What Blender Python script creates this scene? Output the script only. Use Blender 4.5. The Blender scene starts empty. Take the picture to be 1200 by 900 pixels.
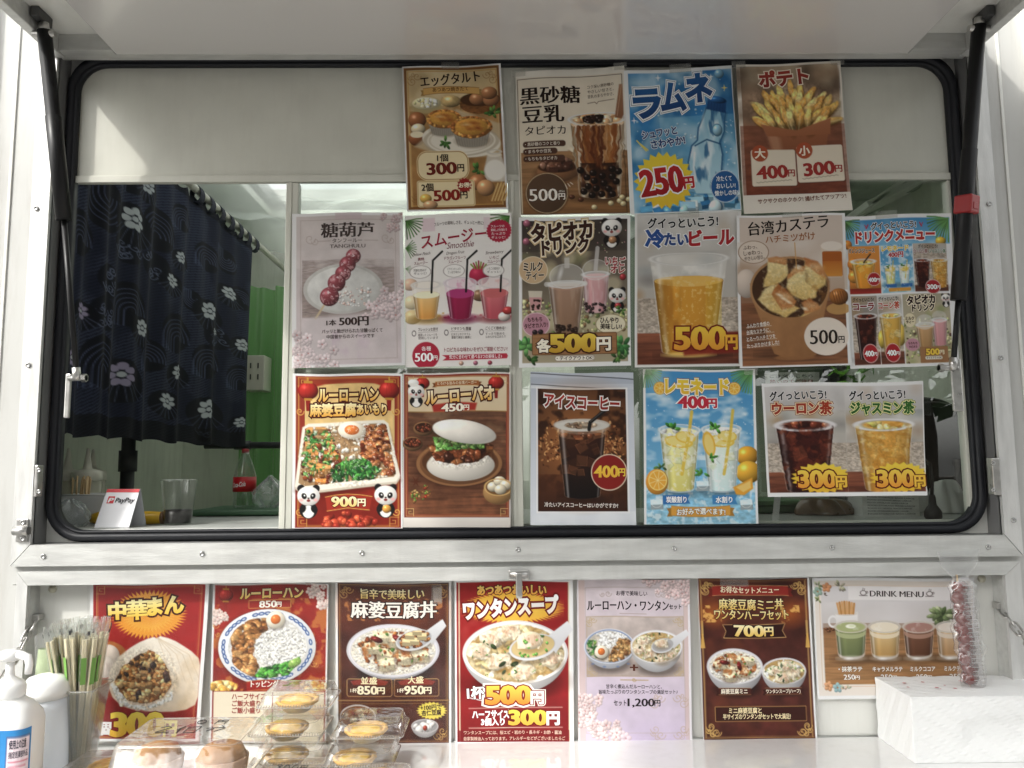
import bpy, bmesh, math, random
import numpy as np
from mathutils import Vector, Matrix, Euler
from mathutils.geometry import delaunay_2d_cdt
from collections import Counter

# ------------------------------------------------------------------ camera, sky, sun, exposure
SC = bpy.context.scene
COL = SC.collection
R_ = math.radians
CAM = Vector((0.0, -1.45, 1.60))
HEAD, PITCH, ROLL, FOC = 0.01339, 0.10482, -0.00873, 900.0     # focal length in pixels of a 1200 px wide picture
fw = Vector((math.sin(HEAD)*math.cos(PITCH), math.cos(HEAD)*math.cos(PITCH), math.sin(PITCH)))
rt = Vector((math.cos(HEAD), -math.sin(HEAD), 0)); up = rt.cross(fw)
rt, up = rt*math.cos(ROLL)+up*math.sin(ROLL), up*math.cos(ROLL)-rt*math.sin(ROLL)
cam = bpy.data.cameras.new('camera'); cam.sensor_fit = 'HORIZONTAL'; cam.sensor_width = 36.0
cam.lens = 36.0*FOC/1200.0; cam.clip_start = 0.02; cam.clip_end = 3000
camo = bpy.data.objects.new('camera', cam); COL.objects.link(camo)
m4 = Matrix((rt, up, -fw)).transposed().to_4x4(); m4.translation = CAM
camo.matrix_world = m4; SC.camera = camo

SUN_DIR = Vector((137, 122, -165)).normalized()                  # the way the light travels
elev = math.asin(-SUN_DIR.z); azim = math.atan2(-SUN_DIR.x, -SUN_DIR.y)
world = bpy.data.worlds.new('World'); SC.world = world; world.use_nodes = True
nt = world.node_tree; bgn = nt.nodes['Background']
sky = nt.nodes.new('ShaderNodeTexSky'); sky.sky_type = 'NISHITA'; sky.sun_disc = False
sky.sun_elevation = elev; sky.sun_rotation = azim; sky.dust_density = 3.0; sky.air_density = 1.0
hs = nt.nodes.new('ShaderNodeHueSaturation'); hs.inputs['Saturation'].default_value = 0.10   # a veiled white sky
nt.links.new(sky.outputs[0], hs.inputs['Color']); wm = nt.nodes.new('ShaderNodeMix'); wm.data_type = 'RGBA'; wm.blend_type = 'MULTIPLY'; wm.inputs['Factor'].default_value = 1; wm.inputs[7].default_value = (1.0, .995, .97, 1)   # thin warm cloud
nt.links.new(hs.outputs[0], wm.inputs[6]); nt.links.new(wm.outputs[2], bgn.inputs['Color'])
bgn.inputs['Strength'].default_value = 0.15
sun = bpy.data.lights.new('sun', 'SUN'); sun.energy = 0.85; sun.angle = R_(2); sun.color = (1.0, 0.965, 0.90)
suno = bpy.data.objects.new('sun', sun); COL.objects.link(suno); suno.location = (-3, -3, 6)
suno.rotation_euler = SUN_DIR.to_track_quat('-Z', 'Y').to_euler()
SC.view_settings.view_transform = 'Standard'; SC.view_settings.look = 'None'
SC.view_settings.gamma = 1.0; SC.view_settings.use_curve_mapping = False
SC.view_settings.exposure = 1.56
SC.cycles.max_bounces = 10; SC.cycles.transparent_max_bounces = 24; SC.cycles.diffuse_bounces = 5
SC.cycles.caustics_reflective = False; SC.cycles.caustics_refractive = False
try: SC.cycles.use_denoising = True
except Exception: pass

# ------------------------------------------------------------------ small helpers
def U(x, y, Y):
    """point on the vertical plane at depth Y seen at (x, y) of the 1200x900 photograph"""
    d = fw + rt*((x-600)/FOC) - up*((y-450)/FOC)
    return CAM + d*((Y-CAM.y)/d.y)
def UZ(x, y, Z):
    d = fw + rt*((x-600)/FOC) - up*((y-450)/FOC)
    return CAM + d*((Z-CAM.z)/d.z)

def lin(c):
    f = lambda v: v/12.92 if v <= 0.04045 else ((v+0.055)/1.055)**2.4
    return tuple(f(v) for v in c[:3])
def hx(s):
    return tuple(int(s[i:i+2], 16)/255 for i in (0, 2, 4))

MATS = {}
def mat(name, col=(.8, .8, .8), rough=.5, metal=0., vary=0., scale=20., bump=0., bscale=60., coat=0., trans=0., alpha=None, spec=.5, stretch=None, dirt=0., spotty=.0):
    if name in MATS: return MATS[name]
    m = bpy.data.materials.new(name); m.use_nodes = True; n = m.node_tree; b = n.nodes['Principled BSDF']
    b.inputs['Base Color'].default_value = (*col, 1); b.inputs['Roughness'].default_value = rough
    b.inputs['Metallic'].default_value = metal; b.inputs['Coat Weight'].default_value = coat
    b.inputs['Specular IOR Level'].default_value = spec
    b.inputs['Transmission Weight'].default_value = trans
    tc = n.nodes.new('ShaderNodeTexCoord'); src = tc.outputs['Object']
    if stretch:
        mp = n.nodes.new('ShaderNodeMapping'); mp.inputs['Scale'].default_value = stretch
        n.links.new(src, mp.inputs['Vector']); src = mp.outputs[0]
    if vary:
        t = n.nodes.new('ShaderNodeTexNoise'); t.inputs['Scale'].default_value = scale; t.inputs['Detail'].default_value = 6
        n.links.new(src, t.inputs['Vector'])
        r = n.nodes.new('ShaderNodeMapRange'); r.inputs['From Min'].default_value = .3; r.inputs['From Max'].default_value = .7
        r.inputs['To Min'].default_value = 1-vary; r.inputs['To Max'].default_value = 1+vary*.4
        n.links.new(t.outputs[0], r.inputs['Value'])
        x = n.nodes.new('ShaderNodeMix'); x.data_type = 'RGBA'; x.blend_type = 'MULTIPLY'; x.inputs['Factor'].default_value = 1
        x.inputs[6].default_value = (*col, 1); n.links.new(r.outputs[0], x.inputs[7]); n.links.new(x.outputs[2], b.inputs['Base Color'])
        r2 = n.nodes.new('ShaderNodeMapRange'); r2.inputs['To Min'].default_value = max(0, rough-.12); r2.inputs['To Max'].default_value = min(1, rough+.16)
        n.links.new(t.outputs[0], r2.inputs['Value']); n.links.new(r2.outputs[0], b.inputs['Roughness'])
    if dirt:
        # rain streaks and scuffs: a stretched noise, thresholded, mixed towards a grey brown film
        md = n.nodes.new('ShaderNodeMapping'); md.inputs['Scale'].default_value = (9, 9, 1.1); n.links.new(tc.outputs['Object'], md.inputs['Vector'])
        td = n.nodes.new('ShaderNodeTexNoise'); td.inputs['Scale'].default_value = 3.2; td.inputs['Detail'].default_value = 8; td.inputs['Roughness'].default_value = .7; n.links.new(md.outputs[0], td.inputs['Vector'])
        rd = n.nodes.new('ShaderNodeMapRange'); rd.inputs['From Min'].default_value = .48; rd.inputs['From Max'].default_value = .78; rd.inputs['To Max'].default_value = dirt; n.links.new(td.outputs[0], rd.inputs['Value'])
        xd = n.nodes.new('ShaderNodeMix'); xd.data_type = 'RGBA'; n.links.new(rd.outputs[0], xd.inputs['Factor']); xd.inputs[7].default_value = (.26, .235, .19, 1)
        cur = b.inputs['Base Color'].links[0].from_socket if b.inputs['Base Color'].links else None
        if cur: n.links.new(cur, xd.inputs[6])
        else: xd.inputs[6].default_value = (*col, 1)
        n.links.new(xd.outputs[2], b.inputs['Base Color'])
    if bump:
        t2 = n.nodes.new('ShaderNodeTexNoise'); t2.inputs['Scale'].default_value = bscale; t2.inputs['Detail'].default_value = 5
        n.links.new(src, t2.inputs['Vector'])
        bp = n.nodes.new('ShaderNodeBump'); bp.inputs['Strength'].default_value = bump; bp.inputs['Distance'].default_value = .004
        n.links.new(t2.outputs[0], bp.inputs['Height']); n.links.new(bp.outputs[0], b.inputs['Normal'])
    MATS[name] = m
    return m
def film(name, tint=(.97, .98, .98), rough=.05, refl=1.0, milky=0., milk=(.9, .9, .9), bump=0., bscale=30.):
    """thin clear plastic or glass: see-through, with a Fresnel reflection, optionally a milky share"""
    if name in MATS: return MATS[name]
    m = bpy.data.materials.new(name); m.use_nodes = True; n = m.node_tree; n.nodes.clear()
    out = n.nodes.new('ShaderNodeOutputMaterial'); tr = n.nodes.new('ShaderNodeBsdfTransparent'); tr.inputs[0].default_value = (*tint, 1)
    gl = n.nodes.new('ShaderNodeBsdfGlossy'); gl.inputs['Roughness'].default_value = rough; gl.inputs[0].default_value = (1, 1, 1, 1)
    lw = n.nodes.new('ShaderNodeLayerWeight'); lw.inputs[0].default_value = .5
    pw = n.nodes.new('ShaderNodeMath'); pw.operation = 'POWER'; pw.inputs[1].default_value = 5
    fr = n.nodes.new('ShaderNodeMath'); fr.operation = 'MULTIPLY_ADD'; fr.inputs[1].default_value = .92; fr.inputs[2].default_value = .045
    n.links.new(lw.outputs['Facing'], pw.inputs[0]); n.links.new(pw.outputs[0], fr.inputs[0])
    ml = n.nodes.new('ShaderNodeMath'); ml.operation = 'MULTIPLY'; ml.inputs[1].default_value = refl; ml.use_clamp = True
    mx = n.nodes.new('ShaderNodeMixShader')
    n.links.new(fr.outputs[0], ml.inputs[0]); n.links.new(ml.outputs[0], mx.inputs[0])
    n.links.new(gl.outputs[0], mx.inputs[2]); last = tr.outputs[0]
    if bump:
        tc = n.nodes.new('ShaderNodeTexCoord'); t2 = n.nodes.new('ShaderNodeTexNoise'); t2.inputs['Scale'].default_value = bscale
        n.links.new(tc.outputs['Object'], t2.inputs['Vector'])
        bp = n.nodes.new('ShaderNodeBump'); bp.inputs['Strength'].default_value = bump; bp.inputs['Distance'].default_value = .01
        n.links.new(t2.outputs[0], bp.inputs['Height']); n.links.new(bp.outputs[0], gl.inputs['Normal']); n.links.new(bp.outputs[0], lw.inputs['Normal'])
    if milky:
        df = n.nodes.new('ShaderNodeBsdfDiffuse'); df.inputs[0].default_value = (*milk, 1)
        ts = n.nodes.new('ShaderNodeBsdfTranslucent'); ts.inputs[0].default_value = (*milk, 1)
        m0 = n.nodes.new('ShaderNodeMixShader'); m0.inputs[0].default_value = .5
        n.links.new(df.outputs[0], m0.inputs[1]); n.links.new(ts.outputs[0], m0.inputs[2])
        m2 = n.nodes.new('ShaderNodeMixShader'); m2.inputs[0].default_value = milky
        n.links.new(tr.outputs[0], m2.inputs[1]); n.links.new(m0.outputs[0], m2.inputs[2]); last = m2.outputs[0]
    n.links.new(last, mx.inputs[1]); n.links.new(mx.outputs[0], out.inputs[0])
    MATS[name] = m
    return m
def inkmat(name, rough=.4, coat=0., bump=0., spec=.25):
    if name in MATS: return MATS[name]
    m = mat(name, (.8, .8, .8), rough, coat=coat, bump=bump, bscale=25, spec=spec)
    n = m.node_tree; a = n.nodes.new('ShaderNodeAttribute'); a.attribute_name = 'ink'
    n.links.new(a.outputs['Color'], n.nodes['Principled BSDF'].inputs['Base Color'])
    n.nodes['Principled BSDF'].inputs['Coat Roughness'].default_value = .12
    return m

def tag(o, label=None, cat=None, group=None, kind=None):
    if label: o['label'] = label
    if cat: o['category'] = cat
    if group: o['group'] = group
    if kind: o['kind'] = kind
    return o
def thing(name, label, cat, loc, group=None, rotz=0.):
    o = bpy.data.objects.new(name, None); COL.objects.link(o); o.location = loc; o.rotation_euler = (0, 0, rotz)
    o.empty_display_size = .02
    return tag(o, label, cat, group)
def base(o):
    v = Vector((0, 0, 0))
    while o is not None: v += o.location; o = o.parent
    return v
def copy_tree(o, loc, label=None, parent=None, rotz=None):
    c = o.copy(); COL.objects.link(c)
    if parent is not None: c.parent = parent
    else:
        c.location = loc
        if rotz is not None: c.rotation_euler = (0, 0, rotz)
        if label: c['label'] = label
    for ch in list(o.children): copy_tree(ch, None, None, c)
    return c

class MB:
    """collects shapes in world coordinates; build() links them as ONE mesh object"""
    def __init__(s): s.bm = bmesh.new()
    def box(s, x0, x1, y0, y1, z0, z1, r=0., seg=2, rot=None, at=None):
        g = bmesh.ops.create_cube(s.bm, size=1)['verts']
        c = Vector(((x0+x1)/2, (y0+y1)/2, (z0+z1)/2))
        for v in g: v.co = Vector((v.co.x*(x1-x0), v.co.y*(y1-y0), v.co.z*(z1-z0)))
        if r:
            es = list({e for v in g for e in v.link_edges})
            res = bmesh.ops.bevel(s.bm, geom=es, offset=r, segments=seg, affect='EDGES', profile=.5)
            g = list({v for f in res['faces'] for v in f.verts} | {v for v in g if v.is_valid})
        for v in g:
            if rot is not None: v.co = rot @ v.co
            v.co += c if at is None else Vector(at)
        return g
    def tube(s, pts, r, n=10, closed=False, cap=True):
        pts = [Vector(p) for p in pts]; rs = r if isinstance(r, (list, tuple)) else [r]*len(pts); rings = []
        N = len(pts); ref = None
        for i, p in enumerate(pts):
            a = pts[(i-1) % N] if (closed or i > 0) else p; b = pts[(i+1) % N] if (closed or i < N-1) else p
            t = (b-a).normalized()
            if ref is None: ref = t.orthogonal().normalized()
            u = (ref - t*ref.dot(t)).normalized(); ref = u; w = t.cross(u)
            rings.append([s.bm.verts.new(p+(u*math.cos(2*math.pi*k/n)+w*math.sin(2*math.pi*k/n))*rs[i]) for k in range(n)])
        for i in range(N if closed else N-1):
            A, B = rings[i], rings[(i+1) % N]
            for k in range(n):
                s.bm.faces.new((A[k], A[(k+1) % n], B[(k+1) % n], B[k])).smooth = True
        if cap and not closed:
            s.bm.faces.new(rings[0][::-1]); s.bm.faces.new(rings[-1])
    def lathe(s, prof, c=(0, 0, 0), n=28, axis=None, flute=0, fr=0., smooth=True):
        """prof: list of (radius, height); axis: optional rotation"""
        c = Vector(c); rings = []
        for r, h in prof:
            ring = []
            for k in range(n):
                a = 2*math.pi*k/n; rr = r*(1+fr*math.cos(flute*a)) if flute else r
                p = Vector((rr*math.cos(a), rr*math.sin(a), h))
                if axis is not None: p = axis @ p
                ring.append(s.bm.verts.new(c+p))
            rings.append(ring)
        for A, B in zip(rings, rings[1:]):
            for k in range(n): s.bm.faces.new((A[k], A[(k+1) % n], B[(k+1) % n], B[k])).smooth = smooth
        if prof[0][0] > 1e-4: s.bm.faces.new(rings[0][::-1])
        if prof[-1][0] > 1e-4: s.bm.faces.new(rings[-1])
    def prism(s, pts, n):
        """polygon pts (Vectors, planar) thickened by vector n"""
        n = Vector(n); a = [s.bm.verts.new(Vector(p)) for p in pts]; b = [s.bm.verts.new(Vector(p)+n) for p in pts]
        s.bm.faces.new(a); s.bm.faces.new(b[::-1])
        for i in range(len(pts)):
            j = (i+1) % len(pts); s.bm.faces.new((a[j], a[i], b[i], b[j]))
    def ringprism(s, outer, inner, n):
        n = Vector(n); N = len(outer)
        A = [s.bm.verts.new(Vector(p)) for p in outer]; B = [s.bm.verts.new(Vector(p)) for p in inner]
        C = [s.bm.verts.new(Vector(p)+n) for p in outer]; D = [s.bm.verts.new(Vector(p)+n) for p in inner]
        for i in range(N):
            j = (i+1) % N
            s.bm.faces.new((A[i], A[j], B[j], B[i])); s.bm.faces.new((C[j], C[i], D[i], D[j]))
            s.bm.faces.new((A[j], A[i], C[i], C[j])); s.bm.faces.new((B[i], B[j], D[j], D[i]))
    def grid(s, f, nu, nv, smooth=True):
        V = [[s.bm.verts.new(f(i/nu, j/nv)) for i in range(nu+1)] for j in range(nv+1)]
        for j in range(nv):
            for i in range(nu):
                s.bm.faces.new((V[j][i], V[j][i+1], V[j+1][i+1], V[j+1][i])).smooth = smooth
    def build(s, name, m, parent=None, smooth=False, recalc=True):
        if recalc: bmesh.ops.recalc_face_normals(s.bm, faces=s.bm.faces)
        if smooth:
            for f in s.bm.faces: f.smooth = True
        if parent is not None:
            b = base(parent)
            for v in s.bm.verts: v.co -= b
        me = bpy.data.meshes.new(name); s.bm.to_mesh(me); s.bm.free()
        me.materials.append(m); o = bpy.data.objects.new(name, me); COL.objects.link(o)
        if parent is not None: o.parent = parent
        return o
def rrect(x0, x1, z0, z1, r, n=8):
    """rounded rectangle outline in XZ as (x, z)"""
    P = []
    for cx, cz, a0 in ((x1-r, z1-r, 0), (x0+r, z1-r, 90), (x0+r, z0+r, 180), (x1-r, z0+r, 270)):
        for k in range(n+1):
            a = R_(a0+90*k/n); P.append((cx+r*math.cos(a), cz+r*math.sin(a)))
    return P

# ------------------------------------------------------------------ lettering (built-in font outlines)
GC = {}
def glyph(s, w=0., wy=None, grow=0.):
    """outline triangles of a string at em size 1; w thickens the strokes sideways, wy up and down"""
    key = (s, w, wy, grow)
    if key in GC: return GC[key]
    if s not in GC:
        c = bpy.data.curves.new('t', 'FONT'); c.body = s; c.size = 1; c.resolution_u = 3
        o = bpy.data.objects.new('t', c); COL.objects.link(o)
        me = bpy.data.meshes.new_from_object(o.evaluated_get(bpy.context.evaluated_depsgraph_get()))
        bpy.data.objects.remove(o); bpy.data.curves.remove(c)
        V = [tuple(v.co[:2]) for v in me.vertices]; F = [tuple(p.vertices) for p in me.polygons]; bpy.data.meshes.remove(me)
        ix = {}; W = []; mp = []
        for p in V:
            k = (round(p[0], 4), round(p[1], 4))
            if k not in ix: ix[k] = len(W); W.append(p)
            mp.append(ix[k])
        F = [tuple(mp[i] for i in f) for f in F]; GC[s] = (np.array(W), [f for f in F if len(set(f)) == len(f)])
    V, F = GC[s]
    def area(V, f):
        a, b, c = V[f[0]], V[f[1]], V[f[2]]; return (b[0]-a[0])*(c[1]-a[1])-(b[1]-a[1])*(c[0]-a[0])
    G = [f if area(V, f) > 0 else f[::-1] for f in F]
    dx = w+grow; dy = (w if wy is None else wy)+grow
    if dx == 0 and dy == 0:
        GC[key] = (V, G); return GC[key]
    E = Counter((f[i], f[(i+1) % len(f)]) for f in G for i in range(len(f)))
    nb = {}
    for (a, b) in E:
        if (b, a) not in E:
            d = V[b]-V[a]; l = math.hypot(*d)
            if l < 1e-9: continue
            nn = np.array([d[1], -d[0]])/l; nb.setdefault(a, []).append(nn); nb.setdefault(b, []).append(nn)
    N = np.zeros_like(V)
    for k, ns in nb.items():
        q = sum(ns); l = math.hypot(*q)
        if l < 1e-6: continue
        q = q/l; N[k] = q/max(.6, min(float(np.dot(q, n_)) for n_ in ns))
    for k, (sc, tiny, eps) in enumerate(((1, 2e-5, 1e-5), (.97, 5e-5, 1e-5), (.94, 2e-5, 1e-6), (1.02, 1e-4, 1e-4), (.9, 1e-4, 1e-5), (.86, 5e-5, 1e-6), (.8, 2e-4, 1e-5))):
        V2 = V+N*np.array([dx, dy])*sc
        H = [f if area(V2, f) > 0 else f[::-1] for f in G if abs(area(V2, f)) > tiny]
        r = delaunay_2d_cdt([Vector(p) for p in V2], [], H, 0, eps, True)
        P = np.array([tuple(v) for v in r[0]]); T = [tuple(f) for f, o in zip(r[2], r[5]) if len(o)]
        if sum(abs(area(P, f)) for f in T) <= 1.01*sum(abs(area(V2, f)) for f in H): break    # the union may not spill over
    else: P, T = V2, H
    GC[key] = (P, T)
    return GC[key]
# ------------------------------------------------------------------ printing: flat artwork on a sheet, as ink colours on its vertices
class Print:
    def __init__(s, x0, y0, x1, y1, seed=1, n=176, paper=(.95, .95, .95)):
        s.x0, s.y0, s.x1, s.y1 = x0, y0, x1, y1
        s.n = n; s.k = (n-1)/(x1-x0); s.m = int(round((y1-y0)*s.k))+1; s.ky = (s.m-1)/(y1-y0)
        s.X, s.Y = np.meshgrid(np.linspace(x0, x1, n), np.linspace(y0, y1, s.m))
        s.img = np.ones((s.m, n, 3))*np.array(paper); s.rng = np.random.default_rng(seed); s.texts = []; s.z = 0
    def c(s, col): return np.array(hx(col) if isinstance(col, str) else col[:3])
    def win(s, x0, y0, x1, y1, pad=2):
        i0 = max(0, int((x0-s.x0)*s.k)-pad); i1 = min(s.n, int((x1-s.x0)*s.k)+pad+2)
        j0 = max(0, int((y0-s.y0)*s.ky)-pad); j1 = min(s.m, int((y1-s.y0)*s.ky)+pad+2)
        sl = (slice(j0, max(j0, j1)), slice(i0, max(i0, i1)))
        return sl, s.X[sl], s.Y[sl]
    def aa(s, d, soft=0): return np.clip(.5-d*s.k/(1+soft), 0, 1)
    def put(s, sl, m, col, a=1., clip=None):
        if m.size == 0: return
        m = m*a
        if clip is not None: m = m*clip[sl]
        m = m[..., None]; s.img[sl] = s.img[sl]*(1-m)+np.asarray(col)*m
    def noise(s, sx, sy=None, octs=3):
        """fractal noise 0..1, feature sizes sx, sy in artwork units"""
        sy = sy or sx; out = 0; amp = 1; tot = 0
        for o in range(octs):
            gx = max(2, int((s.x1-s.x0)/sx*2**o)+2); gy = max(2, int((s.y1-s.y0)/sy*2**o)+2)
            if gx > s.n*1.5 and gy > s.m*1.5: break
            g = s.rng.random((gy+1, gx+1))
            u = np.linspace(0, gx-1e-6, s.n); v = np.linspace(0, gy-1e-6, s.m)
            iu = u.astype(int); iv = v.astype(int); fu = u-iu; fv = v-iv; fu = fu*fu*(3-2*fu); fv = (fv*fv*(3-2*fv))[:, None]
            a = g[np.ix_(iv, iu)]*(1-fu)+g[np.ix_(iv, iu+1)]*fu; b = g[np.ix_(iv+1, iu)]*(1-fu)+g[np.ix_(iv+1, iu+1)]*fu
            out = out+amp*(a*(1-fv)+b*fv); tot += amp; amp *= .55
        return out/tot
    def bg(s, c1, c2=None, box=None, a=1.):
        c1 = s.c(c1); c2 = c1 if c2 is None else s.c(c2)
        sl, X, Y = s.win(*(box or (s.x0, s.y0, s.x1, s.y1)), pad=0 if box is None else 2)
        b = box or (s.x0, s.y0, s.x1, s.y1)
        t = np.clip((Y-b[1])/(b[3]-b[1]), 0, 1)[..., None]
        s.put(sl, s.boxm(b, X, Y) if box else np.ones_like(X), c1*(1-t)+c2*t, a)
    def boxm(s, b, X, Y, r=0):
        cx, cy, hw, hh = (b[0]+b[2])/2, (b[1]+b[3])/2, (b[2]-b[0])/2-r, (b[3]-b[1])/2-r
        qx = np.abs(X-cx)-hw; qy = np.abs(Y-cy)-hh
        return s.aa(np.hypot(np.maximum(qx, 0), np.maximum(qy, 0))+np.minimum(np.maximum(qx, qy), 0)-r)
    def mottle(s, size, amp, box=None, size2=None, octs=4):
        nz = (s.noise(size, size2, octs)-.5)*2*amp
        if box: sl, X, Y = s.win(*box); nz = nz[sl]*s.boxm(box, X, Y)
        else: sl = (slice(None), slice(None))
        s.img[sl] = np.clip(s.img[sl]*(1+nz[..., None]), 0, 1)
    def tint(s, size, col, lo=.45, hi=.75, a=1., box=None, clip=None, size2=None):
        m = np.clip((s.noise(size, size2)-lo)/(hi-lo), 0, 1); c = s.c(col)
        if box: sl, X, Y = s.win(*box); s.put(sl, m[sl]*s.boxm(box, X, Y), c, a, clip)
        else: s.put((slice(None), slice(None)), m, c, a, clip)
    def rect(s, x0, y0, x1, y1, col, r=0, a=1.):
        sl, X, Y = s.win(x0, y0, x1, y1); s.put(sl, s.boxm((x0, y0, x1, y1), X, Y, r), s.c(col), a)
    def border(s, x0, y0, x1, y1, w, col, r=0, a=1.):
        sl, X, Y = s.win(x0, y0, x1, y1)
        s.put(sl, s.boxm((x0, y0, x1, y1), X, Y, r)*(1-s.boxm((x0+w, y0+w, x1-w, y1-w), X, Y, max(0, r-w))), s.c(col), a)
    def ellm(s, cx, cy, rx, ry, rot=0, soft=0):
        R = max(rx, ry); sl, X, Y = s.win(cx-R, cy-R, cx+R, cy+R, 2+int(soft*1))
        a = R_(rot); dx, dy = X-cx, Y-cy; u = dx*math.cos(a)+dy*math.sin(a); v = -dx*math.sin(a)+dy*math.cos(a)
        q = np.sqrt((u/rx)**2+(v/ry)**2); return sl, s.aa((q-1)*min(rx, ry), soft), u/rx, v/ry, q
    def ell(s, cx, cy, rx, ry, col, a=1., rot=0, soft=0, clip=None):
        sl, m, *_ = s.ellm(cx, cy, rx, ry, rot, soft); s.put(sl, m, s.c(col), a, clip)
    def ring(s, cx, cy, rx, ry, w, col, a=1., clip=None):
        sl, m, u, v, q = s.ellm(cx, cy, rx, ry); s.put(sl, m*(1-s.aa((q-1)*min(rx, ry)+w)), s.c(col), a, clip)
    def ball(s, cx, cy, rx, ry, col, rot=0, clip=None, k=.55, spec=.35, a=1.):
        sl, m, u, v, q = s.ellm(cx, cy, rx, ry, rot); t = R_(rot)
        X, Y = s.X[sl]-cx, s.Y[sl]-cy; h = np.sqrt(np.clip(1-q*q, 0, 1))
        l = np.clip(.55*h-.38*X/rx-.45*Y/ry+.25, 0, 1.3)
        col = s.c(col)*((1-k)+k*1.25*l)[..., None]
        if spec: col = col+spec*np.exp(-(((X/rx+.35)**2+(Y/ry+.4)**2)/.05))[..., None]
        s.put(sl, m, np.clip(col, 0, 1), a, clip)
    def segd(s, pts, X, Y, closed):
        d = np.full(X.shape, 1e9); ins = np.zeros(X.shape, bool); n = len(pts)
        for i in range(n if closed else n-1):
            (ax, ay), (bx, by) = pts[i], pts[(i+1) % n]; ex, ey = bx-ax, by-ay; L = ex*ex+ey*ey+1e-12
            t = np.clip(((X-ax)*ex+(Y-ay)*ey)/L, 0, 1); d = np.minimum(d, np.hypot(X-ax-t*ex, Y-ay-t*ey))
            if closed:
                c = (ay > Y) != (by > Y); ins ^= c & (X < ex*(Y-ay)/(ey if abs(ey) > 1e-9 else 1e-9)+ax)
        return d, ins
    def poly(s, pts, col, a=1., soft=0, clip=None, c2=None, shade=None):
        xs = [p[0] for p in pts]; ys = [p[1] for p in pts]; sl, X, Y = s.win(min(xs), min(ys), max(xs), max(ys), 2+soft)
        if X.size == 0: return
        d, ins = s.segd(pts, X, Y, True); m = s.aa(np.where(ins, -d, d), soft); c = s.c(col)
        if c2 is not None:
            t = np.clip((Y-min(ys))/(max(ys)-min(ys)+1e-6), 0, 1)[..., None]; c = c*(1-t)+s.c(c2)*t
        s.put(sl, m, c, a, clip)
    def polymask(s, pts):
        d, ins = s.segd(pts, s.X, s.Y, True); return s.aa(np.where(ins, -d, d))
    def line(s, pts, w, col, a=1., clip=None):
        xs = [p[0] for p in pts]; ys = [p[1] for p in pts]; sl, X, Y = s.win(min(xs)-w, min(ys)-w, max(xs)+w, max(ys)+w)
        if X.size == 0: return
        d, _ = s.segd(pts, X, Y, False); f = min(1, w*s.k)                       # thin lines fade rather than vanish
        s.put(sl, s.aa(d-max(w/2, .5/s.k)), s.c(col), a*f, clip)
    def burst(s, cx, cy, r1, r2, n, col, sy=1., a=1., c2=None, ph=0):
        P = [(cx+(r1 if i % 2 == 0 else r2)*math.cos(math.pi*i/n+ph), cy+sy*(r1 if i % 2 == 0 else r2)*math.sin(math.pi*i/n+ph)) for i in range(2*n)]
        s.poly(P, col, a, c2=c2)
    def cut(s, pts_or_mask): return pts_or_mask if isinstance(pts_or_mask, np.ndarray) else s.polymask(pts_or_mask)
    def ellmask(s, cx, cy, rx, ry, rot=0):
        M = np.zeros((s.m, s.n)); sl, m, *_ = s.ellm(cx, cy, rx, ry, rot); M[sl] = m; return M
    def chunks(s, mask, n, r0, r1, pal, sq=0, shadow=.5, spec=.25, asp=(.6, 1)):
        ys, xs = np.nonzero(mask > .5)
        if len(xs) == 0: return
        idx = np.sort(s.rng.choice(len(xs), n)); idx = idx[np.argsort(ys[idx]+s.rng.random(n)*3)]
        for i in idx:
            x, y = s.X[ys[i], xs[i]], s.Y[ys[i], xs[i]]; r = s.rng.uniform(r0, r1); q = r*s.rng.uniform(*asp); rot = s.rng.uniform(0, 180)
            c = s.c(pal[s.rng.integers(len(pal))])*s.rng.uniform(.85, 1.12)
            if shadow: s.ell(x+r*.1, y+r*.3, r*1.02, q*1.05, c*.3, shadow*.75, rot, 0, mask)
            if sq and s.rng.random() < sq: s.cube(x, y, r, c, mask, s.rng.uniform(-25, 25))
            else: s.ball(x, y, r, q, np.clip(c*1.12, 0, 1), rot, mask, .45 if r*s.k > 2.2 else .28, spec if r*s.k > 2 else spec*.5)
    def cube(s, x, y, r, col, clip=None, rot=0):
        c = s.c(col); a = R_(rot); ca, sa = math.cos(a), math.sin(a)
        P = lambda u, v: (x+u*r*ca-v*r*.55*sa, y+u*r*sa*.5+v*r*.55)
        top = [P(-1, -.9), P(.9, -1), P(1, .4), P(-.9, .5)]; dn = r*.75
        s.poly([top[3], top[2], (top[2][0], top[2][1]+dn), (top[3][0], top[3][1]+dn)], c*.72, 1, 0, clip)
        s.poly([top[2], top[1], (top[1][0], top[1][1]+dn), (top[2][0], top[2][1]+dn)], c*.58, 1, 0, clip)
        s.poly(top, np.clip(c*1.05, 0, 1), 1, 0, clip)
        s.ell(x-.2*r, y-.1*r, r*.4, r*.16, np.clip(c*1.25, 0, 1), .5, rot, 1, clip)
    def organic(s, box, amp=5, size=26, grain=.12, gs=9, soft=10):
        """roughen a pictured dish: bend its outlines and add a fine grain inside the ellipse of box"""
        cx, cy, rx, ry = (box[0]+box[2])/2, (box[1]+box[3])/2, (box[2]-box[0])/2, (box[3]-box[1])/2
        sl, m, *_ = s.ellm(cx, cy, rx, ry, 0, soft)
        fi = (s.Y-s.y0)*s.ky+(s.noise(size, None, 2)-.5)*2.4*amp*s.ky; fj = (s.X-s.x0)*s.k+(s.noise(size, None, 2)-.5)*2.4*amp*s.k
        fi = np.clip(fi, 0, s.m-1.001); fj = np.clip(fj, 0, s.n-1.001); i = fi.astype(int); j = fj.astype(int); a = (fi-i)[..., None]; b = (fj-j)[..., None]; I = s.img
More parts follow.
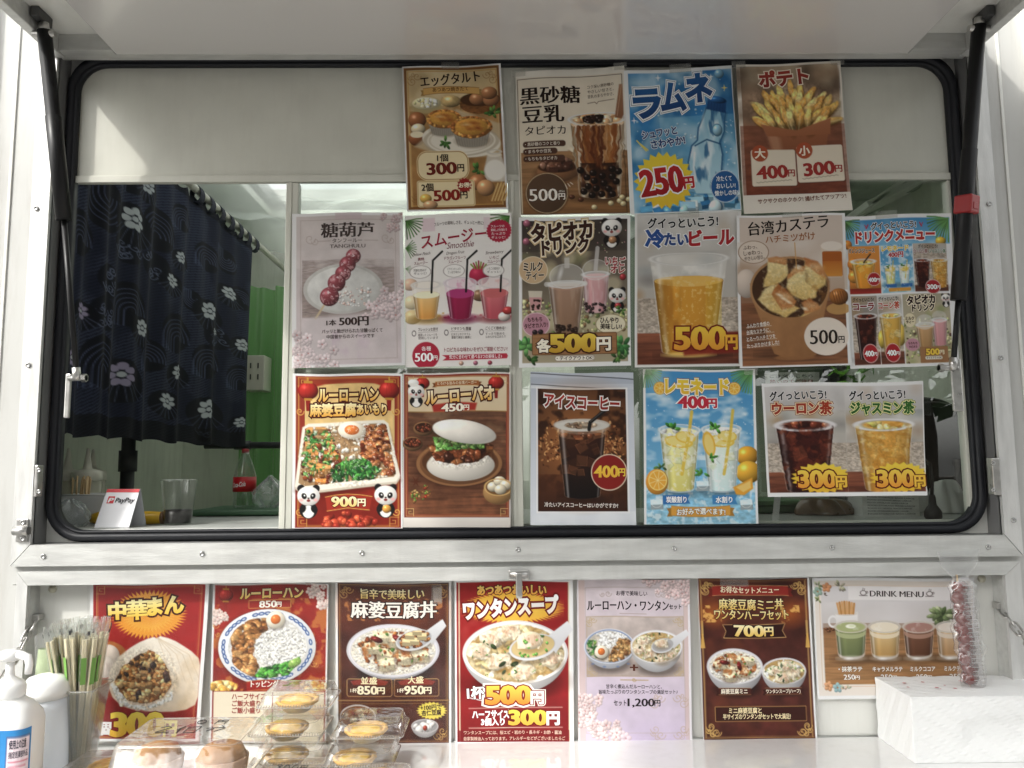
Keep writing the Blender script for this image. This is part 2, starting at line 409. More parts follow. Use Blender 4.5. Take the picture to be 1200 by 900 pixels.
        W = (I[i, j]*(1-b)+I[i, j+1]*b)*(1-a)+(I[i+1, j]*(1-b)+I[i+1, j+1]*b)*a
        W = np.clip(W*(1+(s.noise(gs, None, 2)-.5)[..., None]*2*grain*2), 0, 1); m = m[..., None]; s.img[sl] = s.img[sl]*(1-m)+W[sl]*m
    def bowl(s, cx, cy, rx, ry, h, col='e9e9ef', rim=.07, sh=.5):
        """a bowl: body below an elliptical opening; returns the opening's mask"""
        c = s.c(col); s.ell(cx+rx*.05, cy+h*.95, rx*.8, ry*.55, (.05, .03, .03), sh, 0, 6)
        P = [(cx-rx, cy)]+[(cx-rx*math.cos(t)*(1-.12*math.sin(t)), cy+h*math.sin(t)**.8+ry*.25*math.sin(t)) for t in np.linspace(.05, math.pi-.05, 30)]+[(cx+rx, cy)]
        xs = [p[0] for p in P]; ys = [p[1] for p in P]; sl, X, Y = s.win(min(xs), min(ys), max(xs), max(ys))
        d, ins = s.segd(P, X, Y, True); t = (X-cx)/rx; v = np.clip((Y-cy)/(h+ry*.3), 0, 1)
        sd = .95-.3*np.clip(t+.1, 0, 1)**2-.18*np.clip(-t, 0, 1)**2-.28*v**2
        s.put(sl, s.aa(np.where(ins, -d, d)), c*sd[..., None])
        s.ell(cx, cy, rx, ry, np.clip(c*1.04, 0, 1)); s.ring(cx, cy, rx*.985, ry*.985, max(1.5, rx*.012), c*.8, .5)
        M = s.ellmask(cx, cy+ry*.03, rx*(1-rim), ry*(1-rim*1.3)); s.put((slice(None), slice(None)), M, c*.72)
        return M
    def spoon(s, cx, cy, rx, ry, hx_, hy_, w, col='eeeef2'):
        c = s.c(col); s.ell(cx+3, cy+ry*.35, rx, ry, (.1, .05, .03), .35, -12, 3)
        a = math.atan2(hy_-cy, hx_-cx); nx, ny = -math.sin(a)*w, math.cos(a)*w
        s.poly([(cx+rx*.6-nx*.5, cy-ry*.55-ny*.5), (hx_-nx*.8, hy_-ny*.8), (hx_+nx*.8, hy_+ny*.8), (cx+rx*.85+nx*.6, cy+ry*.2+ny*.6)], np.clip(c, 0, 1), 1, 0, c2=c*.86)
        s.ell(cx, cy, rx, ry, c*.9, 1, -12); s.ell(cx, cy-ry*.06, rx*.92, ry*.86, c*.74, 1, -12)
        return s.ellmask(cx, cy-ry*.06, rx*.9, ry*.84, -12)
    def cup(s, cx, yt, yb, rt_, rb, ry, c1, c2, level=.12, glass='ffffff', ga=.35, ice=0, icepal=('c98a4a',), streak=0, streakc='ffffff', rimw=3, foam=None, pearls=0, rimc='f4f4f4', base=0):
        """a drink in a tapered cup; c1 > c2 liquid colours from top to bottom, ry half height of the rim ellipse"""
        N = 16; eb = ry*rb/rt_
        arc = lambda y, r, e: [(cx-r*math.cos(t), y+e*math.sin(t)) for t in np.linspace(0, math.pi, N)]
        body = [(cx-rt_, yt)]+arc(yb, rb, eb)+[(cx+rt_, yt)]+[(cx+rt_*math.cos(t), yt-ry*math.sin(t)) for t in np.linspace(0, math.pi, N)]
        M = s.polymask(body); yl = yt+(yb-yt)*level; rl = rt_+(rb-rt_)*level
        s.ell(cx+rt_*.1, yb+eb*.9, rb*1.25, eb*.9+3, (.05, .03, .02), .4, 0, 8)
        s.put((slice(None), slice(None)), M, s.c(glass), ga)
        L = s.polymask([(cx-rl*.97, yl)]+arc(yb-base, rb*.96, eb)+[(cx+rl*.97, yl)]+[(cx+rl*.97*math.cos(t), yl-ry*.9*math.sin(t)) for t in np.linspace(0, math.pi, N)])
        t = np.clip((s.Y-yl)/(yb-yl), 0, 1); r = rt_+(rb-rt_)*np.clip((s.Y-yt)/(yb-yt), 0, 1); q = np.clip((s.X-cx)/r, -1, 1)
        cc = s.c(c1)*(1-t[..., None])+s.c(c2)*t[..., None]; cc = cc*(1.06-.42*np.abs(q)**3+.1*np.exp(-((q+.45)/.16)**2))[..., None]
        al = (slice(None), slice(None)); s.put(al, L, np.clip(cc, 0, 1))
        if streak: s.tint(rt_*.28, streakc, .45, .62, streak, None, L, rt_*1.6)
        if ice:
            for _ in range(ice):
                x = cx+s.rng.uniform(-.75, .75)*rl; y = yl+s.rng.uniform(.0, .62)*(yb-yl); c = s.c(icepal[s.rng.integers(len(icepal))]); z = rt_*s.rng.uniform(.16, .3); g = s.rng.uniform(0, 6)
                pp = [(x+z*math.cos(g+i*1.57+.3*s.rng.random()), y+z*math.sin(g+i*1.57+.3*s.rng.random())) for i in range(4)]
                s.poly(pp, c, .42, 1, L); s.line(pp[:3], 2, np.clip(c*1.5+.1, 0, 1), .5, L); s.line([pp[2], pp[3], pp[0]], 2, c*.4, .4, L)
        if pearls:
            for _ in range(pearls):
                v = s.rng.random()**1.6; x = cx+s.rng.uniform(-.85, .85)*(rb+(rt_-rb)*v*.35); y = yb+eb*.5-v*(yb-yt)*.32; z = rt_*s.rng.uniform(.085, .115); s.ball(x, y, z, z, '1c0f0a', 0, L, .5, .4)
        S = s.polymask([(cx+rl*.96*math.cos(t), yl+ry*.88*math.sin(t)) for t in np.linspace(0, 2*math.pi, 40)])
        s.put(al, S, np.clip(s.c(foam or c1)*1.1+.02, 0, 1))
        if ice: s.chunks(S, 14, rt_*.1, rt_*.2, [tuple(np.clip(s.c(i)*1.15, 0, 1)) for i in icepal], .4, .3, .4)
        s.put(al, M*np.exp(-((q+.8)/.07)**2), (1, 1, 1), .45); s.put(al, M*np.exp(-((q-.86)/.05)**2), (1, 1, 1), .3)
        s.ring(cx, yt, rt_*1.05, ry*1.08, rimw*1.6, np.clip(s.c(rimc)*.8, 0, 1), .6); s.ring(cx, yt-1, rt_*1.05, ry*1.08, rimw, rimc, .95)
        return L
    def straw(s, pts, w, col): s.line(pts, w*1.15, np.clip(s.c(col)*.6, 0, 1)); s.line([(x-w*.1, y) for x, y in pts], w*.75, col)
    def flower(s, x, y, r, col='f3dde0', core='c98a8a', n=5):
        g = s.rng.uniform(0, 6)
        for k in range(n):
            a = g+2*math.pi*k/n; s.ball(x+r*.55*math.cos(a), y+r*.55*math.sin(a), r*.5, r*.42, col, math.degrees(a), None, .25, 0)
        s.ell(x, y, r*.17, r*.17, core)
    def blossom(s, pts, r, n, col='f1dcdf', spread=1.):
        for (x, y) in pts:
            for _ in range(n): s.flower(x+s.rng.normal(0, r*spread), y+s.rng.normal(0, r*spread), r*s.rng.uniform(.6, 1), np.clip(s.c(col)*s.rng.uniform(.9, 1.05), 0, 1))
    def leafy(s, x, y, r, n, cols=('3f6b2c', '5d8c3c', '2c4f22')):
        for _ in range(n):
            a = s.rng.uniform(0, 360); d = s.rng.uniform(.2, 1)*r
            s.ball(x+d*math.cos(R_(a)), y+d*math.sin(R_(a))*.7, r*.42, r*.2, cols[s.rng.integers(len(cols))], a, None, .4, .1)
    def palm(s, x, y, r, a0, a1, n=9, col='4c7a3a'):
        for k in range(n):
            a = R_(a0+(a1-a0)*k/(n-1)); s.line([(x, y), (x+r*.6*math.cos(a), y+r*.6*math.sin(a)), (x+r*math.cos(a)*.98, y+r*math.sin(a)*1.02+r*.06)], r*.07, np.clip(s.c(col)*s.rng.uniform(.75, 1.2), 0, 1))
    def panda(s, x, y, r, held=None):
        B = '1b1717'; W = 'f4f1ec'
        s.ell(x, y+r*1.35, r*.85, r*.8, B); s.ell(x, y+r*1.5, r*.55, r*.6, W)
        for q in (-1, 1): s.ell(x+q*r*.72, y-r*.72, r*.36, r*.36, B)
        s.ball(x, y, r*1.08, r*.92, W, 0, None, .22, 0)
        for q in (-1, 1):
            s.ell(x+q*r*.42, y+r*.02, r*.24, r*.3, B, 1, q*25); s.ell(x+q*r*.38, y-r*.04, r*.07, r*.08, 'ffffff'); s.ell(x+q*r*.68, y+r*.38, r*.2, r*.14, 'f0a6a0', .8, 0, 1)
        s.ell(x, y+r*.22, r*.1, r*.07, B); s.ell(x, y+r*.44, r*.17, r*.13, '8d2f2c')
        for q in (-1, 1): s.ell(x+q*r*.55, y+r*1.25, r*.3, r*.4, B, 1, q*-30)
        if held: s.ball(x+r*.1, y+r*1.3, r*.42, r*.4, held)
    def egg(s, x, y, rx, ry, rot=0):
        s.ell(x+rx*.1, y+ry*.25, rx, ry, (.1, .05, .02), .35, rot, 3); s.ball(x, y, rx, ry, 'fbf1dc', rot, None, .3, 0); s.ball(x, y-ry*.05, rx*.52, ry*.55, 'e9792b', rot, None, .3, .3)
    def lantern(s, x, y, r):
        s.line([(x, y-r*1.5), (x, y+r*2.1)], r*.12, 'c99a3a'); s.ball(x, y, r*1.15, r, 'b8241a', 0, None, .6, .2)
        for q in (-.55, 0, .55): s.ring(x, y, max(.15, abs(q))*r*1.9, r*.98, 1.2, '6b120d', .6)
        s.rect(x-r*.5, y-r*1.12, x+r*.5, y-r*.85, 'c08a2c'); s.rect(x-r*.45, y+r*.85, x+r*.45, y+r*1.1, 'c08a2c'); s.poly([(x-r*.28, y+r*1.1), (x+r*.28, y+r*1.1), (x+r*.2, y+r*2.3), (x-r*.2, y+r*2.3)], '8f1a12')
    def keyframe(s, x0, y0, x1, y1, col, w=3, g=9, k=26):
        s.border(x0, y0, x1, y1, w, col); s.border(x0+g, y0+g, x1-g, y1-g, w*.5, col, 0, .8)
        for (x, y, a, b) in ((x0, y0, 1, 1), (x1, y0, -1, 1), (x0, y1, 1, -1), (x1, y1, -1, -1)):
            P = [(0, 1.6), (1.6, 1.6), (1.6, .5), (.6, .5), (.6, 1.05), (1.1, 1.05)]
            s.line([(x+a*u*k, y+b*v*k) for u, v in P], w, col); s.line([(x+a*1.6*k, y), (x+a*1.6*k, y+b*.5*k)], w, col)
    def scroll(s, x, y, r, col, w=2., flip=1):
        s.line([(x+flip*r*(1-t/9)*math.cos(t), y+r*(1-t/9)*math.sin(t)) for t in np.linspace(0, 8, 22)], w, col)
    def ribbon(s, x0, x1, y, h, col, edge=None, sag=0, tail=16):
        n = 12; f = lambda t: y+sag*(2*t-1)**2
        for q, x in ((-1, x0), (1, x1)):
            s.poly([(x, f(0)-h*.3), (x+q*tail, f(0)-h*.25), (x+q*tail*.55, f(0)+h*.15), (x+q*tail, f(0)+h*.6), (x-q*6, f(0)+h*.6)], s.c(col)*.75)
        P = [(x0+(x1-x0)*t, f(t)-h/2) for t in np.linspace(0, 1, n)]+[(x0+(x1-x0)*t, f(t)+h/2) for t in np.linspace(1, 0, n)]
        s.poly(P, col)
        if edge: s.line(P[:n], 2.5, edge); s.line(P[n:], 2.5, edge)
    def T(s, txt, x0, x1, y, h, col, w=0., wy=None, halo=(), grad=None, rot=0., skew=0., jit=0., sag=0.):
        """lettering fitted between x0 and x1, em height h, centred on y; halo: ((growth in em, colour), ...) from outermost"""
        s.texts.append((txt, x0, x1, y, h, col, w, wy, halo, grad, rot, skew, sag))
    def kinds(s):
        """sort the lettering into title, price and caption"""
        big = max(t[4] for t in s.texts); out = {}
        for t in s.texts:
            k = 'price_lettering' if t[0] in ('円', '(税込)') or t[0].strip('0123456789,円') == '' else 'title_lettering' if t[4] > .42*big and t[3] < s.y0+.32*(s.y1-s.y0) else 'caption_lettering'
            out.setdefault(k, []).append(t)
        return out
    def lettering(s, texts=None):
        """all lettering as one list of (x, y, layer) vertices, faces and ink"""
        VV, FF, CC = [], [], []; nv = 0
        for ti, (txt, x0, x1, y, h, col, w, wy, halo, grad, rot, skew, sag) in enumerate(texts or s.texts):
            V0, _ = glyph(txt); a, b = V0[:, 0].min(), V0[:, 0].max(); sx = (x1-x0)/(b-a); xm = (x0+x1)/2
            lay = [(wy_, g, c, None, i) for i, (g, c) in enumerate(halo) for wy_ in (wy,)]+[(wy, 0., col, grad, len(halo))]
            for (wy_, g, c, gr, li) in lay:
                V, F = glyph(txt, w, wy_, g)
                if not F: continue
                q = (V[:, 1]-.36)                      # upwards, em units around the middle
                px = (V[:, 0]-(a+b)/2)*sx+q*h*skew; py = -q*h+sag*((px/(x1-x0)*2)**2)
                r = R_(rot); X = xm+px*math.cos(r)+py*math.sin(r); Y = y-px*math.sin(r)+py*math.cos(r)
                t = np.clip((q+.42)/.84, 0, 1)[:, None]; C = s.c(c)*np.ones((len(V), 3)) if gr is None else s.c(gr)*(1-t)+s.c(c)*t
                VV.append(np.column_stack([X, Y, np.full(len(V), 1+.22*li+.03*(ti % 9))])); CC.append(C); FF += [tuple(i+nv for i in f) for f in F]; nv += len(V)
        return (np.vstack(VV), FF, np.vstack(CC)) if VV else None

def to_lin(c):
    c = np.clip(c, 0, 1); return np.where(c <= .04045, c/12.92, ((c+.055)/1.055)**2.4)
def ink_mesh(name, V, F, C, m, parent, smooth=True):
    b = base(parent) if parent else Vector((0, 0, 0))
    me = bpy.data.meshes.new(name); V = np.asarray(V)-np.array(b)
    if isinstance(F, np.ndarray):
        me.vertices.add(len(V)); me.vertices.foreach_set('co', V.astype(np.float32).ravel())
        me.loops.add(F.size); me.loops.foreach_set('vertex_index', F.astype(np.int32).ravel())
        me.polygons.add(len(F)); me.polygons.foreach_set('loop_start', np.arange(0, F.size, F.shape[1], dtype=np.int32))
        try: me.polygons.foreach_set('loop_total', np.full(len(F), F.shape[1], dtype=np.int32))
        except Exception: pass
        me.update(calc_edges=True)
    else: me.from_pydata([tuple(v) for v in V], [], F); me.update()
    at = me.color_attributes.new('ink', 'FLOAT_COLOR', 'POINT')
    at.data.foreach_set('color', np.column_stack([(to_lin(C)*.93+.07*to_lin(C).mean(axis=1, keepdims=True))*.86, np.ones(len(C))]).astype(np.float32).ravel())
    if smooth: me.polygons.foreach_set('use_smooth', np.ones(len(me.polygons), bool))
    me.materials.append(m); o = bpy.data.objects.new(name, me); COL.objects.link(o)
    if parent: o.parent = parent
    return o
def quads(n, m):
    i = np.arange(n-1)[None, :]+n*np.arange(m-1)[:, None]; i = i.ravel()
    return np.column_stack([i, i+n, i+n+1, i+1])
# ------------------------------------------------------------------ the artwork of each sheet (units: picture units of its own sheet)
WHITE = 'ffffff'
def corner_orn(p, x0, y0, x1, y1, r, col, w=2.):
    for (x, y, a, b) in ((x0, y0, 1, 1), (x1, y0, -1, 1), (x0, y1, 1, -1), (x1, y1, -1, -1)):
        for k in (1, .6):
            p.scroll(x+a*r*.9*k, y+b*r*.45*k, r*.42*k, col, w, a); p.scroll(x+a*r*.4*k, y+b*r*.95*k, r*.42*k, col, w, -a)
def blurry(p, box, pal, n, r0, r1, soft=14, a=.7):
    clip = np.zeros((p.m, p.n)); sl, X, Y = p.win(*box); clip[sl] = p.boxm(box, X, Y)
    for _ in range(n): p.ell(p.rng.uniform(box[0], box[2]), p.rng.uniform(box[1], box[3]), p.rng.uniform(r0, r1), p.rng.uniform(r0, r1)*.7, pal[p.rng.integers(len(pal))], a, 0, soft, clip)
def wood(p, box, c1, c2, amp=.22):
    p.bg(c1, c2, box); p.mottle(260, amp, box, 12)
def street(p, box, yw):
    """out-of-focus stall scene with a gravel strip and a wooden table edge at yw"""
    p.bg('c9c5bf', 'b9b3aa', (box[0], box[1], box[2], yw)); blurry(p, (box[0], box[1], box[2], yw-170), ['8d8a86', 'dcdad6', 'a9927a', '9aa0a3', 'b58f62', 'e8e6e2'], 26, 20, 60)
    p.bg('b8aa9a', 'c2b5a6', (box[0], yw-190, box[2], yw)); p.mottle(14, .32, (box[0], yw-190, box[2], yw), 8); wood(p, (box[0], yw, box[2], box[3]), '8a5138', '6b3826', .3)
def eggtart_art():
    p = Print(30, 40, 612, 860, 11); p.bg('d9bf8d', 'cfae78', (38, 48, 600, 850)); p.mottle(160, .16); p.bg('b58a52', 'a2723c', (66, 270, 580, 850)); p.mottle(90, .25, (66, 270, 580, 850))
    p.tint(120, 'e8d7ae', .4, .7, .6, (66, 60, 590, 300)); p.border(40, 50, 600, 850, 14, '7a4a20', 0, .9); p.border(60, 70, 582, 832, 4, 'c99a4c')
    corner_orn(p, 62, 72, 582, 832, 60, '8a5a26')
    p.ell(165, 268, 92, 46, 'b8a572', 1, 0, 3); p.ball(165, 255, 84, 36, 'efe3b4', 0, None, .3); p.chunks(p.ellmask(165, 252, 74, 28), 26, 10, 18, ['f3e7b8', 'e7d593', 'fbf4d2'], 0, .2)
    p.ball(310, 245, 60, 34, 'd8b878'); p.mottle(20, .2, (250, 215, 370, 285))
    p.ell(480, 265, 120, 56, '7c4e24'); p.mottle(22, .35, (360, 220, 590, 320), 9); p.ell(480, 238, 116, 40, '4d2f15')
    for x, y in ((465, 235), (545, 245), (535, 205)): p.ball(x, y, 48, 36, 'b57a4c')
    p.ball(108, 350, 52, 46, 'a4653a'); p.ball(112, 400, 42, 30, 'f0dfb8'); p.ball(100, 455, 46, 40, '9c5c34'); p.ell(104, 432, 40, 18, 'f3e6c4')
    p.poly([(85, 500), (340, 290), (590, 380), (590, 560), (300, 570)], 'cdbb99', .8, 3)
    p.ell(360, 470, 228, 92, 'e9e2d2', 1, 6); p.ring(360, 470, 222, 88, 9, 'b9ab92', .7); p.ring(360, 468, 190, 70, 4, 'cfc3ac', .8)
    for x, y, r in ((265, 345, 104), (422, 395, 122)):
        p.ell(x+8, y+r*.62, r*.82, r*.34, '503010', .5, 0, 5); p.poly([(x-r*.95, y+5), (x+r*.95, y+5), (x+r*.72, y+r*.72), (x-r*.72, y+r*.72)], 'c9c2b4', 1, 1, None, '857d70'); p.ell(x, y+r*.72, r*.72, r*.22, '9a9284')
        for k in range(-6, 7): p.line([(x+k*r*.145, y+r*.12), (x+k*r*.11, y+r*.88)], 2.5, '7d7568', .7)
        p.ball(x, y, r, r*.52, 'c07c34', 0, None, .35, .1); p.chunks(p.ellmask(x, y, r, r*.52)-p.ellmask(x, y-2, r*.76, r*.38), 40, 8, 14, ['c9883c', 'dba04e', 'a8642a'], 0, .3, .1)
        p.ball(x, y-3, r*.78, r*.39, 'e2a43e', 0, None, .25, .15); [p.ell(x+dx*r, y-3+dy*r, r*rx_, r*ry_, '84330f', .8, 8, 5) for dx, dy, rx_, ry_ in ((-.3, -.1, .16, .07), (.12, -.16, .2, .06), (.3, .08, .17, .07), (-.1, .1, .1, .05))]; p.organic((x-r, y-r*.5, x+r, y+r*.5), 2.5, 24, .04, 9, 4); p.ell(x-r*.25, y-r*.12, r*.2, r*.05, 'fbe2a0', .6, 0, 2)
    p.leafy(265, 482, 40, 7); p.leafy(445, 640, 44, 8); p.leafy(550, 320, 44, 8)
    p.poly([(505, 560), (590, 560), (612, 640), (600, 705), (490, 705), (482, 640)], 'd9d4c8', .85, 2); p.ell(548, 640, 60, 58, 'f2eee4', .9, 0, 2); p.ell(548, 555, 42, 12, 'efe9dc', .8); p.ring(548, 538, 46, 14, 5, 'cfc8b8')
    p.ball(445, 705, 54, 44, 'b77746'); p.ball(488, 738, 52, 46, 'd29a66')
    for k in range(5): p.line([(520+k*18, 810), (560+k*18, 715)], 11, 'c79a55'); p.line([(520+k*18, 810), (560+k*18, 715)], 3, 'efd596')
    p.rect(96, 525, 398, 690, 'efdcae', 60); p.border(100, 529, 394, 686, 4, '9a6c30', 56)
    p.rect(92, 690, 424, 838, 'efdcae', 14); p.border(96, 694, 420, 834, 3, 'b48a4a', 12)
    p.ball(140, 790, 34, 26, 'e6b650'); p.ball(165, 825, 42, 24, 'd8a878')
    p.ribbon(150, 478, 178, 38, 'd9a95a', '8a5a20', 12); p.burst(366, 720, 44, 36, 14, '9a1c14')
    p.T('エッグタルト', 135, 485, 118, 70, '2c150a', .03, .012, rot=5); p.T('あつあつ焼きたて', 205, 415, 176, 28, '6b4014', .01, rot=2)
    p.T('1個', 215, 278, 565, 44, '2c150a', .02); p.T('300', 155, 322, 622, 92, '6d1c10', .045, .02, rot=2); p.T('円', 330, 368, 622, 46, '2c150a', .025)
    p.T('2個', 118, 186, 728, 48, '2c150a', .02); p.T('500', 188, 334, 772, 86, '8d1f12', .045, .02, rot=2); p.T('円', 340, 380, 774, 44, '2c150a', .025); p.T('お得!', 334, 400, 720, 30, 'fff3d0', .03)
    return p
def brownsugar_art():
    p = Print(35, 62, 655, 888, 12, paper=(.95, .93, .88)); p.bg('efe4cf', 'e6d8bd', (40, 100, 640, 880)); p.mottle(200, .05)
    wood(p, (52, 532, 668, 884), 'a97f55', '8a6038', .18); p.border(42, 106, 640, 884, 3, '3a2a1c')
    p.ell(255, 660, 122, 60, '3a2012', .5, 0, 8); p.ball(255, 645, 118, 58, '9a6a44', 0, None, .4, .1); p.ell(255, 618, 110, 34, '4a2c1a'); p.chunks(p.ellmask(255, 606, 100, 44), 26, 22, 32, ['6a4432', '7a5440', '4a2c20', '8a6450'], .3, .5, .3)
    L = p.cup(490, 355, 775, 160, 118, 36, 'd9b78c', 'e5cfa8', .06, 'e8dcc8', .5, 0, streak=.0)
    [p.line([(x0+p.rng.normal(0, 7)+ (490-x0)*.25*t_/5, 395+t_*(p.rng.uniform(40, 80))) for t_ in range(6)], p.rng.uniform(6, 26), c_, .75, L) for c_ in ('6b3212', '8a4a1c', 'a86a30', '5a280e') for x0 in p.rng.uniform(345, 635, 7)]; p.organic((320, 380, 660, 760), 9, 30, .05, 20, 8)
    B = p.polymask([(385, 600), (605, 600), (605, 812), (500, 830), (375, 812)])*L; p.tint(60, '2a140a', .3, .55, .9, None, B)
    for (x, y) in ((455, 655), (507, 672), (565, 635), (460, 700), (515, 712), (563, 676), (420, 680), (470, 742), (540, 745), (425, 730), (585, 705), (500, 775), (560, 775), (445, 780), (385, 640), (600, 650), (400, 760)): p.ball(x, y, 21, 19, '1d100a', 0, None, .55, .45)
    p.chunks(p.ellmask(490, 352, 140, 30), 30, 16, 30, ['d6a878', 'c08a58', 'efd9b8'], .4, .3, .5); p.chunks(p.ellmask(480, 352, 80, 26), 16, 18, 24, ['20110a', '2c1810'], 0, .4, .5)
    p.poly([(590, 350), (622, 165), (640, 165), (640, 340), (628, 358)], 'a87a58', 1, 1, None, '8a5a3c'); p.line([(604, 340), (634, 170)], 4, 'd6b090', .7)
    for x, y in ((455, 850), (550, 828), (600, 815), (620, 832), (652, 808), (615, 795)): p.ball(x, y, 17, 15, 'e3cf9a')
    for x, y in ((330, 790), (380, 806)): p.ball(x, y, 17, 13, '5a3320')
    p.ell(192, 768, 122, 118, '2c1a10', .4, 0, 3); p.ball(190, 765, 118, 114, '5b4330', 0, None, .12, 0); p.ring(190, 765, 118, 114, 4, 'cdb48c')
    for i, x1 in enumerate((306, 258, 300)): p.rect(64, 470+i*41, x1, 504+i*41, '54372a', 16)
    for k in range(3): p.line([(296+k*14, 720-k*6), (306+k*16, 742-k*12)], 4, 'f4ead8')
    p.T('黒砂糖', 58, 396, 210, 108, '24140c', .03, .004); p.T('豆乳', 68, 300, 318, 108, '24140c', .03, .004); p.T('タピオカ', 78, 308, 412, 58, '24140c', .012, -.004)
    for i, t in enumerate(('コク深い黒砂糖の', 'やさしい甘さと、', '豆乳のまろやかさ。')): p.T(t, 440, 590, 165+i*28, 21, '4a3628', rot=4)
    p.line([(440, 262), (480, 256), (490, 266), (500, 254), (590, 246)], 2.5, '4a3628')
    for i, (t, x) in enumerate((('黒砂糖のコクと香り', 272), ('まろやか豆乳', 224), ('もちもちタピオカ', 254))): p.T('・'+t, 76, x, 487+i*41, 22, 'f2e6d4', .01)
    p.T('500', 92, 248, 772, 98, 'fbf5ea', .02, -.004); p.T('円', 256, 292, 785, 40, 'fbf5ea', .02); p.T('(税込)', 258, 290, 756, 13, 'fbf5ea')
    return p
def ramune_art():
    p = Print(2, 55, 645, 875, 13, paper=(.95, .96, .96)); B = (26, 74, 640, 868); p.bg('1f6fae', '3f93c8', B); p.mottle(130, .22, B); p.bg('7cc0e0', 'bfe2ef', (200, 330, 640, 868), .5)
    p.tint(150, 'd9f0f8', .42, .75, .75, B); 
    for _ in range(60): p.ball(p.rng.uniform(40, 630), p.rng.uniform(90, 840), *(2*[p.rng.uniform(3, 9)]), 'cfeaf6', 0, None, .4, .3, .7)
    for _ in range(70): p.ell(p.rng.uniform(330, 630), p.rng.uniform(320, 760), p.rng.uniform(2, 6), p.rng.uniform(2, 9), 'eaf7fc', .8, p.rng.uniform(0, 180))
    p.chunks(p.polymask([(30, 830), (330, 760), (640, 720), (640, 868), (30, 868)]), 46, 26, 48, ['5aa6d2', '9fd0e8', 'd6eef8', '2f7fb8'], .7, .35, .5)
    p.ball(568, 98, 28, 27, '7fb8d8', 0, None, .5, .5)
    P = [(478, 290), (592, 318), (578, 375), (575, 430), (545, 490), (556, 560), (540, 680), (500, 775), (390, 770), (360, 690), (355, 590), (380, 500), (415, 470), (425, 400), (455, 345)]
    p.poly([(x+8, y+6) for x, y in P], '0e3a5e', .5, 4); p.poly(P, '8fc6e0', 1, 1, None, 'b9e0ee'); M = p.polymask(P); p.tint(60, 'eefaff', .5, .7, .8, None, M, 160); p.tint(40, '1f5f92', .56, .68, .8, None, M, 150)
    p.line([P[0], P[-1], P[-2], P[-3], P[-4], P[-5], P[-6]], 10, '1c5a8c', .8); p.line([P[1], P[2], P[3], P[4], P[5], P[6], P[7]], 9, '1c5a8c', .8); p.line([(400, 500), (470, 470), (548, 500)], 9, '174f80', .8)
    p.ball(535, 420, 30, 36, '9fd2ea'); p.ring(535, 420, 30, 36, 4, '2a6a9a', .8); p.line([(395, 540), (385, 620), (395, 700)], 12, 'ffffff', .7); p.ell(455, 345, 6, 40, 'ffffff', .5, 18, 2)
    p.poly([(492, 235), (600, 262), (592, 325), (478, 296)], '14538f', 1, 1, None, '0d3f74'); p.ball(546, 246, 56, 20, '1d68ab', 12)
    for k in range(6): p.line([(496+k*17, 256+k*4), (488+k*17, 300+k*4)], 3, '0a2f58', .6)
    for x, y, c in ((204, 100, 'ffffff'), (594, 180, 'ffe060'), (518, 112, 'ffffff'), (50, 345, 'ffffff')): p.burst(x, y, 18, 5, 4, c)
    for k in range(2): p.line([(60+k*20, 460+k*20), (112+k*10, 520-k*4)], 7, 'f0dc58')
    p.burst(208, 690, 178, 150, 22, 'f6dd2a', .92, 1, 'f2c81c'); p.ell(560, 738, 84, 90, '1a5c9c'); p.ring(560, 738, 84, 90, 4, 'e8f4fa')
    H = ((.12, WHITE), (.055, '0d2f5c'), (.045, WHITE))
    for t, a, b, y, h, r in (('ラ', 58, 205, 248, 195, 3), ('ム', 218, 352, 215, 190, 3), ('ネ', 370, 510, 175, 180, 3)): p.T(t, a, b, y, h, '1a5f9e', .05, None, ((.085, 'f4fafc'), (.055, '123a66'), (.042, 'f4fafc')), '123f7a', r)
    p.T('シュワッと', 92, 298, 418, 54, '123f7a', .04, None, ((.05, 'f4fafc'),), None, 8); p.T('さわやか!', 142, 342, 475, 54, '123f7a', .04, None, ((.05, 'f4fafc'),), None, 7)
    p.T('250', 72, 312, 690, 205, 'c01a20', .055, .03, ((.04, WHITE),), 'a01018', 6); p.T('円', 322, 380, 705, 72, 'c01a20', .05, None, ((.05, WHITE),), None, 4)
    for i, t in enumerate(('冷たくて', 'おいしい!', '懐かしの味!')): p.T(t, (512, 510, 498)[i], (600, 620, 632)[i], 695+i*40, 32, 'f4fafc', .02)
    return p
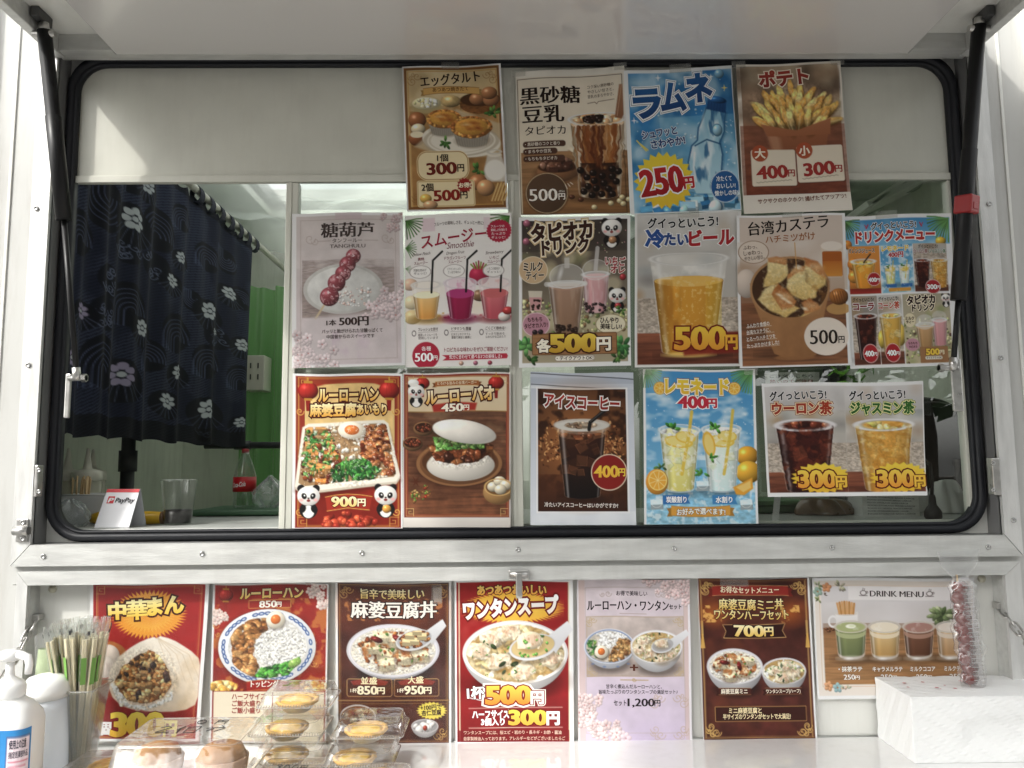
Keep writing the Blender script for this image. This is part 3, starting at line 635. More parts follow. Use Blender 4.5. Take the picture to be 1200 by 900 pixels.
def potato_art():
    p = Print(25, 28, 640, 872, 14, paper=(.94, .91, .86)); B = (48, 40, 622, 768); p.bg('b8a488', '8a4a30', B); blurry(p, (20, 40, 630, 400), ['cdbfa2', '7a6450', 'a08468', 'e0d4bc', '5c4a3c'], 24, 30, 90); p.mottle(150, .2, B); p.bg('7c3d26', '6b3020', (30, 380, 640, 768), .55); p.mottle(60, .2, (30, 400, 640, 768), 20)
    p.poly([(160, 345), (560, 330), (520, 530), (212, 530)], 'b5714a', 1, 1, None, '8f5434'); p.poly([(160, 345), (240, 350), (270, 530), (212, 530)], 'd9a884', .5, 8)
    rng = p.rng
    for row in range(5):
        for k in range(9+row % 2):
            f = (k-4.2)/4.5; x = 350+f*(215-row*8)+rng.uniform(-16, 16); y = 205+row*36+abs(f)*75-row*abs(f)*8+rng.uniform(-14, 14); a = 90+f*62+rng.uniform(-20, 20); L_ = rng.uniform(58, 82); w_ = rng.uniform(17, 23)
            c_ = p.c(['d9a850', 'e2b664', 'cc9444', 'e8c078'][rng.integers(4)]); p.ell(x+5, y+9, L_, w_, '5a3810', .55, a, 3); p.ball(x, y, L_, w_, c_, a, None, .5, .08)
            ca, sa = math.cos(R_(a)), math.sin(R_(a)); p.line([(x-ca*L_*.8-sa*w_*.2, y-sa*L_*.8-w_*.25*ca), (x+ca*L_*.8-sa*w_*.2, y+sa*L_*.8-w_*.25*ca)], w_*.45, 'f4dca0', .45)
            p.ell(x-abs(ca)*0-ca*L_*.9*np.sign(sa+.01), y-abs(sa)*L_*.9, w_*.5, w_*.45, np.clip(c_*1.15, 0, 1), .8, a, 2)
    p.organic((70, 130, 620, 420), 5, 30, .09, 12, 8)
    p.poly([(150, 372), (360, 408), (560, 350), (552, 440), (185, 440)], 'b5714a', 1, 1, None, 'a5643e')
    for x0, x1, y in ((84, 342, 516), (350, 616, 500)): p.rect(x0+4, y+6, x1+4, y+208, '401c10', 12, .4); p.rect(x0, y, x1, y+204, 'efe2cc', 12); p.line([(x0+25+i*12, y+182+4*(i % 2)-i*.8) for i in range(18)], 2.5, '8a7a60')
    p.ell(137, 536, 47, 46, 'b5522c'); p.ell(396, 524, 47, 46, 'b5522c')
    H = ((.06, 'f6e8d2'),)
    p.T('ポテト', 160, 440, 112, 98, 'a8382a', .05, None, H, '8a2820', 3); p.T('大', 108, 166, 538, 58, 'fff2dc', .035); p.T('小', 366, 426, 526, 58, 'fff2dc', .035)
    p.T('400', 115, 288, 640, 100, 'a8302a', .045, .03, rot=3); p.T('円', 294, 332, 648, 44, 'a8302a', .03); p.T('300', 388, 558, 628, 100, 'a8302a', .045, .03, rot=3); p.T('円', 564, 604, 634, 44, 'a8302a', .03)
    p.T('サクサクのホクホク! 揚げたてアツアツ!', 108, 612, 798, 30, '7a4024', .02, rot=2)
    return p
def tanghulu_art():
    p = Print(20, 22, 642, 876, 15, paper=(.96, .95, .95)); B = (44, 38, 622, 862); p.bg('d8ccc8', 'dccdd0', B); p.mottle(110, .07, B); p.bg('b8a8a4', 'a89690', (76, 285, 590, 605)); p.mottle(40, .2, (76, 285, 590, 605), 7); p.tint(120, 'e8dedc', .4, .7, .6, (44, 230, 622, 330))
    p.ell(310, 470, 225, 138, '7a6a66', .5, 0, 10); p.ball(305, 450, 222, 138, 'e4e2de', 0, None, .12, 0); p.ring(305, 450, 220, 136, 12, 'c4c0ba', .7); p.mottle(50, .1, (90, 310, 530, 590)); p.chunks(p.ellmask(370, 490, 110, 60), 60, 5, 11, ['efe6e2', 'e0c8c0', 'd8b4a8'], 0, .15)
    p.line([(150, 608), (215, 510), (390, 250)], 11, 'd8c09a')
    for x, y, r in ((362, 270, 42), (330, 315, 46), (304, 365, 44), (268, 415, 50), (228, 490, 54)):
        p.ball(x, y, r, r*.98, '96404a', 0, None, .5, .3); p.tint(16, 'e3b0b2', .55, .68, .7, None, p.ellmask(x, y, r*.9, r*.9)); p.tint(12, 'f8e8ea', .66, .74, .9, None, p.ellmask(x-4, y-6, r*.7, r*.6))
    p.poly([(76, 612), (300, 590), (590, 575), (600, 840), (60, 850)], 'dccfd0', .95, 8); p.tint(90, 'd4bccb', .5, .8, .7, (240, 680, 520, 850)); p.mottle(70, .05, (44, 600, 622, 860))
    p.blossom([(530, 540), (580, 490), (520, 575), (560, 570)], 32, 9, 'ecd8da'); p.blossom([(80, 800), (150, 830), (210, 835), (70, 840), (60, 750)], 30, 9, 'ecdadc'); p.blossom([(570, 60), (590, 90)], 24, 7, 'dcc4c4')
    p.rect(262, 22, 410, 62, 'd2b8be', 0, .6); p.border(66, 60, 600, 836, 3, 'b8a49c', 0, .8); 
    for x in (120, 545): p.scroll(x, 165, 32, 'b8a49a', 3); p.scroll(x+30, 180, 22, 'b8a49a', 3, -1)
    p.line([(165, 180), (235, 180)], 2, '9a857c'); p.line([(425, 180), (500, 180)], 2, '9a857c')
    p.T('糖葫芦', 184, 478, 122, 90, '3a2622', .03, .0); p.T('タンフールー', 246, 412, 181, 27, '4a3834', .01); p.T('TANGHULU', 232, 430, 211, 30, '4a3834', .012, -.008)
    p.T('1本', 210, 264, 634, 34, '3a2622', .025); p.T('500円', 282, 442, 628, 58, '3a2622', .04, .012); p.T('パッリと飴がけられた甘酸っぱくて', 184, 520, 681, 25, '4a3834', .012); p.T('中国昔からのスイーツです', 210, 474, 711, 24, '4a3834', .012)
    return p
def smoothie_art():
    p = Print(34, 30, 625, 874, 16, paper=(.97, .96, .95)); p.bg('f4f0ec', 'f1ece8'); p.rect(130, 50, 200, 125, 'e6ccd4', 0, .8); p.rect(470, 50, 520, 120, 'e6ccd4', 0, .6)
    p.palm(38, 60, 95, -10, 85); p.palm(612, 50, 105, 95, 190); p.palm(38, 215, 60, -50, 60); p.palm(38, 330, 30, -30, 50, 5)
    blurry(p, (34, 400, 625, 600), ['f3e4cf', 'f6ece2'], 8, 40, 70)
    for x, y, r, c in ((62, 420, 42, 'eac4a8'), (72, 520, 48, 'eeddb4'), (75, 600, 50, 'e6cf98')): p.ball(x, y, r, r*.8, c, 0, None, .35, .1)
    p.ball(445, 380, 56, 52, 'b8264c', 0, None, .4, .1)
    for k in range(7): p.line([(420+k*8, 340), (400+k*14, 300-abs(3-k)*-6)], 9, ('8a9a40', 'a83c4a')[k % 2])
    p.ball(450, 490, 46, 32, '8c6a4a')
    for cx, sp in ((165, 'e2b35c'), (338, 'b01e58'), (535, 'd0606a')):
        p.ell(cx, 615, 100, 26, sp, .75, 0, 5)
        for _ in range(16): a = p.rng.uniform(.1, math.pi-.1); d = p.rng.uniform(60, 110); p.ell(cx+d*math.cos(a), 610-(d-40)*.7*math.sin(a)*p.rng.random(), 7, 5, sp, .8)
    p.cup(152, 425, 600, 84, 58, 22, 'ecc683', 'd99a48', .32, 'f8f0e4', .75, 0, foam='efe0c0', rimc='f2ece6'); p.cup(340, 420, 600, 90, 60, 30, '9c1a4c', '8a1440', .32, 'efd9e2', .75, 0, foam='a02c68', rimc='eee2e8'); p.cup(530, 420, 600, 90, 60, 30, 'd07076', 'b84e5a', .32, 'f2e0e0', .75, 0, foam='b85a5c', rimc='f0e6e6')
    p.tint(22, 'e4a0c0', .55, .7, .7, (270, 400, 420, 450)); p.tint(22, 'f0c0b8', .55, .7, .6, (460, 400, 610, 450))
    for x in (180, 372, 564): p.line([(x, 468), (x+8, 290), (x+60, 242)], 11, '141414')
    p.ball(585, 608, 34, 26, 'f0e2da'); p.ball(605, 575, 30, 22, 'c03a3a')
    p.burst(556, 130, 72, 66, 24, 'b01c3c', .92)
    for x in (118, 305, 525): p.ell(x, 352, 60, 36, 'fbf8f4', .95); p.ring(x, 352, 60, 36, 2, '8a7a78')
    p.ell(148, 812, 76, 74, 'b5203c'); p.poly([(238, 812), (262, 826), (240, 842), (600, 836), (606, 822), (598, 808)], 'c02840')
    for i, x in enumerate((82, 262, 458)): p.ring(x, 690, 12, 16, 3, '4a4242'); p.line([(x+25, 685), (x+130, 683)], 1.5, '8a8080'); p.ball((345, 425, 505)[i], 858, 13, 12, ('d6a890', 'b06078', 'a83c50')[i])
    p.T('フルーツの美味しさを、ギュっと一杯に!', 195, 470, 82, 24, '5a4a48', .005, rot=1, sag=6); p.T('スムージー', 122, 486, 165, 86, 'a8203c', .02, rot=7); p.T('Smoothie', 268, 418, 205, 50, '8a4a58', 0, None, rot=5, skew=.3)
    for i, (t, x) in enumerate((('フルーツの', 548), ('美味しさを味わう', 555), ('たっぷり', 552), ('ギュっと!', 552))): p.T(t, x-38-6*(i == 1), x+38+6*(i == 1), 104+i*21, 17, 'fbe8ea', .01)
    for i, (a, b, c) in enumerate((('Yellow Peach', '黄桃', 'スムージー'), ('Dragon Fruit', 'ドラゴンフルーツ', 'スムージー'), ('Strawberry', 'いちご', 'スムージー'))):
        x = (122, 312, 530)[i]; p.T(a, x-48, x+52, 250, 24, '7a6a68', 0, None, rot=4, skew=.3); p.T(b, x-(18, 60, 26)[i], x+(18, 60, 26)[i], 280, 20, '8a3848', .01, rot=2); p.T(c, x-38, x+38, 302, 20, '8a3848', .01, rot=2)
        p.T(('芳醇な甘みが', 'ビタミンたっぷり', 'いちごの酸味が')[i], x-42, x+30, 342, 16, '5a4a48'); p.T(('ギュっと!', 'さっぱり味わい', 'ギュっと!')[i], x-40, x+32, 360, 16, '5a4a48')
        x = (105, 290, 480)[i]; p.T(('フレッシュな素材', 'ビタミンも豊富', 'ごくごく飲める!')[i], x, x+110, 670, 20, '5a4444', .008); p.T(('厳選したフルーツを', 'ビタミンやミネラル', 'すっきり飲める')[i], x, x+106, 700, 16, '6a5a58'); p.T(('使用しています', '豊富で美容と健康に', 'なめらかな口あたり')[i], x, x+112, 717, 16, '6a5a58')
    p.T('各種', 124, 176, 775, 26, 'ffeef0', .015); p.T('500', 88, 186, 820, 66, 'ffffff', .03, .01); p.T('円', 188, 212, 826, 28, 'ffffff', .02)
    p.T('トロピカルな味わいをぜひご堪能ください!', 250, 602, 784, 27, '9a3044', .01); p.T('気分に合わせて選べる3つの美味しさ♪', 278, 572, 823, 24, 'ffeef0', .015)
    return p
def tapioca_art():
    p = Print(20, 46, 638, 874, 17); B = (38, 66, 622, 850); p.bg('4a403a', 'b0a488', B); blurry(p, B, ['a89878', '6a5a4a', 'd8ccaa', '8a8a60', 'c4b890'], 50, 20, 60, 6, .6); p.bg('cfc6a0', 'd0c49a', (38, 560, 622, 740), .7)
    p.chunks(p.polymask([(40, 500), (620, 500), (620, 690), (40, 690)]), 220, 6, 14, ['a8b070', 'd6d098', '7a8a50', 'e6e0b8', '8a6a4a'], 0, .2, .1); p.bg('3a3230', '4a403a', (38, 66, 622, 240), .8)
    for _ in range(60): p.ell(p.rng.uniform(40, 620), p.rng.uniform(70, 260), 3, 3, ['f2e6c0', 'e8a0a8', 'a8c880'][p.rng.integers(3)], .8)
    for x, y in ((65, 80), (62, 182)): p.ball(x, y, 20, 20, 'b0647a')
    p.cup(445, 370, 570, 76, 60, 16, 'd8a8a8', 'c88e92', .05, 'e4dede', .6, 0, pearls=0, streak=.3); 
    for _ in range(26): p.ball(p.rng.uniform(385, 505), p.rng.uniform(525, 585), 8, 8, '3a2a2a')
    p.ell(445, 345, 74, 58, 'e8e8e6', .35); p.ring(445, 345, 74, 58, 3, 'f4f4f2', .6); p.line([(445, 345), (456, 225)], 22, 'dcd8d6', .75)
    p.cup(285, 420, 675, 102, 70, 20, 'a88670', '8a6a52', .05, 'e4dfd8', .6, 0, streak=.35, streakc='c8b09a'); p.chunks(p.polymask([(222, 640), (348, 640), (345, 690), (225, 690)]), 16, 12, 16, ['3a2820', '2c1c16'])
    p.ell(285, 375, 96, 70, 'e6e6e2', .45); p.ring(285, 375, 96, 70, 3, 'f4f4f2', .6); p.rect(160, 405, 400, 432, 'eceae6', 12, .7); p.rect(272, 272, 300, 330, 'd0ccc6', 5, .85); p.ell(250, 360, 10, 36, 'ffffff', .6, 15, 3)
    p.ell(100, 340, 80, 76, 'd8b890'); p.ring(100, 340, 80, 76, 3, 'f4ead0'); p.ell(115, 640, 76, 66, 'c890a0'); p.ring(115, 640, 76, 66, 3, 'f2dce0'); p.ell(528, 645, 86, 54, 'efe6c8'); p.ring(528, 645, 86, 54, 3, '8a7a50')
    p.poly([(72, 455), (150, 455), (140, 565), (84, 565)], 'e6dcc8', .9); p.poly([(78, 490), (146, 490), (140, 562), (85, 562)], 'd8a0a0'); p.chunks(p.polymask([(85, 500), (140, 500), (138, 562), (86, 562)]), 16, 6, 8, ['2c1c16'])
    p.panda(535, 115, 52, 'b8845a'); p.panda(565, 490, 44, 'b03038'); p.leafy(585, 570, 30, 6)
    p.leafy(60, 760, 60, 16, ('4a8a4a', '6aa85a', '356b38')); p.leafy(585, 770, 60, 16, ('4a8a4a', '6aa85a', '356b38')); p.leafy(80, 830, 40, 8); p.leafy(570, 830, 40, 8)
    p.rect(92, 690, 562, 808, 'a5764c', 8); p.mottle(160, .2, (92, 690, 562, 808), 10); p.border(92, 690, 562, 808, 4, '6b4426', 8); p.rect(218, 812, 438, 842, 'fbf6e8', 14); p.border(218, 812, 438, 842, 2, '6a4a3a', 14)
    H = ((.13, 'd6bc8c'), (.07, 'fbf0d6'))
    p.T('タピオカ', 92, 424, 128, 112, '3a1c14', .055, None, H, rot=3); p.T('ドリンク', 150, 404, 212, 92, '3a1c14', .055, None, H, rot=3)
    p.T('ミルク', 46, 152, 322, 56, '3a1c14', .035, None, ((.05, 'fbf0d6'),), rot=3); p.T('ティー', 60, 158, 370, 50, '3a1c14', .035, None, ((.05, 'fbf0d6'),), rot=3)
    p.T('いちご', 500, 610, 302, 52, 'a8343c', .04, None, ((.07, 'fbeee6'),), rot=-3); p.T('オレ', 530, 606, 346, 48, 'a8343c', .04, None, ((.07, 'fbeee6'),), rot=-3); p.ball(597, 388, 18, 18, 'b03038')
    p.T('もちもち', 68, 148, 612, 28, '3a1c14', .02, rot=3); p.T('タピオカ入り!', 50, 178, 645, 30, '3a1c14', .02, rot=5); p.ball(108, 682, 15, 14, '2c2024'); p.ball(140, 680, 15, 14, '2c2024')
    p.T('ひんやり', 470, 570, 625, 36, '2c1c16', .025, rot=-2); p.T('美味しい!', 470, 588, 660, 34, '2c1c16', .025, rot=-2)
    p.T('各', 122, 190, 758, 74, 'fff8e4', .05, None, ((.07, '4a2410'),)); p.T('500', 196, 446, 742, 132, 'f6d84a', .06, .045, ((.06, '4a2410'),), 'c89a20'); p.T('円', 452, 524, 752, 80, 'fff8e4', .045, None, ((.07, '4a2410'),)); p.T('・テイクアウトOK!', 228, 430, 827, 25, '3a2a20', .02)
    return p
def beer_art():
    p = Print(36, 24, 630, 876, 18, paper=(.93, .93, .92)); B = (50, 30, 612, 862); street(p, B, 690)
    p.bg('e6e4e0', 'c8c4be', (50, 30, 612, 240), .6)
    p.cup(335, 285, 790, 215, 150, 34, 'd99a2a', 'c98a1c', .24, 'efece4', .45, 0, foam='d6a94e', rimw=4, rimc='e8e6e2'); L = p.polymask([(150, 400), (525, 400), (470, 800), (200, 800)]); p.bg('f2c22c', 'f6d848', (430, 410, 520, 700), .35); p.tint(16, 'f6dc9a', .6, .72, .5, None, L); p.tint(70, 'a86a14', .5, .72, .6, None, L, 260)
    p.tint(60, 'fbf8f0', .5, .72, .55, (125, 320, 540, 395)); p.ell(335, 810, 140, 16, 'f4d070', .8, 0, 2)
    p.poly([(265, 690), (610, 690), (610, 800), (310, 815)], '8a2416', .9, 4)
    p.T('グイっといこう!', 108, 498, 80, 62, '141416', .035, None, ((.05, 'f2f2f0'),), rot=1); p.T('冷', 98, 196, 170, 104, '24509a', .05, None, ((.05, 'f6f6f4'),), rot=-2); p.T('たい', 202, 332, 172, 78, '2a4a8a', .05, None, ((.06, 'f6f6f4'),)); p.T('ビール', 340, 585, 170, 98, 'b01c24', .05, None, ((.05, 'f6f6f4'),))
    p.T('500', 262, 536, 718, 172, 'f7d838', .05, .03, ((.05, '7a1a0c'),), 'e8961c'); p.T('円', 542, 605, 745, 88, 'f4b428', .045, None, ((.06, '7a1a0c'),))
    return p
def castella_art():
    p = Print(20, 30, 630, 876, 19); B = (36, 42, 614, 866); p.bg('ddcdc0', 'c9b09a', B); blurry(p, (20, 180, 630, 460), ['e6dcd2', 'cdb8a4', 'b89a80'], 18, 50, 110, 16); wood(p, (36, 470, 614, 866), '7a4e32', '8a5a3a', .3); p.bg('c8b4a4', 'a88468', (36, 330, 614, 520), .5)
    p.ball(70, 410, 60, 80, 'd6c6b8', 0, None, .3, 0); p.rect(490, 200, 606, 390, 'e2d0b8', 14, .8); p.rect(496, 245, 606, 385, 'b05c14', 10); p.bg('c8741c', 'e9a840', (498, 300, 604, 384), .7); p.ell(550, 215, 60, 26, 'efe4d8', .9)
    p.ell(575, 565, 66, 32, 'c89a58', .9); p.ball(580, 498, 52, 46, 'a8682a'); [p.line([(545+i*14, 470), (560+i*14, 535)], 4, '6a3a12', .8) for i in range(5)]
    p.ell(320, 800, 180, 36, '2c160c', .5, 0, 10)
    p.poly([(88, 410), (532, 410), (440, 815), (370, 835), (290, 835), (212, 800)], 'b98654', 1, 1, None, '94643a'); p.ell(325, 825, 112, 16, '94643a'); p.ell(310, 440, 222, 176, 'b88a5c'); p.ell(310, 442, 210, 164, '4a2e1a'); M = p.ellmask(310, 440, 208, 166)
    def cake(top, side, c1='b9713a', c2='f0dca0'):
        p.poly([(x+5, y+12) for x, y in side], '3a1e0c', .6, 10); p.poly(side, c2, 1, 2, None, 'dcb868'); p.poly(top, c1, 1, 2, None, 'cf8d4e')
        xs = [q[0] for q in top]; ys = [q[1] for q in top]; p.ell(sum(xs)/len(xs), sum(ys)/len(ys)-6, (max(xs)-min(xs))*.3, (max(ys)-min(ys))*.13, 'f6d8a4', .55, 8, 6)
    cake([(395, 275), (470, 300), (505, 345), (515, 400), (470, 370), (400, 315)], [(400, 300), (470, 352), (515, 392), (512, 432), (450, 460), (405, 430), (385, 360)])
    cake([(190, 270), (240, 262), (300, 282), (296, 312), (245, 300), (195, 292)], [(190, 286), (245, 298), (300, 308), (302, 370), (270, 400), (225, 425), (165, 432), (170, 390), (185, 350)])
    cake([(300, 365), (350, 325), (400, 320), (395, 350), (345, 362), (300, 395)], [(300, 385), (345, 355), (395, 345), (400, 410), (460, 460), (450, 500), (380, 512), (320, 480), (292, 440)], 'c88848', 'f4e2a4')
    cake([(375, 525), (420, 500), (460, 530), (478, 565), (440, 580), (385, 590)], [(385, 585), (440, 576), (478, 562), (470, 590), (400, 606), (360, 606)], 'b06a34')
    cake([(205, 470), (245, 415), (290, 450), (345, 515), (330, 545), (262, 560)], [(130, 500), (170, 440), (205, 425), (245, 420), (210, 470), (262, 555), (330, 540), (362, 555), (280, 606), (240, 585), (190, 560)], 'a9622c')
    p.tint(15, 'fff4cc', .55, .7, .28, (150, 280, 530, 606), M); p.tint(40, 'b87628', .6, .72, .3, (150, 280, 530, 606), M); p.organic((120, 265, 520, 610), 3.5, 34, .05, 9, 8)
    for x, y in ((250, 478), (275, 500), (300, 518), (355, 330), (365, 322), (390, 560)): p.ell(x, y, 16, 6, 'fff6dc', .85, 24, 2)
    p.line([(345, 190), (350, 300), (352, 345)], 5, 'd8a050', .9)
    p.poly([(88, 470), (140, 560), (250, 605), (370, 605), (480, 560), (532, 455), (440, 815), (370, 835), (290, 835), (212, 800)], 'b98654', .96, 1, None, '98683e'); p.mottle(80, .1, (150, 600, 480, 820))
    p.ell(112, 235, 86, 64, 'e6d6c6', .9); p.ring(112, 235, 86, 64, 3, '8a6a50'); p.ell(502, 715, 122, 104, 'efe2d4'); 
    p.T('台湾カステラ', 84, 535, 92, 82, '1e1410', .022, .006, rot=4); p.T('ハチミツがけ', 180, 458, 162, 48, 'a8683a', .015, rot=2)
    for i, (t, a, b) in enumerate((('ふわっ、', 54, 132), ('しゅわっ、', 56, 160), ('やさしい甘さ。', 60, 172))): p.T(t, a, b, 208+i*30, 26+4*(i == 1), '5a4030', .005, rot=6)
    for i, (t, b) in enumerate((('ふんわり食感の', 190), ('台湾カステラに、', 194), ('とろ〜りハチミツを', 220), ('たっぷりかけました!', 240))): p.T(t, 64, b, 640+i*36, 26, 'fbf4ea', .012, rot=6)
    for i in range(4): p.line([(64, 656+i*36), (200+i*14, 646+i*36)], 2, 'fbf4ea')
    p.T('500', 412, 562, 716, 112, '2c2018', .02, -.002); p.T('円', 568, 600, 734, 42, '2c2018', .02)
    return p
def tea_cup(p, cx, yt, yb, r, dark, w=3):
    mt = '8a3a1c' if dark else 'f4dc90'; m2 = '1c0806' if dark else 'b87a1c'
    if dark: L = p.cup(cx, yt, yb, r, r*.72, r*.2, '4a1a12', '2c0c08', .02, 'e0d8d0', .4, 12, ('7a3420', '9a5230', '3a140c'), rimw=w, rimc='e8e4e6')
    else: L = p.cup(cx, yt, yb, r, r*.72, r*.2, 'd9a040', 'c98a28', .02, 'efe8d8', .4, 12, ('f0cf80', 'e2b050', 'c08828'), rimw=w, rimc='eeecec')
    p.tint(r*.22, mt, .54, .7, .55, None, L, r*.16); p.tint(r*.3, m2, .55, .7, .45, None, L, r*.2); p.organic((cx-r*.9, yt+r*.25, cx+r*.9, yb), r*.04, r*.2, .06, r*.06, 6)
def lemon_glass(p, cx, yt, yb, rt_, rb, ry, c1, c2):
    L = p.cup(cx, yt, yb, rt_, rb, ry, c1, c2, .04, 'e8f6fa', .5, 16, ('eef8f4', 'd8eed8', 'f4f0b0'), rimw=3, rimc='f4fbfc', base=8)
    for dx, dy, rr in ((-.05, .2, .72), (.3, .12, .5)): p.ell(cx+dx*rt_, yt+dy*(yb-yt), rt_*rr, ry*1.1, 'f2c838', .95, 6); p.ell(cx+dx*rt_, yt+dy*(yb-yt)-2, rt_*rr*.86, ry*.88, 'f8e68a', .95, 6)
    p.line([(cx+rt_*.62, yt-(yb-yt)*.32), (cx+rt_*.5, yt), (cx+rt_*.1, yt+(yb-yt)*.75)], rt_*.16, 'ecc83c', .9); p.leafy(cx-rt_*.3, yt-ry*.3, rt_*.4, 6, ('3f8a2c', '5caa3c', '2c6a22')); p.tint(20, 'ffffff', .58, .7, .5, None, L)
def drinkmenu_art():
    p = Print(12, 30, 640, 876, 20); p.bg('3f8fc4', '7fc0e4', (20, 52, 628, 200)); p.tint(120, 'dff0f8', .45, .75, .6, (20, 52, 628, 200)); p.palm(22, 60, 90, -10, 110, 12, '5a8a4a'); p.palm(620, 60, 120, 90, 190, 12, '5a8a4a'); p.ball(575, 185, 30, 24, 'f0c030'); p.ball(35, 190, 26, 26, 'e89030')
    B = (36, 198, 218, 466); p.bg('e8973a', 'd9822a', B); p.ball(65, 300, 36, 34, 'e88a20'); p.ball(65, 370, 36, 34, 'f0a030'); p.rect(36, 436, 218, 466, 'a82a1c'); p.cup(122, 285, 425, 72, 48, 14, 'f0a828', 'e09018', .08, 'f4e8d0', .5, 6, ('f8d070', 'f0b840')); p.line([(125, 290), (165, 245)], 8, '1a1a1a'); p.ell(180, 385, 38, 38, 'b01c24'); p.ring(180, 385, 38, 38, 3, 'f4e8e0')
    B = (222, 198, 408, 466); p.bg('4a9ad0', '8ac8e4', B); p.tint(40, 'e4f4fa', .45, .7, .7, B); lemon_glass(p, 275, 320, 420, 32, 24, 8, 'e8e8a0', 'd8e090'); lemon_glass(p, 355, 320, 420, 32, 24, 8, 'e4f0e0', 'd0e8e4'); p.rect(245, 418, 308, 436, '2a6ab0', 3); p.rect(335, 418, 398, 436, '2a6ab0', 3); p.rect(262, 440, 388, 460, 'e0a038', 6); p.tint(20, 'ffffff', .6, .7, .6, B)
    B = (412, 198, 606, 466); street(p, B, 430); tea_cup(p, 460, 292, 440, 46, True); tea_cup(p, 560, 292, 440, 50, False); p.ell(516, 440, 44, 40, 'b01c24'); p.ring(516, 440, 44, 40, 3, 'f4e8e0')
    for B in ((40, 478, 190, 858), (194, 478, 330, 858)): street(p, B, 790)
    p.ball(315, 700, 30, 60, 'f0cc50'); p.ball(205, 720, 22, 50, 'e8c848')
    p.cup(118, 590, 820, 66, 48, 16, '3a140c', '200a06', .02, 'e0d8d0', .4, 12, ('7a3420', '5a2818'), rimc='eae6e6'); p.cup(262, 590, 800, 64, 46, 16, 'dcb04c', 'c8962c', .02, 'efe8d8', .4, 12, ('f4dc90', 'e8c060'), rimc='eeecea')
    for x in (134, 264): p.ell(x, 796, 44, 52, 'b01c24'); p.ring(x, 796, 44, 52, 3, 'f4e8e0')
    B = (336, 478, 606, 858); p.bg('b0a890', 'c8bc98', B); blurry(p, B, ['8a8a60', 'd8ccaa', '5a4a3a', 'c4b890', 'a0a870'], 40, 14, 34, 4, .7); p.chunks(p.polymask([(336, 600), (606, 600), (606, 858), (336, 858)]), 120, 4, 10, ['a8b070', 'd6d098', '7a8a50', 'e6e0b8', '5a4030'], 0, .2, .1)
    p.cup(540, 625, 760, 44, 34, 10, 'd8a0a0', 'c88a8e', .05, 'e4dede', .6); p.ell(540, 608, 42, 34, 'e8e8e6', .4); p.cup(456, 650, 780, 52, 38, 12, 'c8a070', 'a88050', .1, 'e4dfd8', .6); p.ell(456, 635, 50, 42, 'e8e8e4', .5); p.ell(372, 622, 32, 38, 'e8dcb8'); p.ell(380, 756, 40, 34, 'c890a0'); p.rect(420, 770, 580, 858, 'a5764c', 4); p.panda(585, 505, 24); p.rect(448, 822, 545, 840, 'f4f0e0', 8)
    p.T('グイっといこう!', 175, 435, 90, 42, '141416', .035, None, ((.06, WHITE),)); p.T('ドリンクメニュー', 85, 540, 148, 72, 'c02a24', .055, None, ((.07, WHITE),), rot=1)
    for q in (-1, 1): p.line([(308+q*150, 80), (308+q*160, 100)], 7, 'c0304a'); p.line([(308+q*168, 80), (308+q*160, 96)], 5, 'c0304a')
    p.T('オレンジジュース', 38, 190, 224, 28, '3a1c14', .03, None, ((.06, 'fbeed8'),)); p.T('400', 148, 192, 388, 32, WHITE, .04); p.T('円', 192, 212, 390, 20, WHITE, .03)
    p.T('レモネード', 232, 384, 220, 32, 'f2d030', .05, None, ((.07, 'fbf8ea'),)); p.T('400円', 268, 352, 255, 34, 'c02a3a', .045, None, ((.06, WHITE),))
    p.T('グイっといこう!', 442, 555, 214, 22, '222222', .02); p.T('ウーロン茶', 414, 494, 242, 26, '8a2a1a', .03, None, ((.06, WHITE),)); p.T('ジャスミン茶', 504, 600, 242, 24, '3a6a24', .03, None, ((.06, WHITE),)); p.T('300', 482, 536, 441, 36, WHITE, .04); p.T('円', 537, 556, 444, 20, WHITE, .03)
    p.T('グイっといこう!', 48, 170, 498, 24, '222222', .025); p.T('コーラ', 50, 168, 536, 48, '8a2018', .05, None, ((.06, WHITE),)); p.T('グイっといこう!', 198, 312, 498, 24, '222222', .025); p.T('コーン茶', 196, 316, 536, 42, 'c04a24', .045, None, ((.06, WHITE),))
    for x in (134, 264): p.T('400', x-34, x+16, 796, 40, WHITE, .045); p.T('円', x+17, x+36, 800, 22, WHITE, .03)
    p.T('タピオカ', 362, 520, 512, 54, '2c1410', .05, None, ((.08, 'fbf0d6'),), rot=2); p.T('ドリンク', 388, 514, 555, 44, '2c1410', .05, None, ((.08, 'fbf0d6'),), rot=2); p.T('ミルク', 346, 396, 612, 22, '3a1c14', .03); p.T('ティー', 350, 394, 632, 20, '3a1c14', .03); p.T('もちもち', 356, 406, 748, 16, '3a1c14', .02); p.T('タピオカ', 358, 404, 768, 16, '3a1c14', .02)
    p.T('500', 454, 528, 798, 46, 'f6d040', .05, None, ((.05, '6a3a14'),)); p.T('円', 530, 556, 802, 26, 'f6e8c0', .04); p.T('テイクアウトOK!', 454, 540, 831, 13, '3a2a20', .02)
    return p
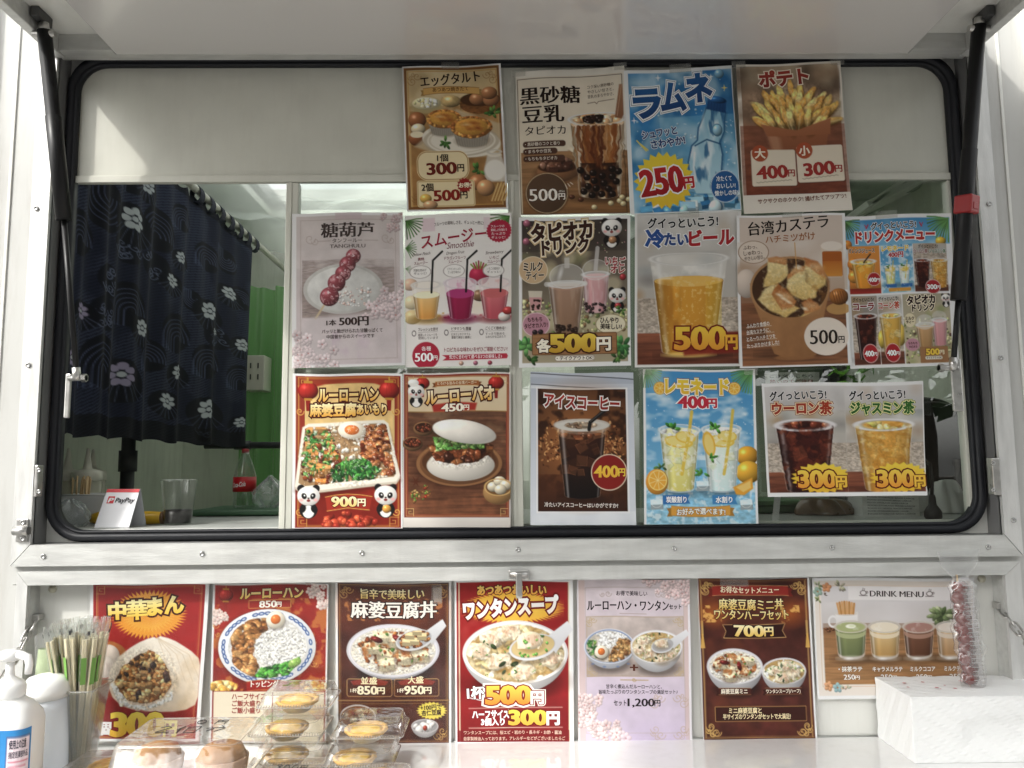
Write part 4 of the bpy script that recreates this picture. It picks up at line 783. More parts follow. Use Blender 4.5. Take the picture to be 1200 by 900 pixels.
def mapo_bento_art():
    p = Print(22, 26, 634, 890, 21); B = (40, 40, 624, 886); p.bg('9a2a18', '7c1c10', B); p.mottle(120, .2, B); p.poly([(40, 130), (200, 85), (340, 70), (480, 85), (624, 130), (624, 460), (40, 460)], 'e8c880', .95, 2); p.mottle(60, .15, (90, 80, 580, 460)); p.rect(40, 40, 90, 886, '8a2014', 0, .9); p.rect(590, 40, 624, 886, '8a2014', 0, .9)
    p.rect(100, 40, 560, 82, '9a3a20', 0, .8); p.keyframe(52, 46, 614, 880, 'd09a48', 4, 8, 32)
    for y in (240, 800): p.scroll(62, y, 24, 'e0ac50', 5); p.scroll(602, y, 24, 'e0ac50', 5, -1)
    p.lantern(108, 122, 50); p.lantern(560, 122, 50)
    T0 = [(110, 308), (530, 290), (556, 310), (622, 600), (600, 632), (80, 690), (36, 660), (76, 330)]
    p.poly([(x, y+26) for x, y in T0], '3a140c', .5, 8); p.poly([(x, y+14) for x, y in T0], 'cfc4b0', 1, 1); p.poly(T0, 'f2ebdc', 1, 1); I = [(112, 328), (530, 308), (544, 320), (598, 588), (586, 606), (88, 658), (56, 640), (92, 338)]
    p.poly(I, 'a8855c'); M = p.polymask(I); p.chunks(M, 150, 9, 15, ['f4eee0', 'efe6d4', 'e6dcc4'], 0, .15, .1)
    p.chunks(M*p.polymask([(60, 320), (225, 320), (300, 520), (225, 650), (50, 660)]), 60, 10, 20, ['6a2a14', '8a4420', '5a2010']); p.chunks(M*p.polymask([(100, 320), (215, 330), (280, 510), (220, 650), (70, 660)]), 15, 28, 42, ['d9924a', 'e0a45c', 'cf8438'], 1, .45); p.chunks(M*p.polymask([(90, 340), (240, 350), (280, 500), (200, 560), (90, 640), (70, 500)]), 130, 7, 15, ['2f6a2c', '4a8a3a', '1f4f22', '86b468'], 0, .2, .05, (.25, .6))
    p.chunks(M*p.polymask([(400, 325), (560, 310), (600, 600), (520, 600), (480, 560), (400, 490)]), 110, 16, 28, ['7a3a1c', '94532a', '5a2410', 'a8683a', 'b87a48'], .3, .5, .4)
    p.chunks(M*p.polymask([(235, 560), (300, 520), (420, 500), (520, 570), (470, 620), (240, 650)]), 150, 12, 30, ['1f4a22', '2f6a2e', '163818', '4a8a3c'], 0, .3, .05, (.18, .4)); [p.line([(310+i*14, 560-i*2), (325+i*17, 490+p.rng.uniform(0, 30))], 8, ('5f9a44', '3f7a34')[i % 2]) for i in range(7)]
    p.organic((60, 305, 600, 660), 6, 28, .14, 9, 6); p.egg(352, 348, 78, 50, 6); p.tint(10, 'ffffff', .68, .74, .5, None, M)
    p.poly([(205, 718), (270, 706), (330, 702), (400, 706), (465, 716), (450, 790), (330, 778), (215, 795)], 'a02a18'); p.line([(205, 718), (270, 706), (330, 702), (400, 706), (465, 716)], 4, 'd8a850'); p.line([(215, 795), (330, 778), (450, 790)], 4, 'd8a850')
    p.chunks(p.polymask([(150, 840), (330, 790), (510, 840), (480, 880), (190, 880)]), 40, 14, 26, ['a83a20', 'c0502c', '8a2414'], 0, .4)
    p.panda(112, 712, 58); p.panda(540, 708, 58, 'e0a040')
    H = ((.11, '4a1408'),); G = 'e6a83c'
    p.T('ルーローハン', 168, 500, 148, 84, 'fdf0b8', .05, None, H, G); p.T('麻婆豆腐', 120, 374, 232, 76, 'fdf0b8', .045, None, H, G); p.T('あいもり', 380, 545, 232, 64, 'fdf0b8', .05, None, H, G); p.T('900', 242, 378, 742, 78, 'fdf0c8', .045, .02, ((.05, '5a1408'),), 'f0cc70'); p.T('円', 386, 428, 748, 46, 'fdf0c8', .035, None, ((.05, '5a1408'),))
    return p
def gua_bao_art():
    p = Print(22, 22, 615, 880, 22, paper=(.9, .88, .86)); p.bg('8a2c20', '7a2018', (28, 30, 608, 826)); p.bg('e4d3b4', 'dcc6a0', (50, 46, 594, 240)); wood(p, (50, 238, 590, 810), '6a4632', '7a4a30', .3); p.mottle(70, .3, (50, 240, 590, 810)); p.tint(90, 'a08060', .5, .75, .5, (50, 240, 590, 520)); p.bg('e6e0d8', 'd8d0c8', (22, 828, 615, 880))
    p.keyframe(38, 40, 602, 820, 'd8b070', 3, 8, 26); p.line([(50, 240), (590, 240)], 4, 'c09858')
    p.lantern(130, 78, 34); p.lantern(536, 82, 38); p.ribbon(200, 440, 80, 28, 'a8602c', 'd8b070', 4); p.ell(78, 108, 1, 1, 'ffffff')
    for x, y, r in ((135, 335, 56), (75, 420, 56)): p.ball(x, y, r, r*.72, '9a7048'); p.ell(x, y-6, r*.86, r*.5, '3a1e12'); p.chunks(p.ellmask(x, y-6, r*.8, r*.46), 30, 5, 12, ['6a2c18', '8a4426', '4a2414'])
    p.ell(335, 560, 240, 110, '241008', .6, 0, 12); p.ball(332, 530, 238, 128, '7c5030', 0, None, .2, 0); p.ring(332, 530, 236, 126, 10, 'a5744a', .8); p.ell(332, 520, 205, 98, '5c3820')
    p.ball(340, 540, 188, 88, 'efe8dc', 0, None, .25, 0); M = p.polymask([(160, 430), (300, 400), (520, 430), (515, 470), (430, 525), (300, 535), (200, 515)]); p.put((slice(None), slice(None)), M, (.3, .14, .06)); p.chunks(M, 70, 16, 34, ['5a2a14', '7a3e1e', '3f1c0e', '94582c'], .2, .5, .5)
    p.chunks(p.polymask([(185, 380), (300, 390), (470, 420), (470, 450), (330, 455), (210, 460)]), 120, 9, 16, ['4f8a3a', '6fae4c', '356a2a', '9cc878'], 0, .3, .3); p.organic((150, 370, 530, 560), 6, 26, .14, 9, 6); p.ell(350, 375, 180, 70, '2a1a0e', .4, 8, 6); p.ball(360, 355, 178, 64, 'f4eee4', 10, None, .25, 0); p.mottle(60, .04, (180, 280, 540, 430))
    p.ball(545, 690, 82, 66, 'b88a52', 0, None, .4, 0); p.ell(548, 660, 80, 46, '7a5228'); [p.ball(x, y, 34, 28, 'e9dcc0') for x, y in ((520, 660), (555, 630), (590, 650), (560, 675))]; p.ring(548, 662, 80, 48, 6, 'd8b070')
    p.chunks(p.polymask([(60, 690), (150, 640), (180, 700), (80, 760)]), 50, 4, 10, ['8a5a30', 'a83a20', '5a7a30', 'c8a060']); p.burst(92, 630, 34, 9, 6, '5a2a18')
    p.panda(95, 125, 42); p.ball(80, 76, 30, 20, 'f8f6f2', 0, None, .2, 0); p.rect(60, 80, 104, 96, 'efece6', 4)
    p.poly([(180, 200), (300, 186), (430, 196), (420, 236), (190, 240)], 'a82418', .95, 2)
    p.T('ルーローパオ', 150, 522, 150, 88, 'fdf4d8', .05, None, ((.1, '4a1408'),), 'eab048', 3); p.T('450', 236, 352, 217, 60, 'fdf4e0', .045, .02, ((.05, '5a1408'),)); p.T('円', 356, 386, 220, 34, 'fdf4e0', .03); p.T('とろける旨みの台湾バーガー', 212, 428, 80, 20, 'fbeac8', .01)
    return p
def coffee_art():
    p = Print(45, 32, 622, 876, 23, paper=(.86, .88, .92)); p.bg('c9d0dc', 'dde2ea'); p.rect(45, 62, 622, 96, 'b4bccb', 0, .8); p.line([(48, 40), (330, 48), (620, 70)], 6, '5a5f68'); p.line([(50, 102), (330, 112), (620, 134)], 6, '70757f'); p.tint(200, 'eef2f6', .45, .7, .8, (45, 110, 622, 876)); p.rect(78, 118, 588, 812, 'f2f3f5')
    B = (86, 126, 578, 802); p.bg('4a2c1c', '3a2014', B); p.ell(330, 430, 260, 250, 'b8743a', .8, 0, 90, None); clip = np.zeros((p.m, p.n)); sl, X, Y = p.win(*B); clip[sl] = p.boxm(B, X, Y)
    p.bg('c9d0dc', 'dde2ea', (45, 126, 78, 802)); p.bg('c9d0dc', 'dde2ea', (588, 126, 622, 802)); p.rect(78, 118, 86, 812, 'f2f3f5'); p.rect(578, 118, 588, 812, 'f2f3f5')
    p.tint(70, '2a140a', .48, .62, .8, B, clip); p.bg('5a3018', '3a1c10', (86, 600, 578, 802), .7)
    for sgn in (-1, 1):
        for _ in range(120): a = p.rng.uniform(-.5, 1.2); d = p.rng.uniform(110, 245); x, y = 335+sgn*d*math.cos(a*.8), 470-(d-60)*math.sin(a)*1.0; p.ell(x, y, p.rng.uniform(3, 12), p.rng.uniform(2, 7), ['3a1a0c', '6a3416', 'c08048', 'e8b070'][p.rng.integers(4)], .9, p.rng.uniform(0, 180), 0, clip)
    p.cup(330, 330, 715, 138, 98, 26, '3a1c10', '120a08', .14, 'c8b8a4', .3, 16, ('8a5430', '6a3a20', '4a2814'), foam='5a3a24', rimw=7, rimc='d8d4cc'); p.ell(330, 335, 160, 42, 'dcd8d2', .25); p.ring(330, 325, 156, 36, 16, 'd6d2ca', .85); p.chunks(p.ellmask(325, 325, 90, 20), 14, 10, 20, ['8a7058', 'b8a48c', '4a3424'], .4)
    p.line([(370, 350), (376, 310), (466, 240)], 20, '1c1a1a'); p.line([(378, 304), (462, 238)], 5, '6a6664', .7); p.ell(478, 588, 98, 98, '8c1c16'); p.ring(478, 588, 100, 100, 5, 'f0e2c8')
    p.T('アイスコーヒー', 124, 540, 200, 84, 'b02c1c', .04, None, ((.085, 'f4f0ec'),), '8a1c14', -3); p.T('400', 398, 526, 582, 88, 'f6d23c', .045, .03, grad='f0b428'); p.T('円', 530, 566, 588, 48, 'f6d23c', .035); p.T('冷たいアイスコーヒーはいかがですか?', 122, 524, 768, 28, 'f2eae2', .02, rot=-1)
    return p
def lemonade_art():
    p = Print(36, 14, 664, 872, 24); B = (50, 26, 650, 872); p.bg('3f94d0', '8cc6e6', B); p.tint(130, 'eaf6fc', .45, .7, .85, (50, 150, 650, 560), None, 70); p.bg('6ab2dc', '9ad0e4', (50, 520, 650, 872), .7); p.mottle(30, .22, (50, 560, 650, 872), 14); p.tint(26, 'f0fafc', .55, .7, .7, (50, 600, 650, 872))
    p.palm(52, 20, 90, 0, 100, 12, '5f9a58'); p.palm(648, 24, 120, 95, 180, 12, '5f9a58'); p.ell(110, 60, 40, 60, 'fffbe0', .5, 0, 30)
    for _ in range(90): p.ell(p.rng.uniform(50, 650), p.rng.uniform(180, 700), 3, 3, 'ffffff', .6)
    p.ball(610, 500, 62, 54, 'eaa820'); p.ball(615, 590, 70, 62, 'f0b428')
    lemon_glass(p, 235, 355, 680, 112, 80, 30, 'efeeb0', 'd9d070'); lemon_glass(p, 468, 350, 680, 108, 78, 30, 'e6f0e0', 'cfe6e6')
    p.ell(398, 430, 34, 70, 'f2bc30', .95, -12); p.ell(398, 430, 24, 56, 'f8de80', .95, -12); p.leafy(405, 505, 34, 6, ('3f8a2c', '5caa3c')); p.leafy(360, 590, 34, 8, ('4f9a3c', '6cb44c')); p.leafy(130, 560, 30, 6)
    p.ball(108, 640, 62, 70, 'eca024', 0, None, .3, 0); p.ell(112, 632, 52, 56, 'f8dc80'); p.ell(112, 632, 46, 50, 'f2b030')
    for k in range(9): p.line([(112, 632), (112+46*math.cos(k*.7), 632+50*math.sin(k*.7))], 3, 'fbeab0')
    p.poly([(528, 672), (636, 620), (640, 680), (590, 716), (545, 712)], 'f0a828', 1, 1); p.poly([(545, 672), (626, 636), (628, 676), (585, 700)], 'f8d070', 1, 1)
    for x, y in ((105, 755), (360, 655), (600, 760)): p.cube(x, y, 36, 'd8ecf2'); p.ring(x, y, 30, 26, 3, 'ffffff', .6)
    p.poly([(138, 714), (290, 710), (278, 735), (292, 760), (140, 764)], '2a72b8'); p.poly([(412, 714), (550, 714), (540, 738), (552, 766), (414, 764)], '3a88c4'); p.ribbon(185, 510, 806, 52, 'e2a238', 'b87a1c', -8, 24)
    for x in (130, 545): p.ell(x, 122, 36, 36, 'e8a01c'); p.ell(x, 122, 32, 32, 'fbe69a'); p.ell(x, 122, 28, 28, 'f4b82c'); [p.line([(x, 122), (x+28*math.cos(k*.9), 122+28*math.sin(k*.9))], 3, 'fbe69a') for k in range(7)]
    p.T('レモネード', 162, 512, 112, 96, 'f8d82c', .055, None, ((.09, '8a5a10'), (.06, 'fffbe8')), 'f2c01c'); p.T('400', 232, 388, 196, 92, 'c8243c', .05, .035, ((.06, WHITE),)); p.T('円', 392, 444, 202, 58, 'c8243c', .05, None, ((.07, WHITE),)); p.T('炭酸割り', 158, 270, 738, 36, WHITE, .03); p.T('水割り', 432, 522, 740, 36, WHITE, .03); p.T('お好みで選べます!', 216, 482, 802, 38, 'fffdf4', .03, None, ((.05, '7a4a10'),), sag=6)
    return p
def tea_art():
    p = Print(58, 74, 1114, 824, 25, 230); 
    for x0, x1, cx, dark in ((74, 594, 326, True), (594, 1108, 846, False)):
        B = (x0, 98, x1, 798); street(p, B, 664); p.bg('e4e0e2', 'cfcac8', (x0, 98, x1, 260), .6); tea_cup(p, cx, 358, 775, 196, dark, 9); p.burst(cx+95, 706, 205, 172, 22, 'f8d93a', .5, 1, 'f4c01c')
        p.T('グイっといこう!', cx-220, cx+148, 160, 66, '121214', .035, None, ((.05, 'f4f2f2'),), rot=1)
        if dark: p.T('ウーロン茶', 118, 504, 246, 88, 'a83418', .05, None, ((.1, '8a3a10'), (.06, 'fbe9c0')))
        else: p.T('ジャスミン茶', 632, 1048, 246, 86, '2f6a24', .05, None, ((.1, '7a8a20'), (.06, 'f6f0b0')))
        p.T('300', cx-56, cx+184, 708, 152, 'fbe04a', .05, .035, ((.06, '6a1408'),), 'f09a24', 0); p.T('円', cx+190, cx+258, 728, 80, 'f8c838', .05, None, ((.07, '6a1408'),))
    p.rect(74, 798, 1114, 824, 'f2f2f2'); p.rect(1108, 74, 1114, 824, 'f2f2f2'); p.rect(58, 790, 74, 824, 'f2f2f2')
    return p
def bun_art():
    p = Print(28, 40, 652, 872, 26); B = (45, 46, 632, 858); p.bg('a81c1c', '8e1416', B); p.mottle(160, .12, B); p.keyframe(62, 54, 616, 852, 'd8ac58', 3, 8, 26)
    p.burst(340, 205, 205, 165, 52, 'f0a428', .66); p.burst(340, 205, 150, 110, 40, 'f6c040', .66); p.ell(340, 215, 120, 66, 'd9761c', .55, 0, 30)
    p.ball(120, 430, 110, 84, 'b86a34', 0, None, .2, 0); p.ball(125, 425, 64, 60, 'ead9cc', 0, None, .2, 0); p.ball(110, 485, 52, 58, 'f0e2d8', 0, None, .2, 0); [p.line([(110+i*12, 470-abs(i)*3), (98+i*22, 530)], 3, 'c8b0a4', .6) for i in range(-2, 4)]
    p.bg('a8552c', '8a3e20', (45, 542, 180, 640), .9); p.line([(45, 575), (180, 578)], 5, '6a2a14')
    P = [(130, 560), (136, 515), (152, 474), (180, 435), (212, 406), (250, 378), (292, 353), (335, 335), (372, 326), (386, 334), (405, 322), (445, 332), (490, 350), (535, 376), (580, 404), (620, 440), (632, 480), (632, 640), (618, 682), (570, 708), (500, 720), (400, 722), (300, 714), (240, 700), (195, 678), (160, 645), (140, 605)]
    p.poly(P, 'f2e9dc', 1, 1, None, 'e6d2b8'); M = p.polymask(P); [p.line([(390, 330), (430+i*34, 420), (470+i*42, 560)], 5, 'cfb898', .5, M) for i in range(5)]; p.tint(120, 'd9bc94', .45, .75, .5, (430, 400, 630, 720), M); p.mottle(24, .05, (130, 330, 630, 720))
    C = p.polymask([(190, 610), (165, 560), (200, 490), (280, 425), (350, 395), (410, 430), (465, 510), (480, 580), (440, 645), (350, 675), (250, 665)]); p.put((slice(None), slice(None)), C, (.42, .24, .11)); p.tint(30, '9a6a3a', .4, .6, .8, None, C); p.chunks(C, 330, 8, 16, ['b87a3c', 'c88c50', '9a6230', 'd6a468', 'e4c48c', '7a4a24'], .2, .35, .15); p.chunks(C, 16, 12, 20, ['3a2c2c', '4a3430'], 0, .4); p.chunks(C, 16, 14, 20, ['e8bc80', 'dca868'], .5, .3)
    p.chunks(p.polymask([(140, 560), (165, 570), (250, 680), (350, 690), (450, 650), (490, 600), (490, 660), (340, 712), (200, 690)]), 120, 7, 13, ['f6efe2', 'ede0c8', 'fbf6ec'], 0, .12, .1); p.organic((130, 380, 520, 720), 5, 24, .1, 8, 6)
    p.T('中', 128, 214, 186, 96, 'fff4b0', .05, None, ((.09, '4a1408'),), 'f6c838', 3); p.T('華', 226, 326, 180, 108, 'fff4b0', .05, None, ((.09, '4a1408'),), 'f6c838', 3); p.T('まん', 334, 518, 160, 104, 'fff4b0', .055, None, ((.09, '4a1408'),), 'f6c838', 4)
    p.T('1個', 44, 152, 806, 74, 'f4f0f0', .045); p.T('300', 160, 440, 782, 168, 'fbe44c', .07, .04, ((.03, '7a1408'),), 'eab020'); p.T('円', 450, 520, 806, 90, 'fbe44c', .05)
    return p
def lurou_art():
    p = Print(35, 38, 648, 880, 27); B = (46, 46, 640, 872); p.bg('9c2018', '8a1a12', B); p.mottle(90, .2, B); p.tint(60, 'c87a34', .52, .62, .8, (46, 120, 640, 610))
    for _ in range(34): p.scroll(p.rng.uniform(50, 630), p.rng.uniform(190, 590), p.rng.uniform(12, 26), 'd8a050', 3.5, p.rng.choice([-1, 1]))
    p.lantern(104, 100, 34); p.blossom([(590, 100), (610, 140), (70, 200), (80, 240), (560, 70)], 24, 6, 'f4dcd4')
    for x in (100, 580): p.chunks(p.ellmask(x, 588, 76, 34), 24, 14, 24, ['e8b860', 'd8a040', 'f0d090'], 0, .4)
    p.ell(328, 385, 262, 206, '3a0c08', .5, 0, 6); p.ball(328, 378, 258, 200, 'eef0f4', 0, None, .1, 0)
    for k in range(44):
        a = 2*math.pi*k/44; x, y = 328+232*math.cos(a), 378+178*math.sin(a)
        if k % 6 != 0: p.ell(x, y, 17, 10, '3a5a9a', .95, math.degrees(math.atan2(178*math.cos(a), -232*math.sin(a)))); p.ell(x, y, 9, 4, 'dfe6f2', .9, math.degrees(math.atan2(178*math.cos(a), -232*math.sin(a))))
    p.ell(328, 380, 206, 158, 'd6d4d2'); p.ell(334, 386, 200, 150, 'e6e4e0'); M = p.ellmask(328, 380, 204, 168)
    p.chunks(M*p.polymask([(130, 300), (230, 230), (330, 222), (330, 290), (270, 330), (255, 420), (310, 520), (270, 545), (150, 480)]), 120, 16, 28, ['8a5a30', 'a8743e', '6a3e1e', 'b88a52', '94602e'], .4, .5, .3)
    p.ell(400, 385, 140, 112, 'c8c4bc', .6, 0, 6); p.ell(400, 380, 138, 106, 'f4f2ec'); p.chunks(p.ellmask(400, 380, 138, 106), 380, 7, 12, ['fbfaf6', 'f2f0ea', 'e9e6de'], 0, .12, .15, (.4, .6))
    p.chunks(p.polymask([(265, 535), (300, 485), (420, 465), (500, 435), (508, 455), (440, 530), (320, 545)]), 80, 14, 30, ['2c6a24', '3f8a30', '1f4f1c', '5aa040'], 0, .4, .3, (.3, .5)); p.ball(475, 465, 36, 22, '9cc860', -30); p.organic((128, 215, 530, 550), 6, 26, .1, 8, 6); p.egg(370, 236, 50, 46)
    p.poly([(232, 140), (330, 128), (450, 140), (465, 170), (330, 160), (215, 172)], '8a1c14', .95); p.rect(225, 128, 450, 172, '9a2018', 6); p.border(225, 128, 450, 172, 3, 'd8a850', 6); p.ribbon(225, 435, 578, 52, 'a01c14', 'd8a850', 10, 26)
    p.rect(46, 612, 640, 872, '8a1a12'); p.rect(52, 614, 360, 872, 'f2e6cc', 6); p.rect(366, 614, 634, 872, 'efe2c4', 6)
    p.T('ルーローハン', 182, 512, 92, 66, 'fff0c0', .045, None, ((.05, '4a1008'),), 'f0c050'); p.T('850', 284, 372, 150, 50, 'fff8ec', .04, .02); p.T('円', 374, 398, 153, 30, 'fff8ec', .03); p.T('トッピング', 248, 392, 574, 38, 'fff8ec', .035, .01); p.T('ハーフサイズ', 148, 328, 640, 36, 'a0241c', .02); p.T('ご飯大盛り', 150, 298, 677, 34, 'a0241c', .02); p.T('ご飯小盛り', 150, 298, 714, 34, 'a0241c', .02)
    return p
def dark_panel(p, B, c1='3f1c16', c2='4a2018'):
    p.bg(c1, c2, B); p.mottle(80, .3, B); p.tint(110, '6a3420', .5, .75, .6, B); p.keyframe(B[0]+8, B[1]+8, B[2]-8, B[3]-8, 'b08850', 3, 8, 1); corner_orn(p, B[0]+14, B[1]+14, B[2]-14, B[3]-14, 52, 'c8a058', 4)
def mapo_toppings(p, M, n, r, rice=True):
    p.put((slice(None), slice(None)), M, (.93, .90, .84) if rice else (.5, .3, .14))
    if rice: p.chunks(M, 420, 5, 9, ['f4efe4', 'e9e0d0', 'dcd2c0'], 0, .12, .1, (.4, .7))
    ys, xs = np.nonzero(M > .5); cx, cy = p.X[0, xs].mean(), p.Y[ys, 0].mean(); rx, ry = (p.X[0, xs].max()-p.X[0, xs].min())/2, (p.Y[ys, 0].max()-p.Y[ys, 0].min())/2
    S = p.ellmask(cx, cy-ry*.08, rx*.86, ry*.8); p.chunks(S, int(n*14), r*.14, r*.3, ['8a5020', 'a86a2c', '6a3414', 'c08a44', '5a2810'], 0, .4, .25)
    for i in range(n): a = 2.4*i; d = math.sqrt((i+.5)/n)*.72; p.ell(cx+d*rx*math.cos(a), cy-ry*.1+d*ry*math.sin(a)+r*.6, r*1.2, r*.6, '3a1808', .5, 0, 3); p.cube(cx+d*rx*math.cos(a), cy-ry*.1+d*ry*math.sin(a), r, 'f6e6c0', M, p.rng.uniform(-25, 25))
    p.chunks(S, int(n*5), r*.12, r*.22, ['a85a20', '4a7a2c', '8a3c14'], 0, .2, .2)
    p.tint(r*.8, 'b8682a', .56, .7, .75, None, S)
    p.organic((cx-rx*.97, cy-ry*.97, cx+rx*.97, cy+ry*.97), r*.13, r*.7, .1, 7, 4)
    for i in range(max(2, n//4)): p.ball(cx+p.rng.uniform(-.5, .5)*rx, cy-ry*.2+p.rng.uniform(-.5, .4)*ry, r*.75, r*.35, '6a1410', p.rng.uniform(0, 90))
def mapo_don_art():
    p = Print(14, 28, 626, 890, 28); B = (26, 36, 614, 884); dark_panel(p, B); p.ell(318, 180, 220, 60, 'c05a24', .5, 0, 60); p.tint(40, 'f0a050', .58, .7, .6, (60, 120, 580, 240))
    M = p.bowl(318, 395, 246, 142, 120, 'dcdae2', .09); mapo_toppings(p, M, 9, 44)
    S = p.spoon(430, 340, 100, 54, 590, 250, 26); p.chunks(S, 60, 8, 14, ['8a5020', 'a86a2c', '6a3414']); [p.cube(x, y, 26, 'ecd6a0', S, 10) for x, y in ((390, 345), (432, 340), (405, 310), (470, 315), (445, 290))]
    p.line([(26, 660), (614, 660)], 5, 'b08850'); p.line([(26, 676), (614, 676)], 3, '8a6438')
    for x0 in (72, 322): p.rect(x0, 545, x0+240, 640, '4a1c14', 14); p.border(x0, 545, x0+240, 640, 3, 'c8a468', 14); p.poly([(x0+20, 560), (x0+120, 536), (x0+220, 560), (x0+205, 578), (x0+35, 578)], '8a2a1c')
    M2 = p.bowl(130, 745, 96, 64, 80, 'cfc8c8'); mapo_toppings(p, M2, 5, 20, False); p.burst(522, 715, 82, 68, 22, 'f2dc50', .58); M3 = p.bowl(485, 795, 72, 36, 52, 'd9d4d6'); p.chunks(M3, 14, 16, 24, ['f4f0ee', 'e6e0de'], .4, .2); p.ball(487, 806, 12, 14, 'a03018')
    p.rect(530, 62, 575, 140, 'b8aca8', 0, .75)
    G = 'f2d68a'
    p.T('旨辛で美味しい', 148, 482, 94, 58, 'fdf2c4', .035, .01, ((.05, '2a0c08'),), 'e6bc60'); p.T('麻婆豆腐丼', 98, 545, 180, 96, 'fdf6ec', .035, .012, ((.06, '2a0c08'),)); p.T('並盛', 148, 232, 556, 40, 'fdf0c0', .025); p.T('大盛', 396, 478, 552, 40, 'fdf0c0', .025)
    for x, t in ((92, '850'), (340, '950')): p.T('1杯', x, x+36, 607, 24, 'fdf2d8', .02); p.T(t, x+38, x+140, 604, 62, 'fdf2d0', .04, .02); p.T('円', x+142, x+180, 607, 40, 'fdf2d0', .03)
    p.T('+100円で', 462, 575, 697, 32, '3a1c14', .025, rot=3); p.T('杏仁豆腐', 468, 572, 726, 30, '3a1c14', .025, rot=3)
    return p
def wonton(p, x, y, r, M=None):
    p.ell(x+4, y+r*.5, r*1.25, r*.7, '6a4a1c', .35, 0, 4); p.ball(x, y, r*1.25, r*.85, 'efe0be', p.rng.uniform(-30, 30), M, .35, .1); p.ell(x+r*.1, y, r*.75, r*.55, 'dcb298', .6, 0, r*.3*p.k, M); p.tint(r*.5, 'fbf2dc', .5, .62, .75, (x-r*1.2, y-r*.8, x+r*1.2, y+r*.8), M); p.tint(r*.4, 'b98a66', .6, .7, .55, (x-r*.9, y-r*.5, x+r*.9, y+r*.7), M); [p.line([(x-r*1.1+k*r*.5, y-r*.5), (x-r*.8+k*r*.42, y+r*.1), (x-r*.9+k*r*.5, y+r*.6)], 3, ('fbf4e0', 'b8946a')[k % 2], .5, M) for k in range(5)]
def wonton_fill(p, M, spots, r):
    p.put((slice(None), slice(None)), M, (.72, .58, .34)); p.tint(60, 'e9d9ac', .4, .7, .8, None, M, 30); p.chunks(M, 26, r*.5, r*.9, ['e9dab4', 'd9c28c', 'f2e8cc'], 0, .15, .1, (.25, .4))
    for x, y in spots: wonton(p, x, y, r, M)
    p.organic((p.X[0, np.nonzero(M > .5)[1]].min(), p.Y[np.nonzero(M > .5)[0], 0].min(), p.X[0, np.nonzero(M > .5)[1]].max(), p.Y[np.nonzero(M > .5)[0], 0].max()), r*.16, r*.6, .1, r*.25, 4); p.chunks(M, 30, r*.08, r*.2, ['4f8a34', '6a9a48', '355f24'], 0, .1, .0, (.3, .6)); p.chunks(M, 4, r*.25, r*.42, ['2c3a20', '34402a'], 0, .2, 0, (.3, .6)); p.tint(r*1.2, 'fdf3d4', .6, .75, .4, None, M)
def wonton_art():
    p = Print(14, 20, 638, 884, 29); B = (24, 30, 614, 874); p.bg('a01c1c', '86161a', B); p.mottle(110, .12, B); [p.rect(x, 30, x+6, 874, 'e9d9b8') for x in (34, 612)]; p.tint(120, 'c86a5a', .5, .8, .35, (24, 230, 614, 420))
    p.burst(318, 170, 275, 225, 60, 'f2b42c', .32); p.ell(318, 172, 190, 52, 'f8d050', .8, 0, 20)
    p.ell(335, 560, 250, 70, '3a0a08', .5, 0, 16); M = p.bowl(332, 408, 278, 168, 175, 'eceaea', .08, .2); wonton_fill(p, M, ((205, 335), (300, 300), (245, 455), (370, 510), (140, 400), (520, 440)), 52)
    S = p.spoon(425, 380, 128, 68, 622, 262, 34); p.put((slice(None), slice(None)), S, (.82, .72, .5)); wonton(p, 410, 345, 56); p.chunks(S, 14, 6, 12, ['4f8a34', '6ca848'])
    p.line([(85, 700), (578, 696)], 3, 'f0e2d2'); p.line([(85, 803), (578, 800)], 3, 'f0e2d2'); p.rect(24, 815, 614, 874, '7a161a', 0, .8)
    p.T('あつあつおいしい', 135, 496, 76, 56, 'fbd878', .05, None, ((.07, '4a0c08'),), 'f0a838'); p.T('ワンタンスープ', 62, 560, 168, 104, 'ffffff', .06, None, ((.1, '7a1410'),), 'fdf2e4', 4)
    p.T('1杯', 78, 164, 618, 68, 'ffffff', .045, None, ((.05, '5a0c0a'),), rot=3); p.T('500', 180, 408, 630, 128, 'fbe04c', .06, .045, ((.12, 'fbf4ec'), (.05, '8a1c10')), 'ee8c24'); p.T('円', 414, 478, 645, 74, 'fdf4ee', .05, None, ((.12, 'fbf4ec'), (.06, '8a1c10')))
    p.line([(80, 642), (152, 658)], 5, 'ffffff'); p.T('ハーフサイズ', 104, 298, 732, 46, 'ffffff', .05); p.T('3個入り', 150, 272, 771, 40, 'ffffff', .045); p.T('300', 300, 492, 748, 104, 'fbe04c', .06, .04, ((.05, '6a100c'),), 'f2b034'); p.T('円', 498, 560, 752, 76, 'ffffff', .055)
    p.T('ワンタンスープには、桜エビ・岩のり・長ネギ・お酢・醤油', 58, 572, 826, 21, 'f2cdb8', .01); p.T('自家製辣油入っております。アレルギーなどがございましたらご', 58, 592, 857, 21, 'f2cdb8', .01)
    return p
